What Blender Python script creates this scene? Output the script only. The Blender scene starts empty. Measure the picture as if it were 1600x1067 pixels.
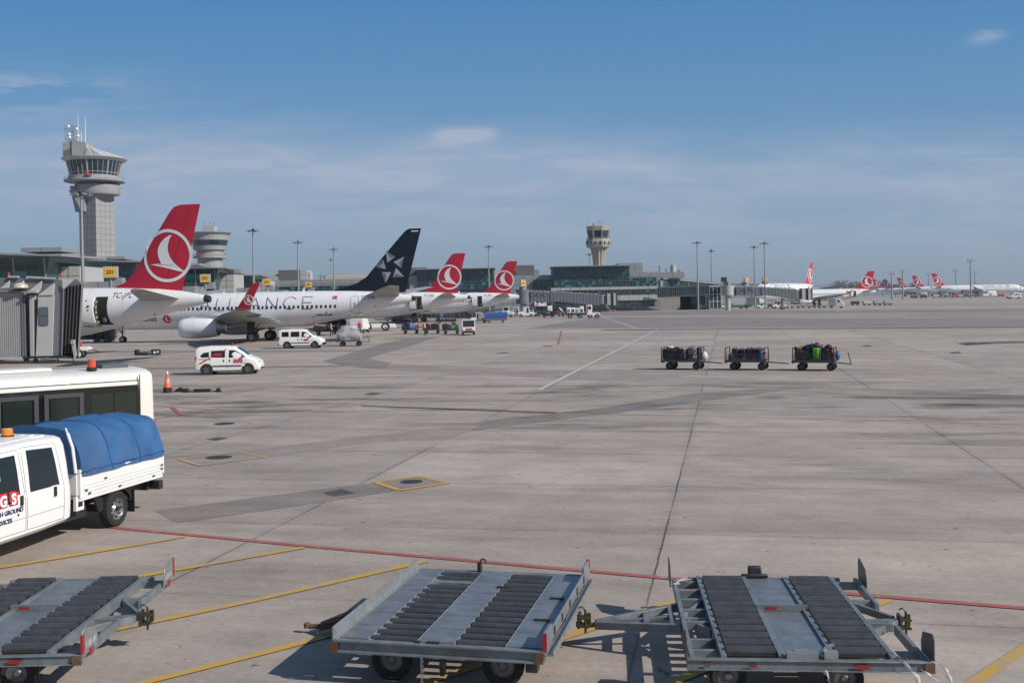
import bpy, bmesh, math, random
from mathutils import Vector, Matrix
from mathutils.geometry import tessellate_polygon
R=math.radians
random.seed(7)
SC=bpy.context.scene; COL=SC.collection
# ---------------------------------------------------------------- camera
F=1650.0; H=4.3; ROLL=.0185; CX,CY=800.0,467.5
cam=bpy.data.cameras.new('camera'); camo=bpy.data.objects.new('camera',cam); COL.objects.link(camo)
cam.sensor_width=36; cam.lens=F/1600*36; cam.clip_start=.2; cam.clip_end=30000
cam.shift_y=-(533.5-CY)/1600
camo.matrix_world=Matrix.Translation((0,0,H))@Matrix.Rotation(R(90),4,'X')@Matrix.Rotation(-ROLL,4,'Z')
SC.camera=camo
# ---------------------------------------------------------------- light
AZ,EL=27.0,35.0
S=Vector((math.cos(R(EL))*math.cos(R(AZ)),-math.cos(R(EL))*math.sin(R(AZ)),math.sin(R(EL))))
sun=bpy.data.lights.new('sun','SUN'); suno=bpy.data.objects.new('sun',sun); COL.objects.link(suno)
sun.energy=3.8; sun.angle=R(.5); sun.color=(1,.935,.85)
suno.rotation_euler=S.to_track_quat('Z','Y').to_euler()
W=bpy.data.worlds.new('World'); SC.world=W; W.use_nodes=True
def world():
    nt=W.node_tree; N=nt.nodes; L=nt.links; N.clear()
    def n(t,**k):
        x=N.new(t)
        for a,b in k.items(): setattr(x,a,b)
        return x
    def M(op,a,b=None):
        x=n('ShaderNodeMath',operation=op)
        for i,v in enumerate((a,b)):
            if v is None: continue
            if isinstance(v,(int,float)): x.inputs[i].default_value=v
            else: L.new(v,x.inputs[i])
        return x.outputs[0]
    sky=n('ShaderNodeTexSky'); sky.sky_type='NISHITA'; sky.sun_disc=False
    sky.sun_elevation=R(EL); sky.sun_rotation=math.atan2(S.x,S.y)
    sky.air_density=1.15; sky.dust_density=.6; sky.ozone_density=3.0; sky.altitude=0
    tc=n('ShaderNodeTexCoord'); sx=n('ShaderNodeSeparateXYZ'); L.new(tc.outputs['Generated'],sx.inputs[0])
    X,Y,Z=sx.outputs
    Yc=M('MAXIMUM',Y,.15)
    px=M('DIVIDE',X,Yc); pz=M('DIVIDE',Z,Yc)
    hs=n('ShaderNodeMixRGB'); hs.inputs[0].default_value=.85; L.new(sky.outputs[0],hs.inputs[1])
    rp=n('ShaderNodeValToRGB'); L.new(M('MULTIPLY',pz,2.5),rp.inputs[0]); el=rp.color_ramp.elements
    cols=[(0,(.255,.365,.495)),(.18,(.185,.335,.515)),(.40,(.115,.285,.515)),(.75,(.046,.222,.500)),(1,(.085,.165,.30))]
    while len(el)<len(cols): el.new(.5)
    for e,(p,c) in zip(el,cols): e.position=p; e.color=(*c,1)
    sc=n('ShaderNodeVectorMath',operation='SCALE'); L.new(rp.outputs[0],sc.inputs[0]); sc.inputs['Scale'].default_value=SKYK; L.new(sc.outputs[0],hs.inputs[2])
    cb=n('ShaderNodeCombineXYZ'); L.new(M('MULTIPLY',px,8.0),cb.inputs[0]); L.new(M('MULTIPLY',pz,46.0),cb.inputs[1])
    no=n('ShaderNodeTexNoise'); no.inputs['Scale'].default_value=1.0; no.inputs['Detail'].default_value=9; no.inputs['Roughness'].default_value=.62; no.inputs['Distortion'].default_value=.25
    L.new(cb.outputs[0],no.inputs['Vector'])
    cb2=n('ShaderNodeCombineXYZ'); L.new(M('MULTIPLY',px,1.2),cb2.inputs[0]); L.new(M('MULTIPLY',pz,5.0),cb2.inputs[1]); cb2.inputs[2].default_value=3.3
    no2=n('ShaderNodeTexNoise'); no2.inputs['Scale'].default_value=1.0; no2.inputs['Detail'].default_value=3; L.new(cb2.outputs[0],no2.inputs['Vector'])
    def gauss(c,w,v):
        a=M('DIVIDE',M('SUBTRACT',v,c),w); return M('EXPONENT',M('MULTIPLY',M('MULTIPLY',a,a),-1.0))
    # band of thin cirrus that sinks slightly to the right
    tilt=M('ADD',pz,M('MULTIPLY',px,.035))
    band=gauss(.122,.035,tilt)
    band2=M('MULTIPLY',gauss(.072,.03,tilt),.7)
    wn=M('MULTIPLY',M('MAXIMUM',M('SUBTRACT',no.outputs[0],.42),0),3.4)
    wn2=M('MAXIMUM',M('SUBTRACT',no2.outputs[0],.36),0)
    c1=M('MULTIPLY',M('MULTIPLY',M('ADD',band,band2),1.15),M('ADD',M('MULTIPLY',wn,M('ADD',wn2,.25)),M('MULTIPLY',wn2,1.7)))
    left=M('MULTIPLY',M('MULTIPLY',gauss(.205,.02,pz),gauss(-.46,.10,px)),M('MULTIPLY',wn,1.2))
    right=M('MULTIPLY',M('MULTIPLY',gauss(.243,.007,M('SUBTRACT',pz,M('MULTIPLY',M('SUBTRACT',px,.46),.35))),gauss(.458,.02,px)),M('MULTIPLY',wn,.9))
    puff=M('MULTIPLY',M('MULTIPLY',gauss(.1595,.0062,M('ADD',pz,M('MULTIPLY',no.outputs[0],.006))),M('EXPONENT',M('MULTIPLY',M('POWER',M('ABSOLUTE',M('DIVIDE',M('ADD',px,.041),.028)),4.0),-1.0))),M('ADD',M('MULTIPLY',no.outputs[0],1.3),.2))
    tot=M('MINIMUM',M('ADD',M('ADD',c1,left),M('ADD',right,puff)),.85)
    mx=n('ShaderNodeMixRGB'); L.new(tot,mx.inputs[0]); L.new(hs.outputs[0],mx.inputs[1]); mx.inputs[2].default_value=CLOUD
    bg=n('ShaderNodeBackground'); bg.inputs[1].default_value=.105; L.new(mx.outputs[0],bg.inputs[0])
    out=n('ShaderNodeOutputWorld'); L.new(bg.outputs[0],out.inputs[0])
CLOUD=(3.3,3.75,4.75,1); SKYK=7.3
world()
vs=SC.view_settings; vs.view_transform='Standard'; vs.look='None'; vs.gamma=1; vs.exposure=.3; vs.use_curve_mapping=False
SC.render.engine='CYCLES'
# ---------------------------------------------------------------- measuring: picture point -> place
def vp(px,py): return (py-CY)+ROLL*(px-CX)
def up(px,py): return (px-CX)-ROLL*(py-CY)
def G(px,py,z=0.0):
    Z=F*(H-z)/vp(px,py); return Vector((up(px,py)/F*Z,Z,z))
def P(px,py,Z): return Vector((up(px,py)/F*Z,Z,H-vp(px,py)/F*Z))
def XZ(px,Z): return Vector(((px-CX)/F*Z,Z,0))
# ---------------------------------------------------------------- materials
MATS={}
def mat(name,c,rough=.5,metal=0,var=0,scale=3,dirt=0,bump=0,spec=.5,alpha=1,trans=0,emit=None,coat=0,stretch=None,ior=None):
    if name in MATS: return MATS[name]
    m=bpy.data.materials.new(name); m.use_nodes=True; nt=m.node_tree; b=nt.nodes['Principled BSDF']; L=nt.links
    c4=(*c,1); b.inputs['Base Color'].default_value=c4; b.inputs['Roughness'].default_value=rough; b.inputs['Metallic'].default_value=metal
    b.inputs['Specular IOR Level'].default_value=spec; b.inputs['Coat Weight'].default_value=coat
    if trans: b.inputs['Transmission Weight'].default_value=trans
    if ior: b.inputs['IOR'].default_value=ior
    if alpha<1: b.inputs['Alpha'].default_value=alpha
    if emit: b.inputs['Emission Color'].default_value=(*emit[0],1); b.inputs['Emission Strength'].default_value=emit[1]
    tc=nt.nodes.new('ShaderNodeTexCoord'); mp=nt.nodes.new('ShaderNodeMapping'); L.new(tc.outputs['Object'],mp.inputs[0])
    if stretch: mp.inputs['Scale'].default_value=stretch
    if var or dirt:
        no=nt.nodes.new('ShaderNodeTexNoise'); no.inputs['Scale'].default_value=scale; no.inputs['Detail'].default_value=6; no.inputs['Roughness'].default_value=.65
        L.new(mp.outputs[0],no.inputs['Vector'])
        r=nt.nodes.new('ShaderNodeValToRGB'); r.color_ramp.elements[0].position=.3; r.color_ramp.elements[1].position=.72
        k=max(var,.0); r.color_ramp.elements[0].color=tuple(x*(1-k) for x in c)+(1,); r.color_ramp.elements[1].color=tuple(min(1,x*(1+k)) for x in c)+(1,)
        L.new(no.outputs[0],r.inputs[0]); cur=r.outputs[0]
        if dirt:
            n2=nt.nodes.new('ShaderNodeTexNoise'); n2.inputs['Scale'].default_value=scale*.35; n2.inputs['Detail'].default_value=9; n2.inputs['Roughness'].default_value=.75
            L.new(mp.outputs[0],n2.inputs['Vector'])
            q=nt.nodes.new('ShaderNodeValToRGB'); q.color_ramp.elements[0].position=.5; q.color_ramp.elements[0].color=(0,0,0,1); q.color_ramp.elements[1].position=.68; q.color_ramp.elements[1].color=(dirt,)*3+(1,)
            L.new(n2.outputs[0],q.inputs[0]); mx=nt.nodes.new('ShaderNodeMixRGB'); L.new(q.outputs[0],mx.inputs[0]); L.new(cur,mx.inputs[1]); mx.inputs[2].default_value=(.09,.075,.06,1)
            cur=mx.outputs[0]
        L.new(cur,b.inputs['Base Color'])
        rr=nt.nodes.new('ShaderNodeMapRange'); rr.inputs[3].default_value=max(0,rough-.08); rr.inputs[4].default_value=min(1,rough+.12); L.new(no.outputs[0],rr.inputs[0]); L.new(rr.outputs[0],b.inputs['Roughness'])
    if bump:
        n3=nt.nodes.new('ShaderNodeTexNoise'); n3.inputs['Scale'].default_value=scale*4; n3.inputs['Detail'].default_value=4; L.new(mp.outputs[0],n3.inputs['Vector'])
        bp=nt.nodes.new('ShaderNodeBump'); bp.inputs['Strength'].default_value=bump; bp.inputs['Distance'].default_value=.02; L.new(n3.outputs[0],bp.inputs['Height']); L.new(bp.outputs[0],b.inputs['Normal'])
    MATS[name]=m; return m
WHITE=mat('aircraft_white',(.76,.77,.78),.32,var=.03,scale=.8,dirt=.05,coat=.2)
def panel_lines(m,per,k):
    nt=m.node_tree; b=nt.nodes['Principled BSDF']; L=nt.links; src=b.inputs['Base Color'].links[0].from_socket
    tc=nt.nodes.new('ShaderNodeTexCoord'); s=nt.nodes.new('ShaderNodeSeparateXYZ'); L.new(tc.outputs['Object'],s.inputs[0])
    d=nt.nodes.new('ShaderNodeMath'); d.operation='DIVIDE'; d.inputs[1].default_value=per; L.new(s.outputs[0],d.inputs[0])
    f=nt.nodes.new('ShaderNodeMath'); f.operation='FRACT'; L.new(d.outputs[0],f.inputs[0])
    l=nt.nodes.new('ShaderNodeMath'); l.operation='LESS_THAN'; l.inputs[1].default_value=.045/per; L.new(f.outputs[0],l.inputs[0])
    q=nt.nodes.new('ShaderNodeMath'); q.operation='MULTIPLY'; q.inputs[1].default_value=k; L.new(l.outputs[0],q.inputs[0])
    mx=nt.nodes.new('ShaderNodeMixRGB'); mx.blend_type='MULTIPLY'; L.new(q.outputs[0],mx.inputs[0]); L.new(src,mx.inputs[1]); mx.inputs[2].default_value=(.3,.3,.32,1); L.new(mx.outputs[0],b.inputs['Base Color'])
panel_lines(WHITE,2.9,.35)
FWHITE=mat('vehicle_white',(.78,.78,.77),.3,var=.03,scale=2,dirt=.07,coat=.3)
CREAM=mat('bus_cream',(.72,.70,.66),.35,var=.03,scale=1.2,dirt=.08,coat=.2)
RED=mat('fin_red',(.50,.012,.035),.35,var=.06,scale=.5,coat=.3)
REDP=mat('red_plastic',(.55,.03,.025),.45)
NAVY=mat('fin_navy',(.004,.008,.014),.35,var=.1,scale=.5,coat=.1)
EMB=mat('emblem_white',(.78,.78,.8),.4)
SILV=mat('emblem_silver',(.42,.45,.48),.35,.3)
SILD=mat('emblem_silver_dark',(.16,.19,.22),.35,.3)
LETB=mat('letter_navy',(.02,.035,.10),.5)
LETD=mat('letter_dark',(.03,.035,.045),.5)
WGREY=mat('wing_grey',(.42,.43,.44),.4,.2,var=.06,scale=.7,dirt=.1)
STAB=mat('stabilizer_grey',(.36,.355,.345),.45,.1,var=.06,scale=1)
DKMET=mat('dark_metal',(.06,.06,.065),.5,.6,var=.15,scale=6)
METAL=mat('bare_metal',(.45,.45,.46),.35,.8,var=.1,scale=5)
TYRE=mat('tyre_rubber',(.02,.02,.022),.85,var=.2,scale=8)
RIMG=mat('rim_grey',(.42,.42,.43),.38,.7,var=.1,scale=12)
BLACK=mat('black_plastic',(.018,.018,.02),.55)
GLASS=mat('vehicle_glass',(.012,.016,.018),.06,spec=.7)
WIND=mat('cabin_window',(.012,.016,.03),.12)
STEEL=mat('painted_steel_grey',(.20,.225,.24),.48,.3,var=.25,scale=5,dirt=.5,bump=.08)
GALV=mat('galvanised_steel',(.34,.36,.375),.42,.55,var=.2,scale=9,dirt=.22)
ROLL_M=mat('roller_steel',(.052,.052,.055),.26,.0,var=.3,scale=5,dirt=.15,spec=.9)
CONC=mat('tower_concrete',(.30,.305,.31),.8,var=.08,scale=.5,dirt=.08)
CLAD=mat('grey_cladding',(.27,.285,.30),.5,.15,var=.06,scale=.6)
CLADL=mat('light_cladding',(.40,.40,.39),.55,var=.06,scale=.4)
CLADD=mat('dark_louvres',(.13,.125,.125),.6,var=.1,scale=1)
ROOFB=mat('beige_roof',(.42,.39,.34),.7,var=.08,scale=.5)
GL1=mat('teal_glass_dark',(.012,.035,.037),.12,spec=.6)
GL2=mat('teal_glass',(.015,.09,.09),.15,spec=.6)
GL3=mat('teal_glass_bright',(.03,.22,.22),.2,spec=.6)
GLB=mat('blue_grey_glass',(.015,.035,.05),.08,spec=.7)
MULL=mat('mullion_grey',(.12,.14,.145),.5,.3)
SIGNY=mat('sign_yellow',(.78,.42,.01),.5)
SIGNB=mat('sign_black',(.02,.02,.02),.5)
BRIDG=mat('bridge_grey',(.40,.40,.395),.5,.1,var=.05,scale=1,dirt=.12)
BRIDD=mat('bridge_dark_grey',(.17,.18,.195),.5,.1,var=.08,scale=1,dirt=.1)
FARBR=mat('bridge_slate',(.15,.165,.185),.5,.1,var=.06,scale=.4)
BELLOW=mat('bellows_rubber',(.07,.068,.068),.8,var=.15,scale=4)
TARP=mat('blue_tarpaulin',(.030,.115,.28),.6,var=.22,scale=1.3,dirt=.3,bump=.5,stretch=(1,1.6,.8))
TARPF=mat('blue_cover',(.012,.085,.33),.6)
ORANGE=mat('beacon_orange',(.75,.22,.02),.25,coat=.5)
CONEM=mat('cone_orange',(.8,.13,.04),.5,var=.1,scale=8)
YPAINT=None
REDR=mat('reflector_red',(.30,.02,.025),.4)
POLE=mat('mast_steel',(.30,.32,.34),.5,.4,var=.05,scale=1)
# ---------------------------------------------------------------- mesh building
class MB:
    def __init__(s): s.v=[]; s.f=[]; s.m=[]; s.c=0
    def add(s,vs,fs):
        o=len(s.v); s.v+= [tuple(x) for x in vs]; s.f+=[tuple(i+o for i in f) for f in fs]; s.m+=[s.c]*len(fs); return s
    def box(s,c,d,rz=0,ry=0,rx=0,top=None):
        hx,hy,hz=d[0]/2,d[1]/2,d[2]/2; t=top or (1,1)
        p=[Vector((a*hx*(t[0] if e>0 else 1),b*hy*(t[1] if e>0 else 1),e*hz)) for e in(-1,1) for b in(-1,1) for a in(-1,1)]
        if rz or ry or rx:
            M=Matrix.Rotation(rz,3,'Z')@Matrix.Rotation(ry,3,'Y')@Matrix.Rotation(rx,3,'X'); p=[M@q for q in p]
        c=Vector(c)
        return s.add([q+c for q in p],[(0,2,3,1),(4,5,7,6),(0,1,5,4),(2,6,7,3),(0,4,6,2),(1,3,7,5)])
    def b2(s,x0,x1,y0,y1,z0,z1): return s.box(((x0+x1)/2,(y0+y1)/2,(z0+z1)/2),(abs(x1-x0),abs(y1-y0),abs(z1-z0)))
    def cyl(s,a,b,r0,r1=None,n=12,cap=True):
        r1=r0 if r1 is None else r1; a=Vector(a); b=Vector(b); d=(b-a).normalized()
        u=d.orthogonal().normalized(); w=d.cross(u)
        vs=[]
        for p,r in((a,r0),(b,r1)):
            for i in range(n):
                t=2*math.pi*i/n; vs.append(p+(u*math.cos(t)+w*math.sin(t))*r)
        fs=[(i,(i+1)%n,n+(i+1)%n,n+i) for i in range(n)]
        if cap: fs+=[tuple(range(n-1,-1,-1)),tuple(range(n,2*n))]
        return s.add(vs,fs)
    def bar(s,a,b,w,h=None):
        h=h or w; a=Vector(a); b=Vector(b); d=(b-a).normalized(); up_=Vector((0,0,1)) if abs(d.z)<.95 else Vector((1,0,0))
        u=d.cross(up_).normalized()*w/2; v=u.cross(d).normalized()*h/2
        vs=[p+i*u+j*v for p in(a,b) for i,j in((-1,-1),(1,-1),(1,1),(-1,1))]
        return s.add(vs,[(3,2,1,0),(4,5,6,7),(0,1,5,4),(1,2,6,5),(2,3,7,6),(3,0,4,7)])
    def tube(s,pts,r,n=6):
        for a,b in zip(pts[:-1],pts[1:]): s.cyl(a,b,r,n=n)
        return s
    def rings(s,rs,cap=True,closed=True):
        n=len(rs[0]); vs=[p for r in rs for p in r]; fs=[]
        k=n if closed else n-1
        for j in range(len(rs)-1):
            for i in range(k): a=j*n+i; b=j*n+(i+1)%n; fs.append((a,b,b+n,a+n))
        if cap: fs+=[tuple(range(n-1,-1,-1)),tuple(range((len(rs)-1)*n,len(rs)*n))]
        return s.add(vs,fs)
    def lathe(s,prof,c=(0,0,0),n=24,sx=1,sy=1,a0=0):
        rs=[[(c[0]+r*sx*math.cos(2*math.pi*i/n+a0),c[1]+r*sy*math.sin(2*math.pi*i/n+a0),c[2]+z) for i in range(n)] for r,z in prof]
        return s.rings(rs)
    def ball(s,c,r,n=10,m=6,jit=0):
        rx,ry,rz=(r,r,r) if isinstance(r,(int,float)) else r
        rs=[]
        for j in range(m+1):
            t=-math.pi/2+math.pi*j/m; cr=max(math.cos(t),.02)
            rs.append([(c[0]+rx*cr*math.cos(2*math.pi*i/n)*(1+random.uniform(-jit,jit)),c[1]+ry*cr*math.sin(2*math.pi*i/n)*(1+random.uniform(-jit,jit)),c[2]+rz*math.sin(t)*(1+random.uniform(-jit,jit))) for i in range(n)])
        return s.rings(rs)
    def prism(s,poly,a,b,axis='y'):
        n=len(poly)
        def q(p,t):
            if axis=='y': return (p[0],t,p[1])
            if axis=='x': return (t,p[0],p[1])
            return (p[0],p[1],t)
        vs=[q(p,a) for p in poly]+[q(p,b) for p in poly]
        return s.add(vs,[tuple(range(n)),tuple(range(2*n-1,n-1,-1))]+[(i,n+i,n+(i+1)%n,(i+1)%n) for i in range(n)])
    def quad(s,*p): return s.add(p,[tuple(range(len(p)))])
    def add(s,vs,fs):
        o=len(s.v); s.st=getattr(s,'st',[])+[(o,len(s.f))]; s.v+= [tuple(x) for x in vs]; s.f+=[tuple(i+o for i in f) for f in fs]; s.m+=[s.c]*len(fs); return s
    def each(s,name,m,parent=None,**k):
        r=[]; st=s.st+[(len(s.v),len(s.f))]
        for (v0,f0),(v1,f1) in zip(st[:-1],st[1:]):
            q=MB(); q.v=s.v[v0:v1]; q.f=[tuple(i-v0 for i in f) for f in s.f[f0:f1]]; q.m=s.m[f0:f1]; r.append(q.build(name,m,parent,**k))
        return r
    def build(s,name,m,parent=None,smooth=35,bevel=0,loc=None):
        me=bpy.data.meshes.new(name); me.from_pydata([tuple(v) for v in s.v],[],s.f)
        for x in (m if isinstance(m,(list,tuple)) else [m]): me.materials.append(x)
        me.polygons.foreach_set('material_index',s.m)
        bm=bmesh.new(); bm.from_mesh(me); bmesh.ops.recalc_face_normals(bm,faces=bm.faces); bm.to_mesh(me); bm.free()
        if smooth and me.polygons:
            me.shade_smooth(); me.set_sharp_from_angle(angle=R(smooth))
        o=bpy.data.objects.new(name,me); COL.objects.link(o)
        if parent: setpar(o,parent)
        if loc: o.location=loc
        if bevel:
            b=o.modifiers.new('bevel','BEVEL'); b.width=bevel; b.segments=2; b.limit_method='ANGLE'; b.angle_limit=R(40); b.harden_normals=False
        return o
def tag(o,label=None,cat=None,group=None,kind=None):
    if label: o['label']=label
    if cat: o['category']=cat
    if group: o['group']=group
    if kind: o['kind']=kind
    return o
def thing(name,label,cat,loc=(0,0,0),rz=0,group=None,sc=1):
    o=bpy.data.objects.new(name,None); COL.objects.link(o); o.location=loc; o.rotation_euler=(0,0,rz); o.scale=(sc,)*3; o.empty_display_size=.3
    return tag(o,label,cat,group)
KIDS={}
def setpar(o,p):
    o.parent=p; KIDS.setdefault(p.name,[]).append(o); return o
def kids(o): return list(KIDS.get(o.name,[]))
def dup(o,loc=None,rz=None,label=None,group=None,sc=None,parent=None,skip=()):
    c=o.copy(); COL.objects.link(c)
    if parent: setpar(c,parent)
    for k in kids(o):
        if k.name.split('.')[0] in skip: continue
        dup(k,parent=c,skip=skip)
    if loc is not None: c.location=loc
    if rz is not None: c.rotation_euler=(0,0,rz)
    if sc: c.scale=(sc,)*3
    if label: c['label']=label
    if group: c['group']=group
    return c
def textgeo(body,size,shear=0,bold=0):
    cu=bpy.data.curves.new('lettering','FONT'); cu.body=body; cu.size=size; cu.shear=shear; cu.offset=bold; cu.resolution_u=3
    o=bpy.data.objects.new('lettering',cu); COL.objects.link(o); bpy.context.view_layer.update()
    dg=bpy.context.evaluated_depsgraph_get(); me=bpy.data.meshes.new_from_object(o.evaluated_get(dg))
    vs=[(v.co.x,v.co.y) for v in me.vertices]; fs=[tuple(p.vertices) for p in me.polygons]
    bpy.data.objects.remove(o); bpy.data.meshes.remove(me); bpy.data.curves.remove(cu)
    return vs,fs
def text(name,body,size,m,parent,fn,shear=0,bold=0,center=False,kind=None):
    vs,fs=textgeo(body,size,shear,bold)
    w=max(v[0] for v in vs) if vs else 0
    o=w/2 if center else 0
    mb=MB(); mb.add([fn(x-o,y) for x,y in vs],fs)
    ob=mb.build(name,m,parent,smooth=0); return ob
def shape(mb,poly,fn,step=None):
    """flat outline -> triangles mapped on a surface"""
    if step:
        q=[]
        for a,b in zip(poly,poly[1:]+poly[:1]):
            k=max(1,int(math.hypot(b[0]-a[0],b[1]-a[1])/step))
            for i in range(k): q.append((a[0]+(b[0]-a[0])*i/k,a[1]+(b[1]-a[1])*i/k))
        poly=q
    t=tessellate_polygon([[Vector((x,y,0)) for x,y in poly]])
    return mb.add([fn(x,y) for x,y in poly],t)
def ring(mb,c,r0,r1,fn,n=40):
    vs=[];
    for i in range(n):
        a=2*math.pi*i/n
        for r in(r0,r1): vs.append(fn(c[0]+r*math.cos(a),c[1]+r*math.sin(a)))
    return mb.add(vs,[(2*i,2*i+1,(2*i+3)%(2*n),(2*i+2)%(2*n)) for i in range(n)])
def lerp(tab,x):
    if x<=tab[0][0]: return tab[0][1:]
    for a,b in zip(tab[:-1],tab[1:]):
        if x<=b[0]:
            t=(x-a[0])/(b[0]-a[0]); return tuple(p+(q-p)*t for p,q in zip(a[1:],b[1:]))
    return tab[-1][1:]
def wheel(parent,c,r,w,rim=RIMG,side=1,name='wheel',rr=.6,spokes=0,n=24):
    """wheel turning about the local y axis; side=+1 shows its face to +y"""
    e=setpar(thing(name,None,None,c),parent)
    t=MB(); pr=[(r*rr,-w*.42),(r*.86,-w*.5),(r*.97,-w*.40),(r,-w*.25),(r,w*.25),(r*.97,w*.40),(r*.86,w*.5),(r*rr,w*.42)]
    rs=[[(q*math.cos(2*math.pi*i/n),y,q*math.sin(2*math.pi*i/n)) for i in range(n)] for q,y in pr]
    t.rings(rs,cap=False); t.build('tyre',TYRE,e)
    k=MB(); k.cyl((0,side*w*.40,0),(0,-side*w*.40,0),r*rr*1.01,n=n,cap=False)
    k.cyl((0,side*w*.20,0),(0,-side*w*.2,0),r*rr,n=n)
    k.cyl((0,side*w*.2,0),(0,side*w*.34,0),r*rr*.45,r*rr*.30,n=14)
    for i in range(spokes):
        a=2*math.pi*i/spokes; k.bar((math.cos(a)*r*rr*.25,side*w*.3,math.sin(a)*r*rr*.25),(math.cos(a)*r*rr*.97,side*w*.38,math.sin(a)*r*rr*.97),.07*r/.3,.03)
    k.build('rim',rim,e)
    return e
# ================================================================ GROUND
def apron_mat(name,base,mode='concrete'):
    m=bpy.data.materials.new(name); m.use_nodes=True; nt=m.node_tree; b=nt.nodes['Principled BSDF']; L=nt.links
    def n(t,**k):
        x=nt.nodes.new(t)
        for a,v in k.items(): setattr(x,a,v)
        return x
    def M(op,a,b_=None,c=None):
        x=n('ShaderNodeMath',operation=op)
        for i,v in enumerate((a,b_,c)):
            if v is None: continue
            if isinstance(v,(int,float)): x.inputs[i].default_value=v
            else: L.new(v,x.inputs[i])
        return x.outputs[0]
    g=n('ShaderNodeNewGeometry'); s=n('ShaderNodeSeparateXYZ'); L.new(g.outputs['Position'],s.inputs[0]); X,Y,_=s.outputs
    U=M('SUBTRACT',M('MULTIPLY',X,.9799),M('MULTIPLY',Y,.199)); V=M('ADD',M('MULTIPLY',X,.199),M('MULTIPLY',Y,.9799))
    def noise(sx,sy,sc,det=6,rough=.6,off=0,dist=0):
        c=n('ShaderNodeCombineXYZ'); L.new(M('MULTIPLY',U,sx),c.inputs[0]); L.new(M('MULTIPLY',V,sy),c.inputs[1]); c.inputs[2].default_value=off
        t=n('ShaderNodeTexNoise'); t.inputs['Scale'].default_value=sc; t.inputs['Detail'].default_value=det; t.inputs['Roughness'].default_value=rough; t.inputs['Distortion'].default_value=dist
        L.new(c.outputs[0],t.inputs['Vector']); return t.outputs[0]
    def ramp(v,a,b_,lo,hi):
        r=n('ShaderNodeMapRange'); r.clamp=True
        for i,q in enumerate((a,b_,lo,hi)): r.inputs[i+1].default_value=q
        L.new(v,r.inputs[0]); return r.outputs[0]
    big=ramp(noise(.5,1,.07,5,.6),.3,.7,.86,1.12)
    mid=ramp(noise(1,1,.6,8,.72,2.0),.28,.72,.78,1.16)
    streak=ramp(noise(.12,1.6,.9,6,.65,5.0),.3,.7,.90,1.08)
    fine=ramp(noise(1,1,9,6,.85,9.0),.25,.75,.78,1.2)
    grain=ramp(noise(1,1,45,3,.8,19.0),.2,.8,.88,1.12)
    k=M('MULTIPLY',M('MULTIPLY',big,mid),M('MULTIPLY',streak,M('MULTIPLY',fine,grain)))
    # oil, rubber and tyre staining
    st=ramp(noise(.35,1.2,.35,8,.7,12.0,.4),.50,.68,0,1)
    zone=M('ADD',M('MULTIPLY',M('EXPONENT',M('MULTIPLY',M('POWER',M('DIVIDE',M('SUBTRACT',V,43),11),2.0),-1.0)),.85),.34)
    k=M('MULTIPLY',k,M('SUBTRACT',1.0,M('MULTIPLY',M('MULTIPLY',st,zone),.72)))
    sp=ramp(noise(1,1,3.4,3,.6,31.0),.69,.74,0,.6)
    k=M('MULTIPLY',k,M('SUBTRACT',1.0,sp))
    tone=ramp(noise(.2,.7,.05,4,.6,41.0),.35,.65,0,1)
    if mode=='concrete':
        wob=M('MULTIPLY',M('SUBTRACT',noise(1,1,1.3,4,.6,3.0),.5),.05)
        def joints(c,per,off,w,dark):
            t=M('ABSOLUTE',M('SUBTRACT',M('FRACT',M('ADD',M('DIVIDE',M('ADD',M('SUBTRACT',c,off),wob),per),.5)),.5))
            a=M('LESS_THAN',M('MULTIPLY',t,per),w)
            soft=ramp(M('MULTIPLY',t,per),0,.22,.10,0)
            return M('ADD',M('MULTIPLY',a,dark),soft)
        patchy=ramp(noise(1,1,.25,3,.6,17.0),.35,.6,.35,1)
        j1=M('MULTIPLY',joints(U,7.4,-1.17,.017,.62),patchy)
        j2=M('MULTIPLY',joints(V,4.85,14.45,.013,.45),patchy)
        k=M('MULTIPLY',k,M('MULTIPLY',M('SUBTRACT',1.0,j1),M('SUBTRACT',1.0,j2)))
        # whole slabs differ a little
        cx=n('ShaderNodeCombineXYZ'); L.new(M('FLOOR',M('DIVIDE',M('ADD',U,1.17),7.4)),cx.inputs[0]); L.new(M('FLOOR',M('DIVIDE',M('SUBTRACT',V,14.45),4.85)),cx.inputs[1])
        wn=n('ShaderNodeTexWhiteNoise'); wn.noise_dimensions='2D'; L.new(cx.outputs[0],wn.inputs['Vector'])
        k=M('MULTIPLY',k,ramp(wn.outputs[0],0,1,.91,1.07))
    c=n('ShaderNodeMixRGB'); c.inputs[1].default_value=(*base,1); c.inputs[2].default_value=(base[0]*.98,base[1]*1.0,base[2]*1.06,1); L.new(tone,c.inputs[0])
    mx=n('ShaderNodeVectorMath',operation='SCALE'); L.new(c.outputs[0],mx.inputs[0]); L.new(k,mx.inputs['Scale'])
    L.new(mx.outputs[0],b.inputs['Base Color'])
    b.inputs['Roughness'].default_value=.82; b.inputs['Specular IOR Level'].default_value=.3
    bp=n('ShaderNodeBump'); bp.inputs['Strength'].default_value=.25; bp.inputs['Distance'].default_value=.01
    L.new(noise(1,1,30,4,.7,7.0),bp.inputs['Height']); L.new(bp.outputs[0],b.inputs['Normal'])
    return m
APRON=apron_mat('apron_concrete',(.392,.334,.288))
ASPH=apron_mat('old_asphalt',(.26,.232,.218),'asphalt')
ASPHL=apron_mat('pale_asphalt',(.33,.285,.25),'asphalt')
PATCH=apron_mat('repair_asphalt',(.25,.215,.195),'asphalt')
PATCHL=apron_mat('repair_asphalt_pale',(.325,.275,.245),'asphalt')
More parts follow.
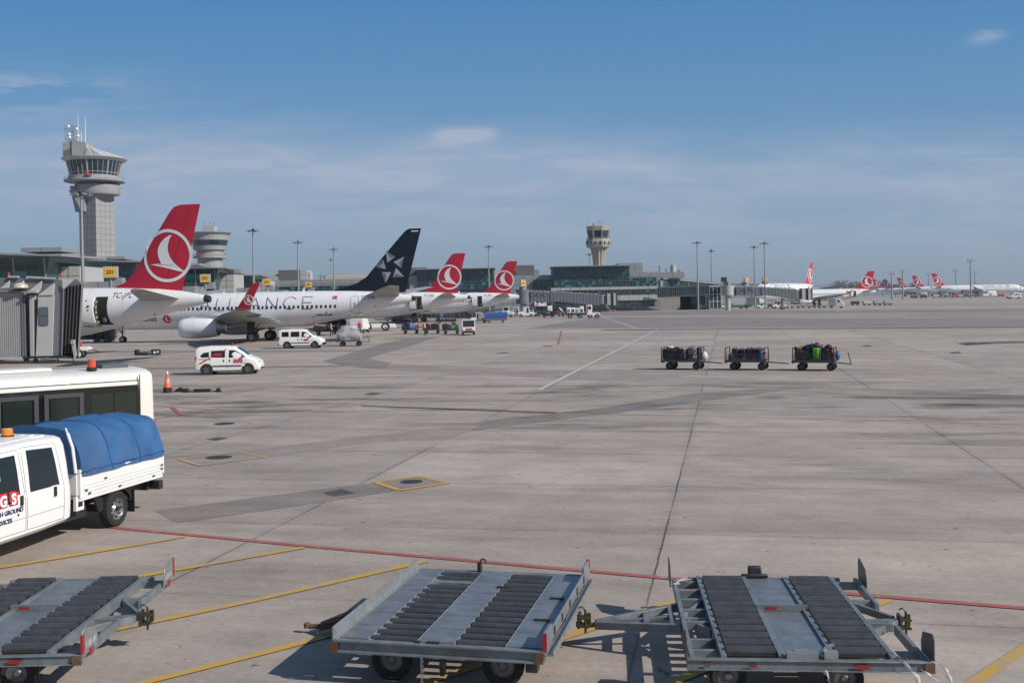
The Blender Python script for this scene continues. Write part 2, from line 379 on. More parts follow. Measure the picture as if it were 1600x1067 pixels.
PATCHD=apron_mat('repair_asphalt_dark',(.095,.09,.09),'asphalt')
def paint(name,c,wear=.5):
    m=bpy.data.materials.new(name); m.use_nodes=True; nt=m.node_tree; b=nt.nodes['Principled BSDF']; L=nt.links
    g=nt.nodes.new('ShaderNodeNewGeometry'); t=nt.nodes.new('ShaderNodeTexNoise'); t.inputs['Scale'].default_value=3.0; t.inputs['Detail'].default_value=10; t.inputs['Roughness'].default_value=.75
    L.new(g.outputs['Position'],t.inputs['Vector'])
    r=nt.nodes.new('ShaderNodeValToRGB'); e=r.color_ramp.elements; e[0].position=wear; e[0].color=(*c,1); e[1].position=wear+.12; e[1].color=(c[0]*.25+.24,c[1]*.25+.21,c[2]*.25+.19,1)
    L.new(t.outputs[0],r.inputs[0]); L.new(r.outputs[0],b.inputs['Base Color']); b.inputs['Roughness'].default_value=.75
    return m
YEL=paint('yellow_paint',(.52,.31,.045),.47); YELF=paint('faded_yellow_paint',(.48,.34,.13),.46); REDPT=paint('red_paint',(.36,.10,.09),.53); WHP=paint('white_paint',(.50,.49,.48),.6); BLKP=paint('black_paint',(.04,.04,.04),.58)
REDPF=paint('faded_red_paint',(.38,.16,.15),.5)
m=MB(); m.quad((-4000,-60,0),(4000,-60,0),(4000,1500,0),(-4000,1500,0)); tag(m.build('ground',APRON,smooth=0),kind='structure')
WATER=mat('sea_water',(.06,.12,.17),.25,var=.1,scale=.01)
m=MB(); m.quad((-9000,1500,-1),(9000,1500,-1),(9000,14000,-1),(-9000,14000,-1)); tag(m.build('water',WATER,smooth=0),kind='structure')
HILL=mat('hill_green',(.10,.14,.14),.9,var=.2,scale=.01)
m=MB(); rs=[]
for i in range(81):
    x=-4200+i*110; h=40+9*math.sin(i*.31)+7*math.sin(i*.83+1)+(20*math.exp(-((i-10)/9)**2)); h=h if x<3100 else h*.95
    rs.append([(x,7000,-2),(x,7150,h*.8),(x,7500,h),(x,8200,-2)])
m.rings(rs,cap=True); tag(m.build('hills',HILL),kind='structure')
SZ=[0]
def sheet(name,pts,mt,z=.004):
    SZ[0]+=1; z+=SZ[0]*.00012
    m=MB(); t=tessellate_polygon([[Vector((*p,0)) for p in pts]])
    g=[G(*p) for p in pts]; m.add([(q.x,q.y,z) for q in g],t); return tag(m.build(name,mt,smooth=0),kind='structure')
sheet('taxiway',[(822,513.5),(1200,511.6),(1600,509.6),(1900,508),(1900,497.5),(1600,498),(1200,496.5),(930,496)],ASPH)
sheet('taxiway',[(905,495.6),(1250,496),(1700,497.5),(2100,498),(2100,487.5),(1600,488),(1290,489.5),(1000,492)],ASPHL)
sheet('taxiway',[(1290,489),(1600,487.6),(2000,487),(2000,481.5),(1600,482),(1330,484)],ASPH)
sheet('taxiway',[(1350,478),(1700,476.5),(1700,474),(1400,474.5)],ASPHL)
sheet('service_road',[(640,496),(1330,489),(1300,484.5),(930,486.5),(700,488)],ASPH)
# repair trenches
sheet('trench_patch',[(241,798),(425,774),(582,754),(604,760),(624,765.5),(511,784),(425,796),(279,817)],PATCH)
sheet('trench_patch',[(376,704),(537,686),(725,663),(770,657),(800,652),(790,664),(740,672),(695,687),(590,689),(421,714)],PATCHL)
sheet('trench_patch',[(758,657.5),(936,638),(1090,614),(1202,607),(1228,610),(1090,627.5),(978,643),(790,665.5),(735,673.5)],PATCH)
sheet('trench_patch',[(612,568),(750,574),(909,580),(1122,590),(1334,605),(1600,618),(1800,628),(1800,644),(1600,632),(1366,620),(1095,601),(962,596),(750,585),(600,577.5)],PATCHL)
sheet('trench_patch',[(946,596.5),(985,599),(905,608),(820,616),(790,615)],PATCHL,.005)
sheet('trench_patch',[(504,564.5),(556,549),(579,543),(600,536),(631,530),(598,528.5),(688,526),(656,536),(575,560),(612,567.5),(600,577),(540,572)],PATCH)
sheet('trench_patch',[(90,576),(300,573.5),(540,570.5),(540,572.8),(300,576.2),(90,579)],PATCH)
sheet('trench_patch',[(60,548.5),(260,548),(560,547.5),(560,549.5),(260,550.5),(60,551)],PATCH)
sheet('drain_slot',[(565,633.4),(700,637.5),(870,644),(870,646.5),(700,640),(565,634.6)],PATCHD)
sheet('drain_slot',[(940,515.5),(1200,513.4),(1600,510.2),(1600,511.6),(1200,514.6),(940,516.6)],PATCHD,.006)
for q in ([(504,770),(534,764),(556,770.7),(520.6,775.6)],[(322,686.5),(341,683),(357,684.5),(339,688.3)],[(568,616),(581,613.4),(599,614.4),(584,617)],[(1345,540.5),(1356,539.3),(1366,540.5),(1352,541.4)],[(1495,536.6),(1520,534.5),(1550,537),(1510,540)],[(1483,550.5),(1498,549.6),(1503,551.6),(1488,552.4)],[(1530,535),(1600,533.5),(1600,535.8),(1545,536.5)],[(1255,541.2),(1268,540.4),(1277,541.4),(1262,542.4)],[(845,540.6),(858,540),(866,541),(853,541.6)],[(775,551),(790,550.4),(797,551.4),(783,552)]):
    sheet('trench_patch',q,PATCHD,.007)
sheet('trench_patch',[(589,754),(654,745.6),(698,755),(625,765)],PATCH,.006)
sheet('trench_patch',[(283,717.5),(374,707),(412,714.3),(313,726.8)],PATCHL,.006)
def disc(name,px,py,r,mt,z=.009):
    c=G(px,py); m=MB(); m.cyl((0,0,0),(0,0,.006),r,n=28); o=m.build(name,mt,loc=(c.x,c.y,z)); return o
for px,py,lb in((643,753,'round iron manhole cover in the nearer yellow painted square'),(342,715,'round worn manhole cover in the farther yellow painted square'),(351,662,'small dark round cover beyond the yellow squares')):
    o=disc('manhole_cover',px,py,.27 if px==643 else .36,mat('cast_iron',(.045,.047,.05),.6,.3,var=.3,scale=9)); tag(o,lb,'manhole cover')
def line(name,pts,w,mt,z=.010):
    SZ[0]+=1; z+=SZ[0]*.00008
    m=MB(); g=[G(*p) for p in pts]; vs=[]
    for i,p in enumerate(g):
        d=(g[min(i+1,len(g)-1)]-g[max(i-1,0)]).normalized(); s=Vector((-d.y,d.x,0))*w/2
        vs+=[(p.x-s.x,p.y-s.y,z),(p.x+s.x,p.y+s.y,z)]
    m.add(vs,[(2*i,2*i+1,2*i+3,2*i+2) for i in range(len(g)-1)]); return tag(m.build(name,mt,smooth=0),kind='structure')
line('red_line',[(168,823.5),(475,853),(925,893),(1070,906)],.15,REDPT)
line('red_line',[(1350,930),(1600,950.5),(1900,975)],.15,REDPT)
line('red_line',[(1070,906),(1350,930)],.15,REDPT)
for q in([(-40,894),(100,871),(289,839)],[(170,912),(231,899),(475,856)],[(100,1003),(179,985),(392,940),(668,877)],[(160,1085),(227,1067),(419,1019),(560,981),(800,915)],[(600,1092),(670,1066),(900,991),(1060,938)],[(1030,1075),(1105,1045),(1390,938)],[(1450,1110),(1524,1065),(1620,1000),(1700,950)]):
    line('yellow_line',q,.15,YEL,.014)
def frame(pts,w,mt):
    pts=pts+[pts[0]]
    for a,b in zip(pts[:-1],pts[1:]): line('yellow_line',[a,b],w,mt,.012+.001*random.random())
frame([(586,754),(654,744.5),(701,755),(625,766.3)],.17,YEL)
frame([(279,717.5),(374,706.3),(416,714.3),(313,727.8)],.13,YELF)
line('white_line',[(843,609),(1027,515.5)],.2,WHP,.012); line('white_line',[(940,495),(996,513.5)],.25,WHP,.012)
line('red_line',[(872,538),(877.5,517)],.22,REDPT,.012)
line('yellow_line',[(200,624),(330,628.5),(560,633),(860,645),(1200,652.5),(1600,663),(1800,669)],.07,YELF,.009)
line('yellow_line',[(180,570),(500,562),(620,560)],.08,YELF,.011)
line('yellow_line',[(246,627),(292,619.5)],.13,YELF,.011); line('yellow_line',[(276,631),(345,620.5)],.13,YELF,.012)
line('red_line',[(236,656),(346,638)],.10,REDPF,.011); line('red_line',[(236,634),(336,640.5)],.08,REDPF,.012); line('red_line',[(268,636),(284,648.5)],.20,REDPT,.013)
# ================================================================ TREES far behind the apron
LEAF=mat('leaf_dark_green',(.035,.055,.03),.8,var=.4,scale=.5); BARK=mat('bark',(.08,.06,.045),.9)
def make_tree(px,py,Z,w,h,label,seed):
    rnd=random.Random(seed); b=P(px,py,Z); gz=0
    t=thing('tree',label,'tree',(b.x,b.y,gz),group='trees beyond the apron')
    tr=MB(); tr.cyl((0,0,0),(0,0,h*.45),.45,.28,n=8)
    for a in range(4): tr.cyl((0,0,h*.3),(math.cos(a*1.6)*w*.25,math.sin(a*1.6)*w*.25,h*.7),.2,.08,n=6)
    tr.build('trunk',BARK,t)
    c=MB()
    for i in range(900):
        th=rnd.uniform(0,6.283); ph=rnd.uniform(-.9,1); rr=rnd.random()**.4; q=math.sqrt(max(0,1-ph*ph*.9))
        lob=1+.22*math.sin(3*th+seed)+.12*math.sin(7*th)
        p=Vector((math.cos(th)*q*rr*w/2*lob,math.sin(th)*q*rr*w/2*lob,h*.62+ph*rr*h*.38))
        d=Vector((rnd.uniform(-1,1),rnd.uniform(-1,1),rnd.uniform(-1,1))).normalized(); e=d.orthogonal().normalized(); s=rnd.uniform(.35,.9)
        c.quad(p+d*s,p+e*s*.7,p-d*s,p-e*s*.7)
    c.build('crown',LEAF,t,smooth=0)
for i,(px,py,w,h,lb) in enumerate(((1292,446,13,9,'low dark tree hidden partly by grey wings'),(1313,443,19,14,'wide round dark tree left of the next one, above the white airliner'),(1338,443,17,13,'round dark tree between the wide tree and the red fin'),(1350,447,12,10,'small dark tree just left of the red fin'),(1378,444,13,13,'dark tree between the foreshortened fin and small fin'),(1394,446,12,10,'low dark tree under the thin light mast'),(1398.5,447,15,10,'low dark tree right of the small red fin'),(1430,446,13,11,'dark tree peeking between the second and third right hand fins'))):
    make_tree(px,py,1090,w*1.24,h*1.26,lb,i)
# ================================================================ AIRLINERS
REG={}
def airliner(kind,name,label,reg,loc,rz,open_door):
    """local frame: x forward, y to port, z up; origin on the ground under the main gear"""
    A=kind=='a'
    L=44.5 if A else 39.5; HW=1.98 if A else 1.88; HH=2.07 if A else 2.0; ZT=5.78 if A else 5.45
    DT=20.9 if A else 19.9       # main gear to tail end
    xt=-DT; xn=L-DT
    def prof(x):
        d=x-xt; n=xn-x
        k=lerp([(0,.13),(.6,.20),(2,.33),(4,.49),(7,.70),(10,.86),(13,.96),(16,1)],d)[0]
        k=min(k,lerp([(0,.03),(.25,.2),(.8,.42),(1.6,.62),(2.8,.80),(4.2,.93),(6,1)],n)[0])
        top=ZT-lerp([(0,.78),(2,.42),(4,.2),(7,.07),(11,0)],d)[0]-lerp([(0,1.9),(.5,1.55),(1.5,1.1),(2.4,.6),(3.5,.25),(5,.06),(6.5,0)],n)[0]
        return HW*k,HH*k,top-HH*k
    def fp(x,a,off=0):           # a: angle up from port horizontal
        w,h,z=prof(x); return (x,(w+off)*math.cos(a),z+(h+off)*math.sin(a))
    def port(x,z,off=.03,s=1):
        w,h,zc=prof(x); q=max(-.999,min(.999,(z-zc)/(h+off))); return (x,s*(w+off)*math.sqrt(1-q*q),z)
    t=thing(name,label,'airliner',loc,rz)
    f=MB(); rs=[]
    xs=sorted(set([xt+q for q in(0,.3,.6,1,1.5,2,3,4,5,6,7,8,9,10,11.5,13,14.5,16,18)]+[xn-q for q in(0,.12,.25,.5,.8,1.2,1.6,2.2,2.8,3.5,4.2,5,6,7)]+[xt+18+i*2.2 for i in range(int((L-26)/2.2))]))
    for x in xs: rs.append([fp(x,2*math.pi*i/36) for i in range(36)])
    f.rings(rs); fu=f.build('fuselage',WHITE,t,smooth=50)
    # belly fairing
    b=MB(); rs=[]
    for i in range(13):
        u=i/12; x=-4.5+u*12; s=max(.05,math.sin(math.pi*u)**.5); w,h,zc=prof(x)
        rs.append([(x,(HW*.6+HW*.5*s)*math.cos(a),zc-h*.45+(h*.45+.32*s)*math.sin(a)) for a in [2*math.pi*k/24 for k in range(24)]])
    b.rings(rs); b.build('belly_fairing',WHITE,t,smooth=60)
    e=MB(); w,h,z=prof(xt); e.cyl((xt-.12,0,z),(xt+.25,0,z),w*.98,w*1.28,n=18); e.cyl((xt-.14,0,z),(xt-.1,0,z),w*.75,n=16); e.build('tail_exhaust',DKMET,t)
    # ---- fin
    zr=ZT-.35
    if A: le=[(zr,8.1),(5.85,7.7),(6.1,7.0),(6.6,6.45),(7.75,5.55),(9.9,4.1),(11.3,3.12),(11.7,2.75),(11.85,2.2)]; te=[(zr,2.15),(11.85,.55)]
    else: le=[(zr,9.6),(5.55,9.0),(5.85,7.7),(6.3,6.4),(7.0,5.35),(9.5,3.3),(11.8,1.35),(12.35,.85),(12.55,.45)]; te=[(zr,1.0),(12.55,-.9)]
    if not A: le=[(5.45+(z-5.45)*.92 if z>5.45 else z,q) for z,q in le]; te=[(te[0][0],te[0][1]),(le[-1][0],te[1][1])]
    zt=le[-1][0]
    def thick(z): return .30-(z-zr)/(zt-zr)*.19
    def fin(x,z,off=0):
        l=xt+lerp(le,z)[0]; r=xt+lerp(te,z)[0]; u=min(1,max(0,(l-x)/max(.01,l-r)))
        ch=min(1,(l-r)/3.0)
        return thick(z)*2.6*math.sqrt(u)*(1-u)**.9*ch*.62+off
    m=MB(); rs=[]; us=[0,.01,.03,.07,.13,.22,.35,.5,.65,.8,.92,1]
    zs=sorted(set([q[0] for q in le]+[zr+(zt-zr)*i/16 for i in range(17)]))
    for z in zs:
        l=xt+lerp(le,z)[0]; r=xt+lerp(te,z)[0]; P_=[l+(r-l)*u for u in us]
        rs.append([(x,fin(x,z)+.004,z) for x in P_]+[(x,-fin(x,z)-.004,z) for x in P_[::-1]])
    m.rings(rs); fo=m.build('tail_fin',RED if A else NAVY,t,smooth=50)
    # rudder hinge line
    m=MB()
    for s in(1,-1):
        q=[]
        for i in range(13):
            z=ZT+.2+(zt-.4-ZT-.2)*i/12; l=xt+lerp(le,z)[0] if z>7 else xt+lerp(le,7)[0]+(7-z)*.66; r=xt+lerp(te,z)[0]; x=r+(l-r)*.30; q.append((x,s*fin(x,z,.008),z))
        m.tube(q,.013,4)
    m.build('rudder_seam',mat('seam_dark_red',(.2,.01,.02),.6) if A else LETD,fo)
    for s in((1,-1) if A else (1,)):
        em=MB(); M_=lambda x,z:(x,s*fin(x,z,.022),z)
        if A:
            c=(xt+3.27,8.05); r=2.0; ring(em,c,r*.88,r,M_,48)
            # swept bird: large hooked wing and pointed tail inside the ring. u to the rear, v up
            uv=[(-.72,-.33),(-.50,-.31),(-.26,-.30),(-.33,-.16),(-.40,.02),(-.41,.20),(-.36,.38),(-.25,.54),(-.10,.68),(.08,.78),(.20,.80),(.10,.64),(.04,.46),(.02,.28),(.05,.10),(.12,-.08),(.25,-.26),(.42,-.42),(.60,-.56),(.74,-.64),(.50,-.62),(.20,-.54),(-.10,-.46),(-.42,-.39)]
            shape(em,[(c[0]-u*r*.97,c[1]+v*r*.97) for u,v in uv],M_,.25)
            em.build('emblem',EMB,fo,smooth=0)
        else:
            dk=MB(); c=(xt+2.55,7.9); r=1.6
            for k in range(5):
                a=R(98-72*k); cx,cz=c[0]-math.cos(a)*r*.66,c[1]+math.sin(a)*r*.66
                def pt(ang,q): return (cx-math.cos(a+ang)*q,cz+math.sin(a+ang)*q)
                tip=pt(R(20),r*.52); l_=pt(R(150),r*.40); rr=pt(R(-95),r*.42); o_=pt(R(-140),r*.10)
                shape(em,[tip,l_,o_],M_,.3); shape(dk,[o_,rr,tip],M_,.3)
                shape(em,[l_,rr,o_],M_,.3)
            em.build('emblem',SILV,fo,smooth=0); dk.each('emblem_shadow_facet',SILD,fo,smooth=0)
    if not A:
        em=MB(); shape(em,[(xt-.6,11.65),(xt+.2,11.65),(xt+.2,11.75),(xt-.6,11.75)],lambda x,z:(x,fin(x,z,.02),z)); em.build('fin_stripe',EMB,fo)
    # ---- stabilizers
    for s in(1,-1):
        rc=(xt+(5.5 if A else 5.6),xt+(2.1 if A else 1.6)); tc=(xt+(2.75 if A else 1.05),xt+(1.5 if A else -.35)); sp=6.2 if A else 7.1; z0=4.75 if A else 4.75; z1=5.45 if A else 5.7
        m=MB(); rs=[]
        for j in range(6):
            u=j/5; y=.35+(sp-.35)*u; l=rc[0]+(tc[0]-rc[0])*u; r=rc[1]+(tc[1]-rc[1])*u; z=z0+(z1-z0)*u; th=.17*(1-u*.6)
            if j==5: l-=.25
            rs.append([(l+(r-l)*k,s*y,z+th*w) for k,w in((0,0),(.06,.6),(.3,1),(.6,.7),(1,.05),(.6,-.8),(.3,-1),(.06,-.6))])
        m.rings(rs); m.build('stabilizer',STAB,t,smooth=50)
    # ---- wings
    half=17.0; ZW=0 if A else .58; WS=-1.6 if A else -3.5; GS=0 if A else -2.3
    for s in(1,-1):
        m=MB(); rs=[]
        tab=[(0,7.2,.4,2.35,.5),(1.9,6.4,-.9,2.45,.42),(5.8,4.0,-2.2,2.85,.28),(11,.9,-3.9,3.45,.17),(16.2,-2.9,-4.7,4.05,.09),(half,-3.6,-5.1,4.15,.07)]
        ys=[0,1,1.9,3.2,4.5,5.8,7.5,9.3,11,13,14.8,16.2,half]
        for y in ys:
            l,r,z,th=lerp(tab,y); z-=ZW*y/half; l+=WS; r+=WS
            rs.append([(l+(r-l)*k,s*y,z+th*w-(k*.10)) for k,w in((0,0),(.03,.5),(.12,.9),(.35,1.1),(.6,.8),(.85,.35),(1,.0),(.85,-.3),(.6,-.6),(.35,-.9),(.12,-.7),(.03,-.4))])
        m.rings(rs); wg=m.build('wing',WGREY,t,smooth=50)
        fl=MB()
        for y in((3.4,6.6,9.3,12.0)):
            l,r,z,th=lerp(tab,y); z-=ZW*y/half; x=r+WS
            fl.rings([[(x+a,s*y+w*.22*math.cos(q),z-.32+.26*w*math.sin(q)-(.1 if a<0 else 0)) for q in [2*math.pi*i/8 for i in range(8)]] for a,w in((1.9,.1),(1.2,.9),(.1,1),(-.7,.6),(-1.2,.1))])
        fl.each('flap_fairing',WGREY,wg)
        # winglet
        wl=MB(); rs=[]
        wz=2.5 if not A else 1.1
        wsz=[(0,-3.6+WS,-5.1+WS,0,4.15),(.15,-3.85+WS,-5.25+WS,.35,4.35),(.35,-4.4+WS,-5.5+WS,.52,4.15+wz*.35),(1,-5.6+WS,-6.35+WS,.72 if not A else .6,4.15+wz)]
        for u in(0,.15,.35,.6,.85,1):
            l,r,dy,z=lerp(wsz,u); z-=ZW
            rs.append([(l+(r-l)*k,s*(half+dy+w*.05),z) for k,w in((0,0),(.3,1),(1,0),(.3,-1))])
        wl.rings(rs); wo=wl.build('winglet',RED,wg,smooth=40)
        if not A:
            for s2 in(1,-1):
                em=MB(); fnw=lambda x,z:(x,s*(half+.60+(z-4.15+ZW)*.06)+s2*.09,z); c=(-5.2+WS,5.1-ZW); ring(em,c,.40,.47,fnw,24)
                shape(em,[(c[0]-u*.45,c[1]+v*.45) for u,v in [(-.72,-.33),(-.26,-.30),(-.41,.10),(-.33,.42),(.2,.80),(.02,.35),(.10,-.05),(.42,-.42),(.74,-.64),(-.10,-.46)]],fnw); em.build('emblem',EMB,wo,smooth=0)
        # engine
        ey=5.0 if not A else 5.75; ex=3.4 if A else .45; ez=1.62; er=1.12
        m=MB(); pr=[(4.1,.86),(4.22,.95),(4.1,1.05),(3.5,er),(2.3,er*1.02),(1.0,er*.95),(0,er*.80),(-.05,.80)]
        ns=28; rs=[[(ex+x,s*ey+r*math.cos(2*math.pi*i/ns),ez+r*(math.sin(2*math.pi*i/ns)*(.94 if math.sin(2*math.pi*i/ns)<0 else 1))) for i in range(ns)] for x,r in pr]
        m.rings(rs,cap=False); en=m.build('engine',WHITE,t,smooth=60)
        m=MB(); rs=[[(ex+x,s*ey+r*math.cos(2*math.pi*i/ns),ez+r*math.sin(2*math.pi*i/ns)) for i in range(ns)] for x,r in((4.1,.86),(3.2,.82),(3.15,.25),(3.6,.02))]; m.rings(rs,cap=False); m.build('fan',DKMET,en)
        m=MB(); rs=[[(ex+x,s*ey+r*math.cos(2*math.pi*i/ns),ez+.1+r*math.sin(2*math.pi*i/ns)) for i in range(ns)] for x,r in((.2,.80),(-.1,.72),(-1.0,.55),(-1.1,.35),(-1.8,.05))]; m.rings(rs); m.build('exhaust_cone',METAL,en)
        m=MB(); m.prism([(ex+3.2,ez+er-.1),(ex+2,ez+er+.35),(ex-.2,3.0),(ex-2.6,2.7),(ex-2.4,2.2),(ex-.8,ez+.5),(ex+1,ez+.6)],s*ey-.16,s*ey+.16); m.build('pylon',WGREY,en)
        # main gear
        g=MB(); gy=s*(2.4 if not A else 3.3); g.cyl((GS,gy,.55),(GS,gy*.92,2.6),.14,n=10); g.cyl((GS,gy-.5,.56),(GS,gy+.5,.56),.09,n=8); g.bar((GS,gy,1.2),(GS-.9,gy*.6,2.4),.09); g.box((GS+.05,gy+s*.35,1.75),(.9,.04,1.1)); gr=g.build('main_gear',DKMET,t)
        for q in(-.38,.38): wheel(gr,(GS,gy+q,.56),.56,.38,side=1 if q>0 else -1,rr=.55,n=20)
    nx=xn-(5.4 if A else 4.0)-.5
    if not A: nx=14.5
    g=MB(); g.cyl((nx,0,.4),(nx+.1,0,1.9),.09,n=8); g.bar((nx,0,.9),(nx+.7,0,1.8),.07); gr=g.build('nose_gear',DKMET,t)
    for s in(1,-1): wheel(gr,(nx,s*.2,.36),.36,.2,side=s,n=18)
    # ---- cabin windows and doors
    wz=(3.72 if not A else 4.02)
    x0=-11.4 if not A else -12.8; pitch=.51 if not A else .533; cnt=50 if not A else 56
    doors=[(xt+6.35,3.85),(xn-4.2,3.5)] if not A else [(xt+8.05,4.05),(xn-4.6,4.1),(4.3,4.1)]
    for s in((1,) if not A else (1,-1)):
        k=0
        for i in range(cnt):
            x=x0+i*pitch
            if x>xn-5.6 or (A and abs(x-4.3)<.8): continue
            m=MB(); q=[(x-.115,wz-.10),(x-.115,wz+.10),(x-.07,wz+.17),(x+.07,wz+.17),(x+.115,wz+.10),(x+.115,wz-.10),(x+.07,wz-.17),(x-.07,wz-.17)]
            m.add([port(a,b,.012,s) for a,b in q],[tuple(range(8))]); m.build('window',WIND,t,smooth=0)
            k+=1
            if k>=(48 if s>0 else 48): break
    def outline(pts,w,name,mt,par,s=1,off=.018):
        m=MB(); q=[]
        for a,b in zip(pts,pts[1:]+pts[:1]):
            n_=max(1,int(math.hypot(b[0]-a[0],b[1]-a[1])/.25))
            q+= [(a[0]+(b[0]-a[0])*i/n_,a[1]+(b[1]-a[1])*i/n_) for i in range(n_)]
        q.append(q[0]); m.tube([port(a,b,off,s) for a,b in q],w,4); return m.build(name,mt,par)
    SE=mat('door_seam',(.22,.23,.25),.6)
    for di,(dx,dz) in enumerate(doors):
        hw_=.42; hh_=.93
        for s in(1,-1):
            if di==0 and open_door and s==1:
                # dark sheet painting the unlit interior on the skin, swung door panel, trolley inside
                m=MB(); rows=[]
                for i in range(15):
                    z=dz-1.0+2.0*i/14; rows.append([port(dx-hw_-.06,z,.045),port(dx+hw_+.06,z,.045)])
                m.rings(rows,cap=False,closed=False); dr=m.build('doorway',mat('doorway_shade',(.015,.014,.014),.9),t)
                m=MB()
                for i in range(5):
                    z=dz-.85+i*.36; a=port(dx+hw_-.02,z,.05); m.box((a[0],a[1]-.01,z),(.14,.06,.30))
                m.each('door_lining',mat('lining_beige',(.45,.38,.28),.7),dr)
                m=MB(); a=port(dx-.12,dz-.62,.03); m.ball((a[0],a[1]-.12,dz-.6),(.22,.18,.34),jit=.08); m.build('rubbish_bag',mat('grey_bag',(.12,.13,.15),.6),dr)
                m=MB(); n_=8
                for off in(.16,.26):
                    pass
                rs=[]
                for i in range(n_):
                    z=dz-.93+1.9*i/(n_-1)
                    a=port(dx+hw_+.10,z,.13); b2=port(dx+hw_+1.02,z,.17); a2=port(dx+hw_+.10,z,.23); b3=port(dx+hw_+1.02,z,.28)
                    rs.append([a,b2,b3,a2])
                m.rings(rs); dp=m.build('door',WHITE,dr,bevel=.02)
                m=MB(); a=port(dx+hw_+.45,dz+.30,.30); m.cyl((a[0],a[1]-.05,a[2]),(a[0],a[1]+.02,a[2]),.075,n=12); m.build('porthole',WIND,dp)
                m=MB()
                for (ax,az) in((.62,.72),(.42,.05)):
                    a=port(dx+hw_+ax,dz+az,.29); m.box((a[0],a[1],a[2]),(.10,.03,.09))
                m.each('door_mark',mat('mark_red',(.5,.1,.1),.5),dp)
                m=MB(); rs=[]; 
                for z in (dz-1.12,dz-1.02): a=port(dx-hw_-.15,z,.0); b2=port(dx+hw_+.1,z,.0); a2=port(dx-hw_-.15,z,.08); b3=port(dx+hw_+.1,z,.08); rs.append([a,b2,b3,a2])
                m.rings(rs); m.build('door_sill',DKMET,dr)
            else:
                d=outline([(dx-hw_,dz-hh_),(dx-hw_,dz+hh_-.1),(dx-hw_+.1,dz+hh_),(dx+hw_-.1,dz+hh_),(dx+hw_,dz+hh_-.1),(dx+hw_,dz-hh_)],.014,'door',SE,t,s)
                m=MB(); a=port(dx,dz+.1,.01,s); m.cyl((a[0],a[1]-s*.03,a[2]),(a[0],a[1]+s*.02,a[2]),.08,n=10); a=port(dx,dz-.18,.01,s); m.box(a,(.34,.03,.06)); m.build('door_handle',WIND,d)
                m=MB(); a=port(dx,dz-hh_-.04,.01,s); m.box(a,(hw_*2+.1,.05,.05)); m.build('door_sill',DKMET,d)
    # cockpit glazing
    m=MB()
    for s in(1,-1):
        for a0,a1 in((.08,.5),(.55,.95),(1.0,1.3)):
            pts=[]
            for xx,aa in((xn-1.75,a0),(xn-1.75,a1),(xn-2.6,a1),(xn-2.6,a0)):
                w,h,z=prof(xx); an=R(72)-aa*R(52); pts.append((xx,s*(w+.02)*math.cos(an),z+(h+.02)*math.sin(an)))
            m.quad(*pts)
    m.build('cockpit_window',GLASS,t,smooth=0)
    # ---- lettering
    OFF=.02
    tx=lambda X0,Z0,s: (lambda x,y: port(X0-s*x,Z0+y,OFF,s))
    if A:
        def rg(par,body):
            for s in(1,-1): text('registration',body,.56,LETB,par,tx(xt+(7.35 if s>0 else 4.2),4.95,s),shear=.15)
        REG['a']=rg; rg(t,reg)
        for s in(1,-1): text('airline_name','TURKISH AIRLINES',1.55,LETB,t,tx(xn-7.5 if s>0 else xn-20.5,4.42,s),bold=.02)
        text('type_name','AIRBUS A321',.26,LETB,t,tx(xt+9.8,2.75,1),shear=.2)
        m=MB(); shape(m,[(-10.7,4.6),(-9.9,4.6),(-9.9,5.1),(-10.7,5.1)],lambda x,z:port(x,z,OFF),.3); m.build('flag',REDP,t,smooth=0)
    else:
        text('registration',reg,.52,LETB,t,tx(xt+5.75,4.45,1),shear=.12)
        text('airline_name','TURKISH AIRLINES',.62,LETB,t,tx(14.5,2.42,1),bold=.012)
        text('type_name','BOEING 737-800',.24,LETB,t,tx(xt+10.7,2.72,1),shear=.25,bold=.01)
        m=MB(); c=(xt+8.6,4.68)
        shape(m,[(c[0]-.26,c[1]-.17),(c[0]+.26,c[1]-.17),(c[0]+.26,c[1]+.17),(c[0]-.26,c[1]+.17)],lambda x,z:port(x,z,OFF),.2); fg=m.build('flag',REDP,t,smooth=0)
        m=MB(); ring(m,(c[0]+.08,c[1]),.05,.08,lambda x,z:port(x,z,OFF+.01),14); m.build('crescent',EMB,fg,smooth=0)
        m=MB(); c=(8.15,2.62); shape(m,[(c[0]+.47*math.cos(a),c[1]+.47*math.sin(a)) for a in [2*math.pi*i/32 for i in range(32)]],lambda x,z:port(x,z,OFF),.3); rd=m.build('roundel',REDP,t,smooth=0)
        m=MB(); shape(m,[(c[0]-u*.42,c[1]+v*.42) for u,v in [(-.72,-.33),(-.26,-.30),(-.41,.10),(-.33,.42),(.2,.80),(.02,.35),(.10,-.05),(.42,-.42),(.74,-.64),(-.10,-.46)]],lambda x,z:port(x,z,OFF+.012)); m.build('emblem',EMB,rd,smooth=0)
        # thin stroke letters
        st={'A':[[(0,0),(.45,1),(.9,0)],[(.17,.36),(.73,.36)]],'L':[[(0,1),(0,0),(.62,0)]],'I':[[(0,0),(0,1)]],'N':[[(0,0),(0,1),(.8,0),(.8,1)]],'E':[[(.72,1),(0,1),(0,0),(.72,0)],[(0,.52),(.66,.52)]],
            'C':[[(.5+.5*math.cos(R(a)),.5+.5*math.sin(R(a))) for a in range(40,325,15)]],'S':[[(.62,.85),(.4,1),(.15,.92),(.05,.75),(.2,.56),(.5,.44),(.64,.25),(.5,.05),(.25,0),(0,.14)]],'T':[[(0,1),(.8,1)],[(.4,1),(.4,0)]],'R':[[(0,0),(0,1),(.5,1),(.66,.75),(.5,.5),(0,.5)],[(.35,.5),(.68,0)]]}
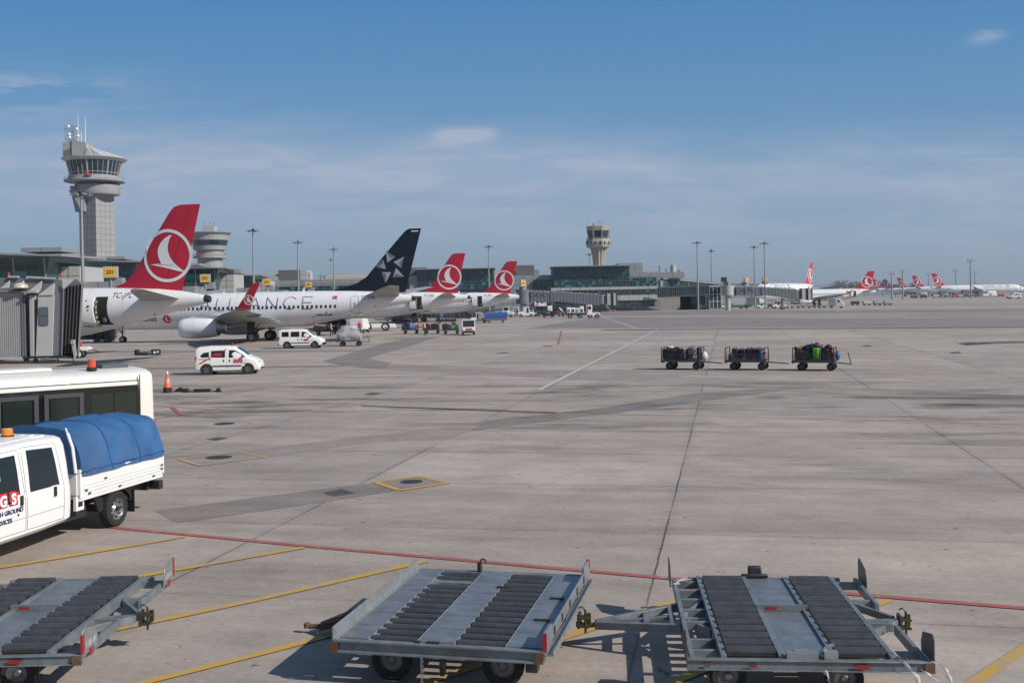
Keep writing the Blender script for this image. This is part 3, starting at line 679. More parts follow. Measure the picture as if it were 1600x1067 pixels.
        adv={'A':1.12,'L':.78,'I':.28,'N':1.08,'E':.95,'C':1.18,'S':.85,'T':1.0,'R':.9}
        Hh=1.3; x=0; sc_=1.52
        word='STAR ALLIANCE'; tot=0; gap=.22
        pos=[]
        for ch in word:
            if ch==' ': tot+=.9; continue
            pos.append((ch,tot)); tot+=adv[ch]+gap
        X_end=-9.2; zb=3.5
        for ch,p in pos:
            m=MB()
            for pl in st[ch]:
                q=[]
                for a,b in zip(pl[:-1],pl[1:]):
                    n_=6; q+=[(a[0]+(b[0]-a[0])*i/n_,a[1]+(b[1]-a[1])*i/n_) for i in range(n_)]
                q.append(pl[-1])
                for a,b in zip(q[:-1],q[1:]):
                    pa=port(X_end+(tot-gap-p-a[0])*sc_,zb+a[1]*Hh,.0); pb=port(X_end+(tot-gap-p-b[0])*sc_,zb+b[1]*Hh,.0); m.cyl(pa,pb,.042,n=5)
            m.build('letter',LETD,t,smooth=0)
    # antennas and small marks
    m=MB(); z=ZT
    for x in(xt+12.5,2.0,8.0):
        m.prism([(x,z-.05),(x+.35,z-.05),(x+.1,z+.42),(x-.05,z+.42)],-.02,.02)
    m.each('antenna',EMB,t)
    m=MB()
    for x,zz in((xt+3.4,4.9),(xt+4.2,3.65),(xt+9.5,3.1),(xt+11,2.6),(xt+7.2,2.7)): a=port(x,zz,.0); m.box(a,(.22,.05,.08))
    m.each('vent',DKMET,t)
    return t
HD=R(167)
fo=Vector((20.3,0)); 
def at_tail(px,Z,rz,sc=1,d=20.3):     # place so that the fin tip falls at px, Z
    c=XZ(px,Z); return (c.x+math.cos(rz)*d*sc,Z+math.sin(rz)*d*sc,0)
jhe=airliner('b','airliner','white airliner with navy fin of five silver triangles and thin ALLIANCE lettering','TC-JHE',at_tail(653.2,119,R(170),1.04),R(170),False); jhe.scale=(1.04,)*3
jpl=airliner('a','airliner','nearest red finned airliner, its open rear door beside the jet bridge','TC-JPL',at_tail(314.7,79,HD),HD,True)
FAR=('window','registration','type_name','antenna','vent','flag')
a3=dup(jpl,at_tail(728,170,R(169)),R(169),'open doored airliner whose red fin stands just right of the navy fin',skip=('registration','doorway_x')); REG['a'](a3,'TC-JRK')
a4=dup(jpl,at_tail(809,210,R(169)),R(169),'farthest airliner of the left hand row, red fin by the light mast',skip=('registration',)); REG['a'](a4,'TC-JRU')
r2=dup(jpl,at_tail(1367,372,R(178)),R(178),'white airliner at the right hand jet bridge, red fin before the dark trees')
r1=dup(jpl,at_tail(1271,480,R(235),1.55),R(235),'large white airliner turned away behind the glass pier, narrow bright red fin',sc=1.55,skip=FAR)
r7=dup(jpl,at_tail(1456,740,R(-3),1.44),R(-3),'long white airliner facing right at the right edge, biggest of the right leaning red fins',sc=1.44,skip=FAR)
r6=dup(jpl,at_tail(1425.5,830,R(-8),1.44),R(-8),'white airliner facing right, its red fin second from the right edge',sc=1.44,skip=FAR)
r5=dup(jpl,at_tail(1402,930,R(-12),1.44),R(-12),'white airliner facing right, its red fin third from the right edge',sc=1.44,skip=FAR)
r4=dup(jpl,at_tail(1380,900,R(-30),1.3),R(-30),'white airliner facing right away, smaller slim red fin left of the right leaning fins',sc=1.3,skip=FAR)
r8=dup(jpl,at_tail(1363,1000,R(-12),1.44),R(-12),'white airliner mostly hidden behind the big red fin over the dark trees',sc=1.44,skip=FAR)
# ================================================================ ROAD VEHICLES
SEAM=mat('panel_gap',(.10,.10,.10),.7)
def flip(mb): return mb
class Body:
    """vehicle shell lofted from stations (x, zbottom, zbelt, zroof, half width, half roof width), front is +x"""
    def __init__(s,st): s.st=sorted(st)
    def at(s,x): return lerp(s.st,x)
    def ring(s,x):
        zb,zl,zr,w,wr=s.at(x); h=zr-zl
        p=[(w*.55,zb),(w*.90,zb+.01),(w*.985,zb+.08),(w,zb+(zl-zb)*.45),(w*.995,zl-.08),(w*.975,zl),(wr+(w-wr)*.45,zl+h*.45),(wr,zl+h*.84),(wr-.05,zl+h*.95),(wr-.16,zr),(wr*.4,zr+.02*min(1,h*3))]
        return [(x,y,z) for y,z in p]+[(x,-y,z) for y,z in p[::-1]]
    def side(s,x,z,off=.008,sg=1):
        zb,zl,zr,w,wr=s.at(x); h=zr-zl
        tab=[(zb,w*.9),(zb+.08,w*.985),(zb+(zl-zb)*.45,w),(zl-.08,w*.995),(zl,w*.975),(zl+h*.45,wr+(w-wr)*.45),(zl+h*.84,wr),(zl+h*.95,wr-.05)]
        return (x,sg*(lerp(sorted(tab),z)[0]+off),z)
    def build(s,name,m,par,step=.12,smooth=38):
        b=MB(); xs=[]
        for a,c in zip(s.st[:-1],s.st[1:]):
            n=max(1,int((c[0]-a[0])/step)); xs+=[a[0]+(c[0]-a[0])*i/n for i in range(n)]
        xs.append(s.st[-1][0]); b.rings([s.ring(x) for x in xs]); return b.build(name,m,par,smooth=smooth)
    def patch(s,mb,poly,off,sg=1): return shape(mb,poly,lambda x,z:s.side(x,z,off,sg),.12)
    def line(s,mb,pts,r=.006,sg=1,off=.0):
        q=[]
        for a,b in zip(pts[:-1],pts[1:]):
            n=max(1,int(math.hypot(b[0]-a[0],b[1]-a[1])/.1)); q+=[(a[0]+(b[0]-a[0])*i/n,a[1]+(b[1]-a[1])*i/n) for i in range(n)]
        q.append(pts[-1]); mb.tube([s.side(x,z,off,sg) for x,z in q],r,4)
def sidetext(par,B,body,size,x0,z0,m,sg=1,name='lettering',shear=0,bold=0,off=.014,dirx=-1):
    return text(name,body,size,m,par,lambda x,y:B.side(x0+dirx*x,z0+y,off,sg),shear=shear,bold=bold)
def van(label,loc,rz,kind):
    t=thing('van',label,'van',loc,rz)
    if kind=='q':   # short rounded panel car
        B=Body([(-1.98,.42,.95,1.30,.72,.60),(-1.93,.30,.98,1.60,.80,.66),(-1.80,.26,1.0,1.69,.83,.68),(-1.2,.22,1.0,1.74,.84,.69),(0,.21,.98,1.74,.84,.69),(.45,.21,.97,1.68,.84,.67),(1.0,.22,.97,1.32,.84,.66),(1.28,.22,.97,1.10,.83,.66),(1.6,.23,.86,.97,.81,.66),(1.85,.24,.72,.83,.76,.60),(1.98,.30,.55,.62,.66,.50)])
        wx=(-1.26,1.24); wr=.315; gl=[[(-1.62,1.10),(-1.62,1.22),(-1.45,1.36),(-1.12,1.40),(-1.10,1.08),(-1.5,1.07)],[(-.98,1.07),(-.98,1.47),(-.14,1.49),(-.14,1.05)],[(.08,1.03),(.10,1.50),(.45,1.48),(.88,1.24),(1.10,1.03)]]
        ws=(.53,1.20)
    else:
        B=Body([(-2.10,.45,1.0,1.50,.78,.66),(-2.06,.30,1.03,1.72,.84,.70),(-1.9,.27,1.04,1.79,.855,.72),(-1.2,.24,1.04,1.82,.86,.73),(.1,.23,1.03,1.82,.86,.73),(.5,.23,1.02,1.74,.86,.71),(1.05,.24,1.02,1.36,.86,.70),(1.32,.24,1.0,1.12,.85,.70),(1.7,.25,.92,1.02,.83,.68),(1.98,.26,.78,.90,.79,.62),(2.12,.32,.58,.66,.70,.52)])
        wx=(-1.28,1.32); wr=.32; gl=[[(-1.78,1.12),(-1.78,1.58),(-1.12,1.60),(-1.10,1.12)],[(-.92,1.11),(-.92,1.60),(-.10,1.60),(-.10,1.10)],[(.10,1.09),(.12,1.60),(.48,1.56),(.92,1.30),(1.12,1.08)]]
        ws=(.60,1.22)
    B.build('body',FWHITE,t)
    m=MB(); a=[]
    for x in(ws[0],(ws[0]+ws[1])/2,ws[1]):
        zb,zl,zr,w,wr_=B.at(x); a.append([(x,-(wr_-.16),zr+.025),(x+.01,-(wr_-.4),zr+.035),(x+.01,wr_-.4,zr+.035),(x,wr_-.16,zr+.025)])
    m.rings(a,cap=False,closed=False); m.build('windscreen',GLASS,t)
    for sg in(1,-1):
        for i,g in enumerate(gl):
            m=MB(); B.patch(m,g,.010,sg); w_=m.build('window',GLASS,t)
        if kind=='q' and sg<0:
            sidetext(w_.parent,B,'GGG',.24,-.86,1.16,REDP,sg,name='window_lettering',bold=.015,off=.02,dirx=1)
        m=MB(); B.line(m,[(-.04,.35),(-.04,1.55)],sg=sg); B.line(m,[(1.0,.62),(1.15,1.0)],sg=sg); B.line(m,[(-1.05,.5),(-1.05,1.5)],sg=sg); m.build('door_seam',SEAM,t)
        for x in(-.22,.14):
            m=MB(); p=B.side(x,.86,.0,sg); m.box((p[0],p[1],p[2]),(.07,.04,.15)); m.build('door_handle',BLACK,t,bevel=.01)
        m=MB(); B.patch(m,[(-.9,.50),(.85,.50),(.85,.57),(-.9,.57)],.022,sg); m.build('rubbing_strip',BLACK,t)
        if kind=='q' and sg<0:
            m=MB(); B.patch(m,[(-1.72,.72),(-1.64,.66),(-.95,1.07),(-.86,1.13),(-.98,1.12)],.012,sg); B.patch(m,[(-.30,1.42),(-.16,1.44),(-.05,1.56),(-.15,1.56)],.014,sg); m.build('red_stripe',REDP,t)
            m=MB(); B.patch(m,[(-1.75,.955),(-.98,.93),(-.98,.965),(-1.75,.99)],.012,sg); m.build('slide_rail',BLACK,t)
        sidetext(t,B,'GGG',.26 if kind=='q' else .20,.34 if kind=='q' else .28,.76,REDP,sg,name='logo',shear=.2,bold=.02,dirx=1 if sg<0 else -1)
        sidetext(t,B,'GROUND SERVICES',.075,.36,.68,LETB,sg,name='small_lettering',dirx=1 if sg<0 else -1)
        for x in wx:
            m=MB(); y=B.at(x)[3]; m.cyl((x,sg*(y-.25),wr+.01),(x,sg*(y+.006),wr+.01),wr+.065,n=26); m.build('wheel_arch',BLACK if kind!='q' else mat('arch_shadow',(.03,.03,.03),.9),t)
            wheel(t,(x,sg*(y-.085),wr),wr,.21,side=sg,spokes=7,rr=.66)
        m=MB(); x0=B.st[0][0]; p=B.side(x0+.06,.95,.005,sg); m.box((p[0]+.01,p[1]-sg*.02,.98),(.12,.06,.32)); m.build('tail_light',REDP,t,bevel=.02)
        m=MB(); xf=B.st[-1][0]; p=B.side(xf-.22,.72,.0,sg); m.box((xf-.17,sg*.58,.74 if kind=='q' else .78),(.22,.26,.15),rz=-sg*.35); m.build('headlight',mat('lamp_lens',(.5,.52,.55),.08,.3),t,bevel=.04)
        m=MB(); p=B.side(.95,1.08,.06,sg); m.box((p[0],p[1]+sg*.06,p[2]+.04),(.10,.16,.13)); m.build('mirror',BLACK,t,bevel=.03)
    if kind!='q':
        m=MB(); m.box((2.06,0,.42),(.22,1.5,.26)); m.build('front_bumper',BLACK,t,bevel=.05); m=MB(); m.box((-2.06,0,.42),(.18,1.6,.26)); m.build('rear_bumper',BLACK,t,bevel=.05)
    else:
        m=MB(); m.box((1.93,0,.36),(.12,1.2,.10)); m.build('front_grille',BLACK,t)
    m=MB(); zz=B.at(.1)[2]+.02; m.cyl((.15,0,zz-.02),(.15,0,zz+.03),.06,n=14); bs=m.build('beacon_base',BLACK,t); m=MB(); m.cyl((.15,0,zz+.03),(.15,0,zz+.15),.055,.05,n=14); m.build('beacon',REDP if kind=='q' else ORANGE,bs)
    m=MB(); m.b2(-1.6,1.6,-.7,.7,.17,.3); m.build('underbody',BLACK,t)
    return t
va=G(318,586); vb=G(394,584.3); d=vb-va; rz=math.atan2(d.y,d.x); c=(va+vb)/2; nrm=Vector((-math.sin(rz),math.cos(rz),0))
van('white rounded delivery van with diagonal red stripe and red GGG logo','' or tuple(c+nrm*.75),rz,'q')
va=G(448,544.8); vb=G(492,544); d=vb-va; rz=math.atan2(d.y,d.x); c=(va+vb)/2; nrm=Vector((-math.sin(rz),math.cos(rz),0))
van('white boxy van with black bumpers, parked under the airliner beside the wrapped load',tuple(c+nrm*.75),rz,'d')
# ---------------------------------------------------------------- double cab pickup with the blue canopy
def truck():
    hd=Vector((-.235,-.972,0)).normalized(); lf=Vector((-hd.y,hd.x,0)); w=G(178,822)
    o=w-lf*.86
    t=thing('pickup_truck','white double cab dropside truck with blue tarpaulin over its bed','pickup truck',tuple(o),math.atan2(hd.y,hd.x))
    B=Body([(1.40,.42,1.12,1.92,.93,.80),(1.46,.40,1.14,1.97,.955,.82),(2.2,.37,1.16,2.0,.97,.83),(3.2,.36,1.16,1.99,.97,.83),(3.6,.36,1.15,1.93,.97,.82),(4.2,.37,1.13,1.40,.96,.80),(4.45,.38,1.10,1.22,.95,.80),(4.9,.40,.95,1.08,.90,.76),(5.12,.46,.70,.80,.80,.64)])
    cab=B.build('cab',FWHITE,t)
    m=MB()
    for i in range(7):
        y=-.6+i*.2; m.b2(1.7,3.3,y-.03,y+.03,1.985,2.012)
    m.build('roof_ribs',FWHITE,cab,bevel=.008)
    a=[]; m=MB()
    for x in(3.66,3.95,4.26):
        zb,zl,zr,w_,wr_=B.at(x); a.append([(x,-(wr_-.14),zr+.03),(x+.02,0,zr+.05),(x,wr_-.14,zr+.03)])
    m.rings(a,cap=False,closed=False); m.build('windscreen',GLASS,cab)
    for sg in(1,-1):
        # rear door
        for nm,x0,x1,pane,hx in(('rear_door',1.62,2.60,[(1.72,1.13),(1.78,1.80),(2.46,1.84),(2.50,1.13)],1.88),('front_door',2.64,3.78,[(2.76,1.02),(2.76,1.80),(3.35,1.80),(3.78,1.46),(3.9,1.25),(3.4,1.15),(3.2,1.02)],2.76)):
            m=MB(); B.line(m,[(x0,.50),(x0-.02,1.15),(x0+.06,1.86),(x1-.02,1.90),(x1,1.15),(x1,.50),(x0,.50)] if nm=='rear_door' else [(x0,.5),(x0,1.15),(x0+.02,1.88),(3.40,1.86),(4.05,1.36),(4.1,.8),(3.85,.5),(x0,.5)],.005,sg,off=.001); B.line(m,[(x0,.72),(x1,.72)],.004,sg,off=.001); dr=m.build(nm,SEAM,cab)
            m=MB(); B.patch(m,pane,.012,sg); m.build('window',GLASS,dr)
            m=MB(); p=B.side(hx,1.03,.0,sg); m.box((p[0],p[1]+sg*.004,p[2]),(.17,.02,.21)); cup=m.build('handle_recess',FWHITE,dr,bevel=.01); m=MB(); m.box((p[0],p[1]+sg*.025,p[2]),(.07,.03,.17)); m.build('door_handle',BLACK,dr,bevel=.012)
        m=MB(); p=B.side(2.83,.80,.0,sg); m.cyl((p[0],p[1]-sg*.02,p[2]),(p[0],p[1]+sg*.008,p[2]),.022,n=12); m.build('door_lock',BLACK,cab)
        # logo : red slanted tiles with white letters
        if sg==1:
            for i,ch in enumerate('TGS'):
                x=3.62-i*.285; m=MB(); B.patch(m,[(x,.98),(x-.235,.98),(x-.27,1.22),(x-.035,1.22)],.010,sg); q=m.build('logo_tile',REDP,cab)
                text('logo_letter',ch,.24,EMB,q,lambda u,v,x=x:B.side(x-.05-u,1.01+v,.018,sg),shear=.15,bold=.012)
            sidetext(cab,B,'TURKISH GROUND',.105,3.62,.85,LETB,sg,name='door_lettering',bold=.004,off=.010)
            sidetext(cab,B,'SERVICES',.105,3.42,.71,LETB,sg,name='door_lettering',bold=.004,off=.010)
        for x in(3.8,):
            m=MB(); m.cyl((x,sg*.6,.36),(x,sg*.975,.36),.44,n=30); m.build('wheel_arch',BLACK,cab)
            wheel(t,(x,sg*.86,.35),.35,.21,side=sg,spokes=6)
        m=MB(); p=B.side(3.95,1.25,.02,sg); m.box((4.0,p[1]+sg*.14,1.32),(.10,.22,.32)); m.build('mirror',BLACK,cab,bevel=.03)
        m=MB(); m.box((4.92,sg*.66,.84),(.3,.24,.22),rz=-sg*.3); m.build('headlight',mat('lamp_lens',(.5,.52,.55),.08,.3),cab,bevel=.03)
        wheel(t,(0,sg*.86,.35),.35,.22,side=sg,rr=.60,n=36,rim=mat('chrome_wheel',(.6,.6,.6),.25,.9,var=.1,scale=20))
    # wheel details of the visible rear wheel: dark slots and hub
    m=MB()
    for i in range(8):
        a=2*math.pi*i/8; m.cyl((math.cos(a)*.155,.905,math.sin(a)*.155),(math.cos(a)*.155,.93,math.sin(a)*.155),.022,n=8)
    m.cyl((0,.9,0),(0,.965,0),.05,n=14)
    q=m.build('hub_slots',BLACK,t,loc=(0,0,.35))
    m=MB(); m.box((5.05,0,.5),(.22,1.7,.28)); m.build('front_bumper',BLACK,t,bevel=.05)
    # beacon and headboard
    m=MB(); m.cyl((2.0,.1,2.0),(2.0,.1,2.03),.12,n=18); bs=m.build('beacon_base',BLACK,t); m=MB(); m.cyl((2.0,.1,2.03),(2.0,.1,2.15),.10,.095,n=18); m.build('beacon',ORANGE,bs,bevel=.01)
    # chassis
    m=MB()
    for y in(.38,-.38): m.b2(-1.55,3.4,y-.04,y+.04,.46,.62)
    m.b2(-.06,.06,-.8,.8,.29,.41); m.b2(.7,1.35,.45,.75,.35,.62); m.b2(-1.5,-1.4,-.7,.7,.45,.6); m.build('chassis',DKMET,t)
    # bed
    bx0,bx1=-1.52,1.22
    m=MB(); m.b2(bx0,bx1,-1.0,1.0,.78,.84); m.b2(bx0,bx1,.93,1.0,.72,.80); m.b2(bx0,bx1,-1.0,-.93,.72,.80); bed=m.build('bed',FWHITE,t,bevel=.006)
    for sg in(1,-1):
        m=MB(); m.b2(bx0+.02,bx1-.07,sg*.975,sg*1.0,.84,1.22)
        for z in(.88,.94,1.0): m.b2(bx0+.02,bx1-.07,sg*1.0,sg*1.012,z-.018,z+.008)
        m.b2(bx0+.02,bx1-.07,sg*.97,sg*1.02,1.19,1.225)
        pn=m.build('side_board',FWHITE,bed,bevel=.005)
        m=MB(); m.b2(bx1-.07,bx1,sg*.95,sg*1.015,.76,1.30); m.b2(bx0-.03,bx0+.03,sg*.95,sg*1.02,.80,1.24); m.each('corner_post',FWHITE,bed,bevel=.006)
        m=MB()
        for x,z in((bx0+.05,1.17),(bx0+.05,.98),(bx0+.05,.90),(bx0+.35,.80),(0,.80),(.95,.83),(.45,1.03),(1.05,.90)): m.box((x,sg*1.018,z),(.07,.02,.025))
        m.each('latch',BLACK,pn)
    m=MB(); m.b2(bx0-.03,bx0,-.95,.95,.84,1.22); m.build('tailgate',FWHITE,bed)
    m=MB(); m.b2(bx1,bx1+.03,-.95,.95,.84,1.22)
    for sg in(1,-1): m.tube([(bx1+.05,sg*.96,1.25),(bx1+.05,sg*.90,1.72),(bx1+.05,sg*.80,1.98)],.03,8)
    for y in(-.5,0,.5): m.tube([(bx1+.05,y,1.2),(bx1+.05,y,1.9)],.018,6)
    for sg in(1,-1): m.tube([(bx1+.06,sg*.80,1.98),(bx1+.10,sg*.80,2.08)],.02,6)
    m.build('headboard',FWHITE,bed)
    # tarpaulin over hoops, sagging between them
    m=MB(); rs=[]; rnd=random.Random(3)
    for i in range(30):
        u=i/29; x=bx0-.02+(bx1-bx0-.02)*u; hoop=abs(math.sin(math.pi*u*3)); sag=.035*hoop
        hh=.86-sag+(-.05 if u<.04 else 0); r=[]
        for j in range(33):
            v=j/32; a=math.pi*v
            q=1-abs(1-2*v)
            y,zz_=lerp([(0,1.04,0),(.15,1.025,.16),(.32,.96,.40),(.47,.88,.62),(.58,.79,.76),(.68,.66,.85),(.80,.42,.91),(1,0,.94)],q)
            if v>.5: y=-y
            z=1.17+zz_*hh/.86-.03*math.sin(math.pi*q)*hoop
            wr=.010*math.sin(x*9+j*.9)+.012*math.sin(x*4-j*.5)+rnd.uniform(-.003,.003)
            edge=math.exp(-((v if v<.5 else 1-v)/.05)**2)
            r.append((x,y*(1+wr*.8)-(0),z+wr*(1-edge)))
        rs.append(r)
    m.rings(rs,cap=True,closed=False)
    tp=m.build('tarpaulin',TARP,bed,smooth=70)
    for k in(9,10,19,20):
        if k in(9,19):
            m=MB(); m.tube([(p[0]+.03,p[1]*1.004,p[2]+.004) for p in rs[k]],.010,5); m.build('seam',mat('tarp_seam',(.02,.075,.19),.7),tp)
    m=MB()
    for sg in(1,-1):
        for i in range(9):
            x=bx0+.15+i*.31; m.ball((x,sg*1.045,1.285+.008*math.sin(i*2.1)),.010,6,4)
    m.each('eyelet',METAL,tp)
    m=MB()
    for sg in(1,-1):
        q=[(bx0+(bx1-bx0)*i/24,sg*1.048,1.265+.01*math.sin(i*1.3)) for i in range(25)]; m.tube(q,.009,5)
    m.build('tarp_cord',mat('blue_cord',(.02,.08,.3),.6),tp)
    # arches, mud flaps, rear bumper
    for sg in(1,-1):
        m=MB(); rs=[]
        for i in range(9):
            a=R(20+i*17.5); rs.append([(.45*math.cos(a),sg*.72,.35+.43*math.sin(a)),(.45*math.cos(a),sg*.98,.35+.43*math.sin(a)),(.43*math.cos(a),sg*.98,.33+.41*math.sin(a)),(.43*math.cos(a),sg*.72,.33+.41*math.sin(a))])
        m.rings(rs); m.bar((.44,sg*.9,.42),(.62,sg*.9,.76),.05,.2); m.bar((-.40,sg*.9,.45),(-.50,sg*.9,.76),.05,.2); m.build('mudguard',BLACK,t)
        m=MB(); m.box((-.52,sg*.85,.42),(.02,.26,.46)); m.build('mud_flap',BLACK,t)
        m=MB(); m.b2(1.05,1.28,sg*.90,sg*.96,.55,.80); m.build('step_bracket',FWHITE,t); m=MB(); m.b2(1.10,1.22,sg*.955,sg*.97,.62,.70); m.build('bracket_hole',BLACK,t)
    m=MB(); m.b2(-1.72,-1.58,-.85,.88,.44,.62); m.b2(-1.65,-.8,.55,.62,.5,.66); m.b2(-1.65,-.8,-.62,-.55,.5,.66); bp=m.build('rear_bumper',DKMET,t,bevel=.01)
    for sg in(1,-1): m=MB(); m.b2(-1.735,-1.72,sg*.65,sg*.86,.46,.60); m.build('tail_light',REDP,bp)
    # driver
    m=MB(); m.rings([[(3.02+a*math.cos(q),.35+b*math.sin(q),z) for q in [2*math.pi*i/12 for i in range(12)]] for z,a,b in((.9,.12,.2),(1.15,.12,.2),(1.35,.13,.23),(1.45,.10,.20),(1.5,.06,.07))]); 
    return t
truck()
# ---------------------------------------------------------------- passenger bus
def bus():
    e=G(243,560); p=Vector((XZ(797.5-557,25.9).x,25.9,0)); p=Vector(((243-800-2)/F*25.9,25.9,0)); d=Vector((.78,.625,0)).normalized(); L=11.2
    t=thing('bus','cream airport passenger bus with dark windows behind the blue covered truck','bus',tuple(p),math.atan2(d.y,d.x))
    # local: x forward to its right hand end at 0, body to -L; near side is -y ; body lies in +y
    H_=2.74
    def ringy(x,k=1):
        w=2.5; i=(1-k)*.18
        q=[(0+i,.35),(0+i,1.0),(.02+i,1.9),(.05+i,H_-.28),(.09+i,H_-.12),(.24+i,H_-.03-i*.3),(.6,H_+.03-i*.4),(w/2,H_+.05-i*.4),(w-.6,H_+.03-i*.4),(w-.24-i,H_-.03-i*.3),(w-.09-i,H_-.12),(w-.05-i,H_-.28),(w-.02-i,1.9),(w-i,1.0),(w-i,.35)]
        return [(x,y,z) for y,z in q]
    m=MB(); m.rings([ringy(x,k) for x,k in((-L,.2),(-L+.1,.8),(-L+.3,1),(-6,1),(-.35,1),(-.12,.85),(-.03,.5),(0,.0))]); body=m.build('body',CREAM,t,smooth=50)
    gm=MB(); gm.b2(-L+.4,-.42,-.012,.03,1.0,H_-.34); band=gm.build('window_band',mat('bus_glass',(.008,.010,.010),.08,spec=.6),t)
    # doors and window posts in the glass band
    DG=mat('bus_frame_grey',(.05,.052,.055),.5); INT=mat('bus_glass_green',(.018,.026,.022),.12)
    for x0,x1 in((-3.62,-2.72),(-2.60,-1.72),(-8.6,-7.7),(-7.6,-6.7)):
        m=MB()
        for a,b_,z0,z1 in((x0,x0+.10,.45,2.30),(x1-.10,x1,.45,2.30),(x0+.10,x1-.10,2.20,2.30),(x0+.10,x1-.10,.45,.55)): m.b2(a,b_,-.04,-.013,z0,z1)
        dd=m.build('door',DG,t,bevel=.004); m=MB(); m.b2(x0+.14,x1-.14,-.022,-.014,.57,2.18); m.build('door_glass',INT,dd)
    for x0,x1 in((-1.55,-1.05),(-6.4,-5.2),(-5.1,-4.0),(-1.0,-.5)):
        m=MB(); m.b2(x0,x1,-.020,-.013,1.35,2.24); w_=m.build('window',INT,t)
    m=MB(); m.b2(-L+.3,-.33,-.016,.02,H_-.20,H_-.19); m.b2(-.40,-.385,-.018,.02,.4,H_-.1); m.build('panel_seam',SEAM,t)
    m=MB(); m.b2(-5.5,-2.2,.75,1.7,H_+.04,H_+.13); m.b2(-9.8,-7,.5,2,H_+.04,H_+.16); m.build('roof_unit',CREAM,t,bevel=.03)
    m=MB(); m.b2(-1.0,-.35,.9,1.6,H_+.03,H_+.14); m.build('roof_vent',mat('vent_dark',(.08,.09,.1),.6),t,bevel=.02)
    m=MB(); m.cyl((-1.35,.55,H_+.03),(-1.35,.55,H_+.10),.12,n=18); b_=m.build('beacon_base',BLACK,t); m=MB(); m.cyl((-1.35,.55,H_+.10),(-1.35,.55,H_+.30),.10,.085,n=18); m.build('beacon',mat('beacon_red_orange',(.6,.09,.03),.25,coat=.5),b_,bevel=.01)
    for y in(.02,2.48):
        m=MB(); m.box((-.10,y,1.35),(.17,.10,.34)); m.build('tail_light',REDP,t,bevel=.02)
    m=MB(); m.b2(-.04,.02,.4,2.1,1.5,2.4); m.build('end_window',GLASS,t)
    for x in(-2.0,-8.9):
        for y,s in((.12,-1),(2.38,1)):
            m=MB(); m.cyl((x,y+.1*-s,.5),(x,y+s*.135,.5),.56,n=28); m.build('wheel_arch',BLACK,t); wheel(t,(x,y,.48),.48,.26,side=s,n=28)
    return t
bus()
# ---------------------------------------------------------------- small apron vehicles and trolleys
def gpu_trailer():
    p=G(126,559); t=thing('ground_power_trailer','white two wheeled trailer with small red box beside the jet bridge','trailer',(p.x,p.y,0),R(8))
    m=MB(); m.b2(-1.6,.75,-.5,.5,.62,.95); m.b2(.75,.95,-.4,.4,.70,.85); m.build('body',FWHITE,t,bevel=.03)
    m=MB(); m.b2(-.25,.15,-.45,-.05,.96,1.35); m.build('red_box',REDP,t,bevel=.02)
    for s in(1,-1): wheel(t,(0,s*.55,.36),.36,.2,side=s,rr=.66,rim=EMB)
    m=MB(); m.bar((.9,0,.7),(1.5,0,.5),.06); m.build('tow_bar',DKMET,t)
gpu_trailer()
SUIT=[mat('bag_'+n,c,.6,var=.25,scale=9) for n,c in(('black',(.010,.010,.012)),('charcoal',(.03,.032,.036)),('navy',(.012,.02,.05)),('brown',(.05,.025,.018)),('red',(.42,.03,.04)),('blue',(.02,.12,.32)),('grey',(.16,.16,.165)),('green',(.09,.42,.015)),('purple',(.10,.03,.13)),('pink',(.55,.18,.32)),('white',(.6,.6,.62)),('tan',(.28,.20,.13)),('skyblue',(.05,.3,.6)))]
BN=['black','charcoal','navy','brown','red','blue','grey','green','purple','pink','white','tan','sky blue']
def suitcase(loc,w,d,h,ci,rz,tilt,label,group,handle=True,band=False):
    t=thing('suitcase',label,'suitcase',loc,rz,group); t.rotation_euler=(tilt,0,rz)
    m=MB(); m.b2(-w/2,w/2,-d/2,d/2,.02,h); m.build('shell',SUIT[ci],t,bevel=min(.05,d*.2))
    if handle:
        m=MB(); m.tube([(-.10,0,h),(-.10,0,h+.06),(.10,0,h+.06),(.10,0,h)],.014,5); m.build('handle',BLACK,t)
        m=MB(); m.b2(-w/2+.05,w/2-.05,-d/2-.012,-d/2,h*.3,h*.32); m.b2(-w/2+.05,w/2-.05,-d/2-.012,-d/2,h*.7,h*.72); m.build('zip',mat('zip_grey',(.05,.05,.055),.4),t)
    return t
def softbag(loc,r,ci,rz,label,group,knot=False):
    t=thing('holdall',label,'bag',loc,rz,group)
    m=MB(); m.ball((0,0,r[2]),r,14,9,.11); m.build('body',SUIT[ci],t,smooth=60)
    m=MB(); m.tube([(-r[0]*.4,0,r[2]*1.8),(-r[0]*.25,0,r[2]*2.15),(r[0]*.25,0,r[2]*2.15),(r[0]*.4,0,r[2]*1.8)],.014,5); m.build('strap',BLACK,t)
    return t
CARTM=mat('cart_frame',(.075,.08,.085),.5,.4,var=.2,scale=4,dirt=.2)
CARTB=mat('cart_frame_grey',(.20,.205,.21),.5,.4,var=.2,scale=4,dirt=.2)
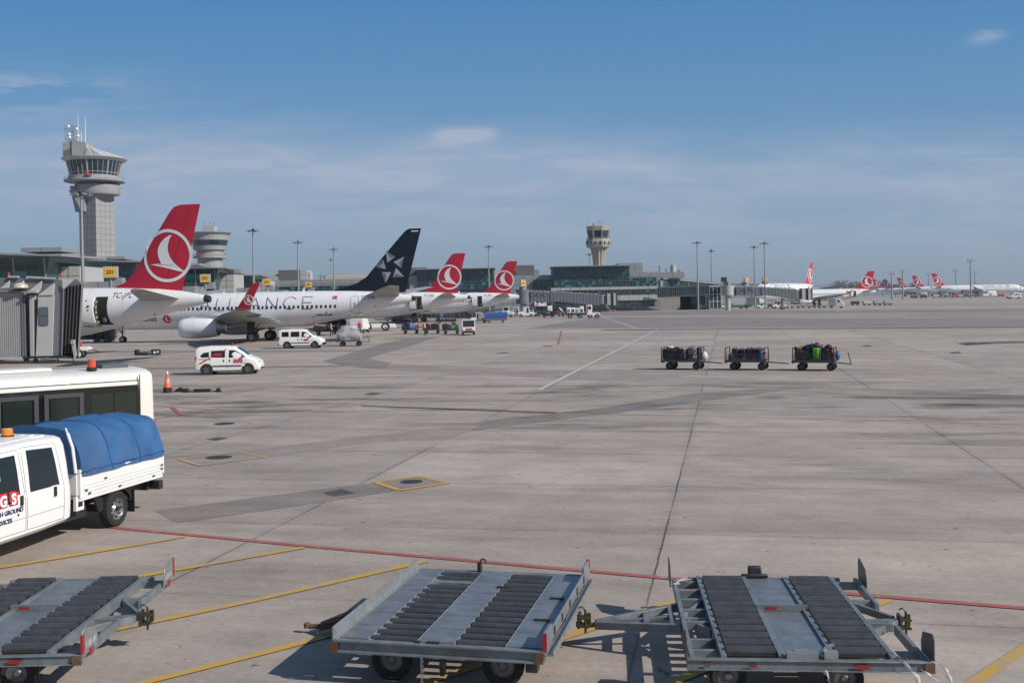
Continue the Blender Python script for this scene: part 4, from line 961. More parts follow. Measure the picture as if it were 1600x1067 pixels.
def cart_proto(label,loc,rz,group,lp='cart',L=2.25,post=1.28,tb=1.2,gap=None,fr=CARTM,name='baggage_cart',towup=False):
    t=thing(name,label,'baggage cart',loc,rz,group)
    m=MB(); m.b2(-L/2,L/2,-.70,.70,.50,.58); m.b2(-L/2,L/2,-.72,-.69,.46,.60); m.b2(-L/2,L/2,.69,.72,.46,.60); m.build('deck',fr,t)
    for s in(-1,1):
        m=MB(); x0,x1=-L/2+.1,L/2-.05
        for z in(.70,.80,.92): m.tube([(x0,s*.69,z),(x1,s*.69,z)],.018,6)
        for i in range(5): x=x0+(x1-x0)*i/4; m.tube([(x,s*.69,.56),(x,s*.69,.93)],.018,6)
        m.build('side_rail',fr,t)
    for s in(-1,1):
        m=MB(); x=s*(L/2-.02)
        for y in(-.68,.68): m.bar((x,y,.5),(x-s*.03,y,post),.05)
        m.bar((x-s*.03,-.68,post),(x-s*.03,.68,post),.05)
        for z in(.75,1.0): m.tube([(x,-.66,z),(x,.66,z)],.016,6)
        m.build('end_frame',fr,t)
    for x in(-L*.29,L*.40):
        for s in(-1,1):
            m=MB()
            wheel(t,(x,s*.56,.225),.225,.16,side=s,rr=.55,n=20,rim=mat('cart_rim',(.09,.09,.095),.5,.4))
        m.bar((x,-.55,.23),(x,.55,.23),.06); m.b2(x-.12,x+.12,-.3,.3,.28,.48); m.build('axle',DKMET,t)
    m=MB(); m.bar((L/2,.12,.45),(L/2+tb,0,.36),.05); m.bar((L/2,-.12,.45),(L/2+tb,0,.36),.05)
    if towup: m.bar((L/2+tb,0,.36),(L/2+tb-.16,0,1.02),.045)
    m.build('tow_bar',DKMET,t)
    m=MB(); m.box((-L/2-.06,0,.44),(.12,.16,.12)); m.build('hitch',DKMET,t)
    return t
def bags_on(cart_loc,rz,L,spec,where,group):
    ca,sa=math.cos(rz),math.sin(rz)
    for i,(kind,x,y,z,dim,ci,r2,lb) in enumerate(spec):
        X=cart_loc[0]+ca*x-sa*y; Y=cart_loc[1]+sa*x+ca*y
        if kind=='s': suitcase((X,Y,z),dim[0],dim[1],dim[2],ci,rz+r2,0,lb,group,band=False)
        else: softbag((X,Y,z),dim,ci,rz+r2,lb,group)
c1=G(1070,577.8); c2=G(1171,578.6); c3=G(1278,579.6)
c1.y+=.6; c2.y+=.6; c3.y+=.6
rz0=math.atan2(c3.y-c1.y,c3.x-c1.x)
GB='baggage carts standing in a row on the open apron'
L=2.3
pc=cart_proto('first of three baggage carts, carrying a pale box and dark suitcases',tuple(c1),rz0,GB,L=L)
cc=dup(pc,tuple(c2),rz0,'middle of three baggage carts, with grey rails and a low pile'); 
c3t=cart_proto('last of three baggage carts, carrying a bright green bag, tow bar raised',tuple(c3),rz0,GB,L=L,towup=True,tb=.8)
g1='bags on the left cart'; g2='bags on the middle cart'; g3='bags on the right cart'
bags_on(c1,rz0,L,[
 ('s',-.88,-.42,.60,(.42,.3,.62),0,0,'black suitcase at the back end of the left cart'),('s',-.45,-.42,.60,(.40,.3,.60),1,0,'charcoal suitcase second from the end of the left cart'),
 ('s',0,-.45,.60,(.40,.28,.60),0,.05,'black suitcase beside the yellow tag on the left cart'),('s',.32,-.0,.60,(.30,.3,.56),2,0,'navy suitcase standing behind the pale box on the left cart'),
 ('s',.62,-.30,.86,(.40,.55,.46),6,0,'large pale grey carton riding high on the left cart'),('s',.98,0,.60,(.22,.5,.68),0,0,'slim black suitcase behind the pale carton'),
 ('s',-.7,.1,.60,(.45,.3,.62),0,0,'black suitcase in the back row of the left cart'),('s',-.2,.15,.60,(.42,.3,.58),1,0,'charcoal suitcase in the back row of the left cart'),('s',.3,.4,.60,(.4,.3,.55),3,0,'brown suitcase in the back row of the left cart'),
 ('b',-.72,-.2,1.20,(.22,.16,.10),10,0,'crumpled white bag on top of the black suitcases'),('b',-.30,-.25,1.18,(.20,.16,.07),2,.3,'flat navy holdall on top of the left cart'),
 ('b',1.28,-.05,.50,(.20,.22,.28),10,.2,'white plastic sack hanging on the front of the left cart')],'',g1)
bags_on(c2,rz0,L,[
 ('s',-.60,-.35,.78,(.36,.3,.46),1,0,'charcoal upright suitcase near the back of the middle cart'),('s',-.18,-.35,.72,(.34,.3,.48),0,0,'black suitcase second along the middle cart'),
 ('s',.22,-.30,.66,(.36,.3,.56),1,.1,'charcoal suitcase with pale straps mid way along the middle cart'),('s',.58,-.35,.66,(.40,.3,.56),0,0,'black suitcase beside the blue one on the middle cart'),
 ('s',.86,-.45,.60,(.18,.3,.60),5,0,'narrow blue suitcase on the middle cart'),('s',-.5,.2,.60,(.5,.35,.55),0,0,'black suitcase in the back row of the middle cart'),('s',.1,.2,.60,(.5,.35,.6),3,0,'brown suitcase in the back row of the middle cart'),
 ('s',.7,.2,.60,(.5,.35,.62),4,0,'dark red suitcase in the back row of the middle cart'),('s',-.85,-.3,.60,(.28,.5,.30),3,.1,'low brown suitcase at the tail of the middle cart'),('b',.32,0,1.15,(.14,.1,.06),4,0,'small red bag on top of the middle cart'),
 ('b',1.02,-.2,.80,(.14,.2,.18),10,0,'white bag near the front rail of the middle cart'),('b',1.10,-.4,.90,(.09,.1,.11),4,0,'small red bag at the front rail of the middle cart')],'',g2)
bags_on(c3,rz0,L,[
 ('s',-.78,-.38,.60,(.50,.3,.52),3,0,'brown suitcase at the tail of the right cart'),('b',-.70,-.1,1.05,(.24,.2,.14),11,.2,'tan soft bag on top of the brown suitcase'),('b',-.95,-.35,1.12,(.13,.1,.10),3,0,'small brown bag at the tail end of the right cart'),
 ('s',-.34,-.40,.60,(.32,.3,.50),1,.1,'charcoal suitcase beside the brown one on the right cart'),('b',-.32,-.1,.98,(.38,.3,.22),0,.2,'big black holdall heaped on the right cart'),('b',-.10,-.2,1.15,(.20,.2,.17),2,0,'dark navy backpack at the top of the right cart'),
 ('s',.12,-.50,.60,(.32,.24,.68),7,0,'bright green shiny suitcase at the middle of the right cart'),('b',.16,-.2,1.22,(.24,.2,.16),8,.1,'purple patterned bag on top of the green suitcase'),
 ('s',.60,-.42,.60,(.46,.28,.62),0,0,'large black suitcase right of the green one'),('b',.46,-.1,1.15,(.14,.12,.13),11,0,'small tan bag behind the large black suitcase'),('b',.76,-.1,1.15,(.22,.2,.14),0,.3,'black round bag at the front top of the right cart'),
 ('s',.98,-.2,.60,(.22,.4,.58),1,0,'slim charcoal suitcase at the front rail of the right cart'),('b',.98,-.40,.95,(.09,.08,.13),4,0,'small red bag beside the front rail of the right cart'),
 ('b',1.26,-.2,.60,(.14,.18,.22),5,0,'blue bundle hung on the front of the right cart'),('s',-.6,.25,.60,(.5,.35,.6),0,0,'black suitcase in the back row of the right cart'),('s',.0,.25,.60,(.5,.35,.6),1,0,'charcoal suitcase in the back row of the right cart'),('s',.6,.25,.60,(.5,.35,.6),0,0,'black suitcase in the back row, front half of the right cart')],'',g3)
# wrapped load beside the boxy van
p=G(545,541); t=cart_proto('flat baggage cart carrying the plastic wrapped load, beside the boxy van',(p.x,p.y+.5,0),R(1),'carts by the navy finned airliner',L=2.3,post=.75,towup=True,tb=.8)
FILM=mat('clear_film',(.62,.62,.66),.18,alpha=.42,spec=.8)
w=thing('wrapped_load','tall load of boxes wrapped in shiny clear plastic film','wrapped load',(p.x,p.y+.5,.60))
for i,(x,y,z,a,b_,h,ci) in enumerate(((-.55,0,0,.7,.9,.7,10),(.15,0,0,.7,.9,.75,11),(.75,0,0,.45,.8,.55,6),(-.2,0,.76,.6,.7,.5,10),(.35,0,.76,.4,.6,.42,6))):
    m=MB(); m.b2(x-a/2,x+a/2,y-b_/2,y+b_/2,z,z+h); m.build('carton',SUIT[ci],w,bevel=.02)
m=MB(); rnd=random.Random(4); rs=[]
for j in range(14):
    z=-.12+j*1.5/13; k=lerp([(0,1.12),(.6,1.1),(.85,.8),(1.35,.72),(1.5,.3)],z)[0]
    rs.append([((1.06*k+rnd.uniform(-.07,.07))*math.cos(a)*(1.05)-.02,(.62*k+rnd.uniform(-.05,.05))*math.sin(a),z+rnd.uniform(-.03,.03)) for a in [2*math.pi*i/26 for i in range(26)]])
m.rings(rs); m.build('plastic_film',FILM,w,smooth=20)
# ================================================================ CARGO DOLLIES (near foreground)
PLATE=bpy.data.materials.new('chequer_plate'); PLATE.use_nodes=True
def _pl():
    nt=PLATE.node_tree; b=nt.nodes['Principled BSDF']; L=nt.links
    tc=nt.nodes.new('ShaderNodeTexCoord'); mp=nt.nodes.new('ShaderNodeMapping'); mp.inputs['Rotation'].default_value=(0,0,R(45)); L.new(tc.outputs['Object'],mp.inputs[0])
    ck=nt.nodes.new('ShaderNodeTexChecker'); ck.inputs['Scale'].default_value=38; L.new(mp.outputs[0],ck.inputs[0])
    no=nt.nodes.new('ShaderNodeTexNoise'); no.inputs['Scale'].default_value=3.5; no.inputs['Detail'].default_value=8; no.inputs['Roughness'].default_value=.7; L.new(tc.outputs['Object'],no.inputs[0])
    r=nt.nodes.new('ShaderNodeValToRGB'); r.color_ramp.elements[0].position=.3; r.color_ramp.elements[0].color=(.19,.205,.225,1); r.color_ramp.elements[1].position=.7; r.color_ramp.elements[1].color=(.38,.40,.43,1); L.new(no.outputs[0],r.inputs[0])
    mx=nt.nodes.new('ShaderNodeMixRGB'); mx.blend_type='MULTIPLY'; mx.inputs[0].default_value=.22; L.new(r.outputs[0],mx.inputs[1]); L.new(ck.outputs['Color'],mx.inputs[2]); L.new(mx.outputs[0],b.inputs['Base Color'])
    b.inputs['Metallic'].default_value=.55; b.inputs['Roughness'].default_value=.42
    bp=nt.nodes.new('ShaderNodeBump'); bp.inputs['Strength'].default_value=.5; bp.inputs['Distance'].default_value=.003; L.new(ck.outputs['Fac'],bp.inputs['Height']); L.new(bp.outputs[0],b.inputs['Normal'])
_pl()
RUST=mat('rusty_steel',(.14,.07,.045),.8,var=.4,scale=12)
def rollers(par,x0,x1,y0,y1,n,z,r,skip=()):
    for i in range(n):
        if i in skip: continue
        y=y0+(y1-y0)*(i+.5)/n
        m=MB(); m.cyl((x0+.015,y,z),(x1-.015,y,z),r,n=18); m.cyl((x0-.01,y,z),(x1+.01,y,z),.014,n=8)
        m.build('roller',ROLL_M,par,smooth=40)
def castor(par,x,y,r=.21,s=-1):
    e=wheel(par,(x,y,r),r,.15,rim=mat('dolly_rim',(.16,.165,.17),.5,.5,var=.3,scale=14,dirt=.3),side=s,rr=.58,n=28)
def towbar(par,sx,y,lw,z,m_,dr=.10):
    """triangular drawbar reaching out along -x (sx=-1)"""
    m=MB(); x0=sx*1.22; xe=sx*(1.22+lw)
    m.bar((x0,y-.42,z),(xe,y-.03,z-dr),.07,.09); m.bar((x0,y+.42,z),(xe,y+.03,z-dr),.07,.09)
    m.bar((x0+sx*lw*.4,y-.27,z-dr*.4),(x0+sx*lw*.4,y+.27,z-dr*.4),.06,.06); m.bar((x0+sx*.10,y-.40,z),(x0+sx*.10,y+.40,z),.06,.06); m.bar((x0+sx*.05,y,z),(xe,y,z-dr*.9),.04,.05)
    q=m.build('tow_bar',m_,par,bevel=.006)
    m=MB(); m.cyl((xe,y,z-dr),(xe+sx*.17,y,z-dr-.01),.032,n=12); m.cyl((xe+sx*.20,y,z-dr-.03),(xe+sx*.20,y,z-dr+.03),.04,n=16); m.build('tow_eye',RUST,q)
    return q
def coupling(par,x,y,z):
    m=MB(); m.b2(x,x+.03,y-.08,y+.08,z-.09,z+.08); m.b2(x+.03,x+.14,y-.07,y+.07,z-.08,z-.06); m.b2(x+.03,x+.14,y-.07,y+.07,z+.02,z+.04); m.cyl((x+.09,y,z-.16),(x+.09,y,z+.12),.015,n=10); m.tube([(x+.09,y,z+.12),(x+.05,y,z+.16),(x+.01,y,z+.14)],.010,6); m.b2(x+.10,x+.15,y+.03,y+.07,z-.06,z+.07)
    m.build('coupling',mat('coupling_iron',(.09,.078,.045),.5,.6,var=.4,scale=15),par)
# ---- plated dolly (middle)
def plated():
    nl=Vector((-2.1,11.9,0)); c=Vector((-.56,13.13,0)); rz=R(-12.6)
    t=thing('cargo_dolly','cargo dolly with chequered plates between its rollers and a fence on each end','cargo dolly',tuple(c),rz,'roller deck cargo dollies')
    W=1.205; D=1.56; z=.52
    m=MB()
    for s in(-1,1): m.b2(-W,W,s*(D-.0),s*(D-.06),z-.14,z); m.b2(-W,W,s*(D+.0),s*(D+.035),z-.14,z-.115); m.b2(-W,W,s*D,s*(D+.035),z-.02,z+.004)
    for x in(-1.15,-.80,-.22,.16,.76,1.15): m.b2(x-.025,x+.025,-D+.06,D-.06,z-.12,z-.012)
    for y in(-.9,0,.9): m.b2(-W,W,y-.04,y+.04,z-.22,z-.125)
    fr=m.build('frame',STEEL,t,bevel=.005)
    for xa,xb in((-1.17,-.825),(-.24,.17),(.775,1.165)):
        n=6
        for i in range(n):
            y0=-D+.07+(2*D-.14)*i/n; y1=-D+.07+(2*D-.14)*(i+1)/n-.012
            m=MB(); m.b2(xa,xb,y0,y1,z-.006,z+.006); m.build('deck_plate',PLATE,t)
        m=MB(); 
        for q in(xa-.012,xb): m.b2(q,q+.012,-D+.06,D-.06,z-.05,z+.012)
        m.build('plate_edge',GALV,t)
    rollers(t,-.815,-.255,-D+.06,D-.06,14,z-.030,.050,(11,)); rollers(t,.185,.765,-D+.06,D-.06,14,z-.030,.050)
    m=MB(); m.b2(-.80,-.26,1.0,1.12,z-.05,z-.02); m.build('roller_bed',GALV,t)
    # left fence and right fence
    m=MB(); m.box((-W-.005,0,z+.045),(.02,2*D+.02,.19)); m.box((-W+.02,0,z+.005),(.05,2*D,.012)); fl=m.build('end_fence',GALV,t,bevel=.004)
    m=MB(); m.box((W+.010,0,z+.06),(.022,2*D-.45,.14)); m.b2(W-.01,W+.03,-D-.03,-D+.35,z-.03,z+.19); m.b2(W-.01,W+.03,D-.42,D+.03,z-.03,z+.21); m.box((W+.06,0,z-.055),(.10,2*D,.012)); m.box((W+.10,0,z-.03),(.012,2*D,.06)); fr2=m.build('end_fence',GALV,t,bevel=.004)
    m=MB()
    for y in(-1.05,-.55,.0,.55,1.1): m.b2(W+.021,W+.026,y-.04,y+.04,z+.02,z+.11); m.b2(W-.006,W-.002,y-.04,y+.04,z+.02,z+.11)
    m.each('fence_slot',BLACK,fr2)
    m=MB(); m.b2(W-.014,W+.034,-D-.034,-D-.01,z+.0,z+.195); m.b2(W-.014,W+.034,D-.03,D+.034,z+.10,z+.215); m.b2(W-.015,W-.011,D-.32,D-.26,z+.10,z+.16); m.b2(W-.015,W-.011,-D+.2,-D+.25,z+.06,z+.13); m.each('red_reflector',REDR,fr2)
    m=MB()
    for x in(-W+.02,W-.05): m.b2(x-.05,x+.04,-D-.038,-D-.034,z-.13,z-.02)
    m.each('rust_patch',RUST,fr)
    m=MB(); m.cyl((-.30,D-.02,z),(-.30,D-.02,z+.13),.035,n=12); m.tube([(-.30,D-.02,z+.12),(-.27,D-.02,z+.18),(-.22,D-.02,z+.17),(-.21,D-.02,z+.13)],.012,6); m.build('locking_pin',DKMET,t)
    for x,y in((.22,.75),(1.0,.35),(.98,-.55)):
        m=MB(); m.b2(x-.09,x+.09,y-.012,y+.012,z+.005,z+.03); m.build('stop_lug',DKMET,t)
    m=MB(); m.b2(-.26,-.20,-D+.02,-D+.06,z,z+.02); m.b2(-.12,.02,-D+.02,-D+.07,z,z+.018); m.build('edge_latch',DKMET,t)
    for i in range(8): pass
    m=MB()
    for i in range(14):
        zz=z-.12-i*.030; x=-.16+.004*(i%2)
        if i%2: m.tube([(x-.012,-D-.05,zz),(x-.012,-D-.05,zz-.035)],.005,4); m.tube([(x+.012,-D-.05,zz),(x+.012,-D-.05,zz-.035)],.005,4)
        else: m.tube([(x,-D-.062,zz),(x,-D-.062,zz-.035)],.005,4); m.tube([(x,-D-.038,zz),(x,-D-.038,zz-.035)],.005,4)
    m.build('chain',METAL,t)
    for x in(-.62,.68):
        for y in(-1.25,1.1): castor(t,x,y,.235)
        m=MB(); m.bar((x,-1.2,.235),(x,1.1,.235),.08); m.b2(x-.10,x+.10,-.95,-.75,.235,z-.13); m.b2(x-.10,x+.10,.7,.9,.235,z-.13); m.build('axle',DKMET,t)
    m=MB(); m.b2(.95,1.08,-1.35,-1.2,.20,.4); m.b2(-.02,.03,-1.4,-1.3,.12,.4); m.each('brake_lever',DKMET,t)
    towbar(t,-1,.15,.86,.40,mat('rusty_brown_steel',(.055,.04,.035),.6,.4,var=.4,scale=10),.30)
    coupling(t,W+.11,.05,z-.14)
    return t
plated()
# ---- open ended dolly (right), copied for the left one
def opened(full=True):
    t=thing('cargo_dolly','cargo dolly with open girder ends, curved corner plates and torn plastic film','cargo dolly',(3.17,12.62,0),R(-5.2),'roller deck cargo dollies')
    W=1.26; D=1.63; z=.50
    xa=(-.87,-.27,.27,.87)
    m=MB()
    m.b2(-W,W,-D-.02,-D+.05,z-.12,z-.01); m.b2(-W,W,-D-.045,-D-.02,z-.02,z-.008); m.b2(-W,W,-D-.045,-D-.02,z-.12,z-.108)
    m.b2(-1.0,1.0,D-.05,D+.02,z-.12,z-.01)
    for x in xa: m.b2(x-.03,x+.03,-D+.05,D-.05,z-.11,z+.018)
    for y in(-1.05,0.05,1.1): m.b2(-.84,.84,y-.05,y+.05,z-.24,z-.115)
    fr=m.build('frame',STEEL,t,bevel=.005)
    for s in(-1,1):
        m=MB(); X=s*.90; E=s*1.20
        for y in(-1.30,-.95,-.30,.18,.62,1.02,1.45): 
            if s>0 and y in(.18,-.95,1.02): continue
            m.bar((X,y,z-.07),(E,y,z-.07),.05,.10)
        m.bar((E,-D+.02,z-.06),(E,-.42 if s>0 else D-.1,z-.06),.05,.11)
        if s>0: m.bar((E,.42,z-.06),(E,D-.02,z-.06),.05,.11)
        m.bar((X,-.55,z-.08),(s*(1.30 if s>0 else 1.18),-.05,z-.10),.05,.09); m.bar((X,.65,z-.08),(s*(1.30 if s>0 else 1.18),.08,z-.10),.05,.09)
        m.bar((X,-.05,z-.10),(s*(1.34 if s>0 else 1.2),0,z-.10),.07,.07)
        m.build('end_girder',STEEL,t,bevel=.005)
        for e in(-1,1):
            m=MB(); y0=e*(D-.42); y1=e*(D+.02)
            pts=[(y0,z-.04),(y1,z-.04),(y1,z+.22),(y1-e*.05,z+.265),(y0+e*.06,z+.19),(y0,z+.08)]
            xo=s*(W-.0); m.prism([(p[0],p[1]) for p in pts] if e>0 else pts[::-1],xo-.008,xo+.008,'x')
            m.build('corner_plate',mat('corner_plate_steel',(.10,.115,.12),.45,.5,var=.3,scale=7,dirt=.25),t,bevel=.004)
    # centre plates
    for y0,y1 in((-D+.10,-.78),(-.77,.05),(.16,.86),(.87,D-.10)):
        m=MB(); m.b2(xa[1]+.03,xa[2]-.03,y0,y1,z-.02,z-.008); m.build('deck_plate',PLATE,t)
    m=MB(); m.b2(xa[1]-.03,xa[2]+.03,.07,.10,z-.02,z+.07); m.b2(xa[1]-.03,xa[2]+.03,.10,.15,z+.03,z+.04); st=m.build('stop_bar',STEEL,t); m=MB(); m.b2(-.19,-.06,.065,.07,z+.02,z+.05); m.build('red_reflector',REDR,st)
    m=MB(); m.b2(-.22,.10,-D+.02,-D+.08,z-.01,z+.06); m.b2(.16,.30,-D+.0,-D+.10,z-.01,z+.07); m.b2(-.14,.0,-D+.05,-D+.12,z+.05,z+.07); m.tube([(.12,-D+.08,z+.02),(.20,-D+.10,z+.10),(.28,-D+.10,z+.12)],.02,8); m.build('stop_latch',GALV,t)
    m=MB(); m.b2(-.30,.06,D-.06,D-.02,z-.01,z+.05); m.b2(-.20,-.02,D-.02,D+.06,z+.0,z+.14); m.build('far_stop',DKMET,t,bevel=.02)
    rollers(t,xa[0]+.03,xa[1]-.03,-D+.10,D-.06,13,z-.0,.060); rollers(t,xa[2]+.03,xa[3]-.03,-D+.10,D-.06,13,z-.0,.060)
    m=MB(); m.b2(-.62,-.54,-D-.0475,-D-.045,z-.08,z-.05); m.b2(.46,.60,-D-.0475,-D-.045,z-.085,z-.04); m.each('red_reflector',REDR,fr)
    m=MB(); m.b2(-1.08,-1.02,-D-.0475,-D-.045,z-.08,z-.04); m.b2(W-.10,W-.0,-D-.049,-D-.046,z-.12,z-.01); m.each('rust_patch',RUST,fr)
    for x,y in((-.80,-1.28),(.42,-1.32),(-.80,1.1),(.42,1.1)):
        castor(t,x,y,.20)
    for x in(-.80,.42):
        m=MB(); m.bar((x,-1.25,.22),(x,1.1,.22),.07); m.b2(x-.2,x+.2,-1.12,-.95,.26,z-.12); m.b2(x-.08,x+.08,.8,.95,.22,z-.12); m.build('axle',STEEL,t)
    return t
d3=opened()
d1=dup(d3,(-6.08,13.22,0),R(1.0),skip=('far_stop',),label='cargo dolly in the bottom left corner, seen only in part, red tipped corner plates')
towbar(d3,-1,0.12,1.02,.40,STEEL); coupling(d3,1.34,.02,.40); coupling(d1,1.34,.02,.40)
for k in kids(d1):
    if k.name.startswith('corner_plate'): k.data=k.data.copy(); k.data.materials[0]=GALV
m=MB()
for e in(-1,1): y=e*1.64; m.b2(1.25,1.275,y-.03,y+.03,.50,.745 if e>0 else .70); m.b2(1.272,1.278,y-e*.28,y-e*.18,.42,.50)
m.each('red_tip',REDR,d1)
MARK=mat('stencil_white',(.62,.62,.64),.6,var=.1,scale=20)
text('stencil_number','1185 81',.10,MARK,d1,lambda u,v:(1.2705,-1.58+u,.53+v)); text('stencil_number','1185 81',.10,MARK,d1,lambda u,v:(1.2705,1.24+u,.53+v))
# torn plastic film on the right dolly
m=MB(); rnd=random.Random(5)
def strip(pts,w,n=14):
    rs=[]
    for i in range(n):
        u=i/(n-1)*(len(pts)-1); k=min(int(u),len(pts)-2); f=u-k; p=Vector(pts[k]).lerp(Vector(pts[k+1]),f); q=w*(.6+.4*math.sin(i*1.3))
        rs.append([(p.x+rnd.uniform(-.02,.02)-q/2,p.y+rnd.uniform(-.01,.01),p.z),(p.x,p.y-.01,p.z+rnd.uniform(.0,.02)),(p.x+q/2+rnd.uniform(-.02,.02),p.y,p.z)])
    m.rings(rs,cap=False,closed=False)
strip([(.88,-1.45,.53),(.95,-1.70,.50),(1.06,-1.72,.36),(1.10,-1.75,.20),(1.05,-1.9,.02)],.05); strip([(1.12,-1.68,.42),(1.30,-1.74,.30),(1.45,-1.85,.12),(1.62,-1.8,.03)],.06); strip([(1.22,-1.66,.50),(1.34,-1.7,.46),(1.40,-1.75,.30),(1.42,-1.8,.1)],.05); strip([(.15,-1.69,.40),(.22,-1.72,.2),(.27,-1.8,.03)],.04); strip([(-1.22,1.2,.50),(-1.12,1.35,.53),(-.98,1.45,.50)],.12)
tf=thing('plastic_film','torn clear plastic film strips trailing from the right hand cargo dolly','plastic film',(3.17,12.62,0),R(-5.2))
m.each('film_strip',mat('torn_film',(.7,.7,.72),.12,alpha=.5,spec=.9),tf,smooth=25)
# ================================================================ TERMINAL, TOWERS, MASTS, JET BRIDGES
def zy(px,py,Z): return P(px,py,Z).z
def curtain(par,x0,x1,z0,z1,Y,nx,nz,rnd,bright=.12,name='glazing',slant=0,frame=MULL,mats=None,depthsign=-1):
    """grid of panes on the plane y=Y, leaning out by slant at the top"""
    m=MB()
    for i in range(nx):
        for j in range(nz):
            r=rnd.random(); m.c=2 if r<bright else (1 if r<.45 else 0)
            a0,a1=x0+(x1-x0)*i/nx,x0+(x1-x0)*(i+1)/nx; b0,b1=z0+(z1-z0)*j/nz,z0+(z1-z0)*(j+1)/nz; k=rnd.uniform(-.015,.015)
            m.quad((a0,Y-slant*j/nz+k,b0),(a1,Y-slant*j/nz+k,b0),(a1,Y-slant*(j+1)/nz+k,b1),(a0,Y-slant*(j+1)/nz+k,b1))
    g=m.build(name,mats or [GL1,GL2,GL3],par,smooth=0)
    m=MB(); w=(x1-x0)/nx*.045+.03
    for i in range(nx+1): x=x0+(x1-x0)*i/nx; m.bar((x,Y-.06,z0),(x,Y-.06-slant,z1),w,.12)
    for j in range(nz+1): z=z0+(z1-z0)*j/nz; m.b2(x0,x1,Y-.14-slant*j/nz,Y-.02-slant*j/nz,z-w*.6,z+w*.6)
    m.build('mullions',frame,g,smooth=0)
    return g
def clad(par,x0,x1,y0,y1,z0,z1,mt,name='wall',pit=3.0,joint=True):
    m=MB(); m.b2(x0,x1,y0,y1,z0,z1); w=m.build(name,mt,par,smooth=0)
    if joint:
        m=MB(); n=max(1,round((x1-x0)/pit))
        for i in range(1,n): x=x0+(x1-x0)*i/n; m.b2(x-.05,x+.05,y0-.02,y0+.01,z0,z1)
        k=max(1,round((z1-z0)/1.5))
        for i in range(1,k): z=z0+(z1-z0)*i/k; m.b2(x0,x1,y0-.025,y0+.01,z-.04,z+.04)
        m.build('panel_joints',MULL,w,smooth=0)
    return w
def building(name,label,loc=(0,0,0),rz=0,cat='building'): return thing(name,label,cat,loc,rz)
rnd=random.Random(11)
# --- four glass gate halls stepping back along the left side
def hall(Z,xl,xr,ztop,label,pent,seed,wing=8):
    r=random.Random(seed); t=building('gate_hall',label,(0,0,0))
    D=14
    curtain(t,xl,xr-2.6,7.0,ztop-.7,Z,14,5,r,.06,slant=1.6)
    # slanted glass end facing the apron
    m=MB(); m.quad((xr-2.6,Z,7),(xr-2.6,Z+D,7),(xr-.9,Z+D,ztop-.7),(xr-.9,Z-1.6,ztop-.7)); m.quad((xr-2.6,Z,7),(xr-.9,Z-1.6,ztop-.7),(xr-2.6,Z-1.6,ztop-.7)); m.build('end_glazing',GL2,t,smooth=0)
    clad(t,xl,xr-2.4,Z+.1,Z+D,0,7.0,CLAD)
    m=MB(); rs=[]
    for i in range(9):
        u=i/8; x=xl-1+(xr+1.6-xl+1)*u; z=ztop-.5+.7*math.sin(math.pi*min(1,u*.9+.15))
        rs.append([(x,Z-3,z-.18),(x,Z-3,z+.12),(x,Z+D+1,z+.35),(x,Z+D+1,z-.1)])
    m.rings(rs); m.build('roof',CLAD,t,smooth=40)
    clad(t,pent[0],pent[1],Z+2,Z+9,ztop+.3,ztop+pent[2],CLAD,'plant_room',3)
    clad(t,xr-2.2,xr+1.5,Z+4,Z+D,0,ztop-2.0,CLADL,'service_core',2)
    clad(t,xr+1.5,xr+wing,Z+6,Z+D,0,8.4,CLAD,'corridor',2.5)
    m=MB()
    for i in range(7):
        x=xl+2+(xr-xl-4)*i/6; m.bar((x,Z-.2,7.2),(x+.3,Z-1.7,ztop-.8),.14)
    m.build('struts',CLADL,t)
    return t
hall(166,-104,-71.0,12.9,'dark glass gate hall at the left edge above the near jet bridge',(-78,-71.5,1.0),1)
hall(222,-112,-76.5,14.0,'glass gate hall under the tall tower, behind sign 201',(-92,-82,.9),2)
hall(262,-104,-71.5,13.8,'glass gate hall below the shorter round tower, behind sign 202',(-86,-78,.9),3,6)
hall(318,-112,-76.0,13.3,'farthest glass gate hall with a curved roof, left of the grey plant block',(-88,-82,1.0),4,6)
# --- long transverse terminal
ZT_=332.0
def tx_(px,py=440): return P(px,py,ZT_).x
t=building('terminal','long grey and teal glass terminal across the background, with dark glass blocks')
def part(px0,px1,y0,y1,mt,name,depth=20,off=0,ground=False,pit=3,joint=True):
    x0,x1=tx_(px0,y0),tx_(px1,y0); pm=(px0+px1)/2; z1=zy(pm,y0,ZT_); z0=0 if ground else zy(pm,y1,ZT_)
    return clad(t,x0,x1,ZT_+off,ZT_+off+depth,z0,z1,mt,name,pit,joint)
def glz(px0,px1,y0,y1,nx,nz,off=-.3,bright=.12,name='glazing'):
    x0,x1=tx_(px0,y0),tx_(px1,y0); pm=(px0+px1)/2; z1=zy(pm,y0,ZT_); z0=zy(pm,y1,ZT_); r=random.Random(int(px0))
    return curtain(t,x0,x1,z0,z1,ZT_+off,nx,nz,r,bright,name)
part(395,655,436.5,None,CLAD,'wall',22,0,True)
glz(430,640,446.5,455.5,34,2,bright=.25)
part(640,652.5,431,None,CLAD,'wall',22,-1,True)
part(652,772,421,None,mat('hall_frame',(.10,.12,.125),.5),'hall_frame',18,-1.2,True,joint=False)
glz(653,771,422,440,22,5,-1.5,.02); glz(653,771,441,452,20,2,-1.6,.35); glz(700,771,455,465,12,2,-1.6,.3)
m=MB(); m.b2(tx_(650),tx_(774),ZT_-4,ZT_+18,zy(712,421,ZT_),zy(712,419.6,ZT_)); m.build('roof_slab',CLAD,t)
part(770,865,430.5,None,CLAD,'wall',20,-.5,True)
glz(832,866,438,451,8,3,-.8,.1); 
part(863,982,417.2,None,mat('hall_frame',(.10,.12,.125),.5),'hall_frame',18,-3,True,joint=False)
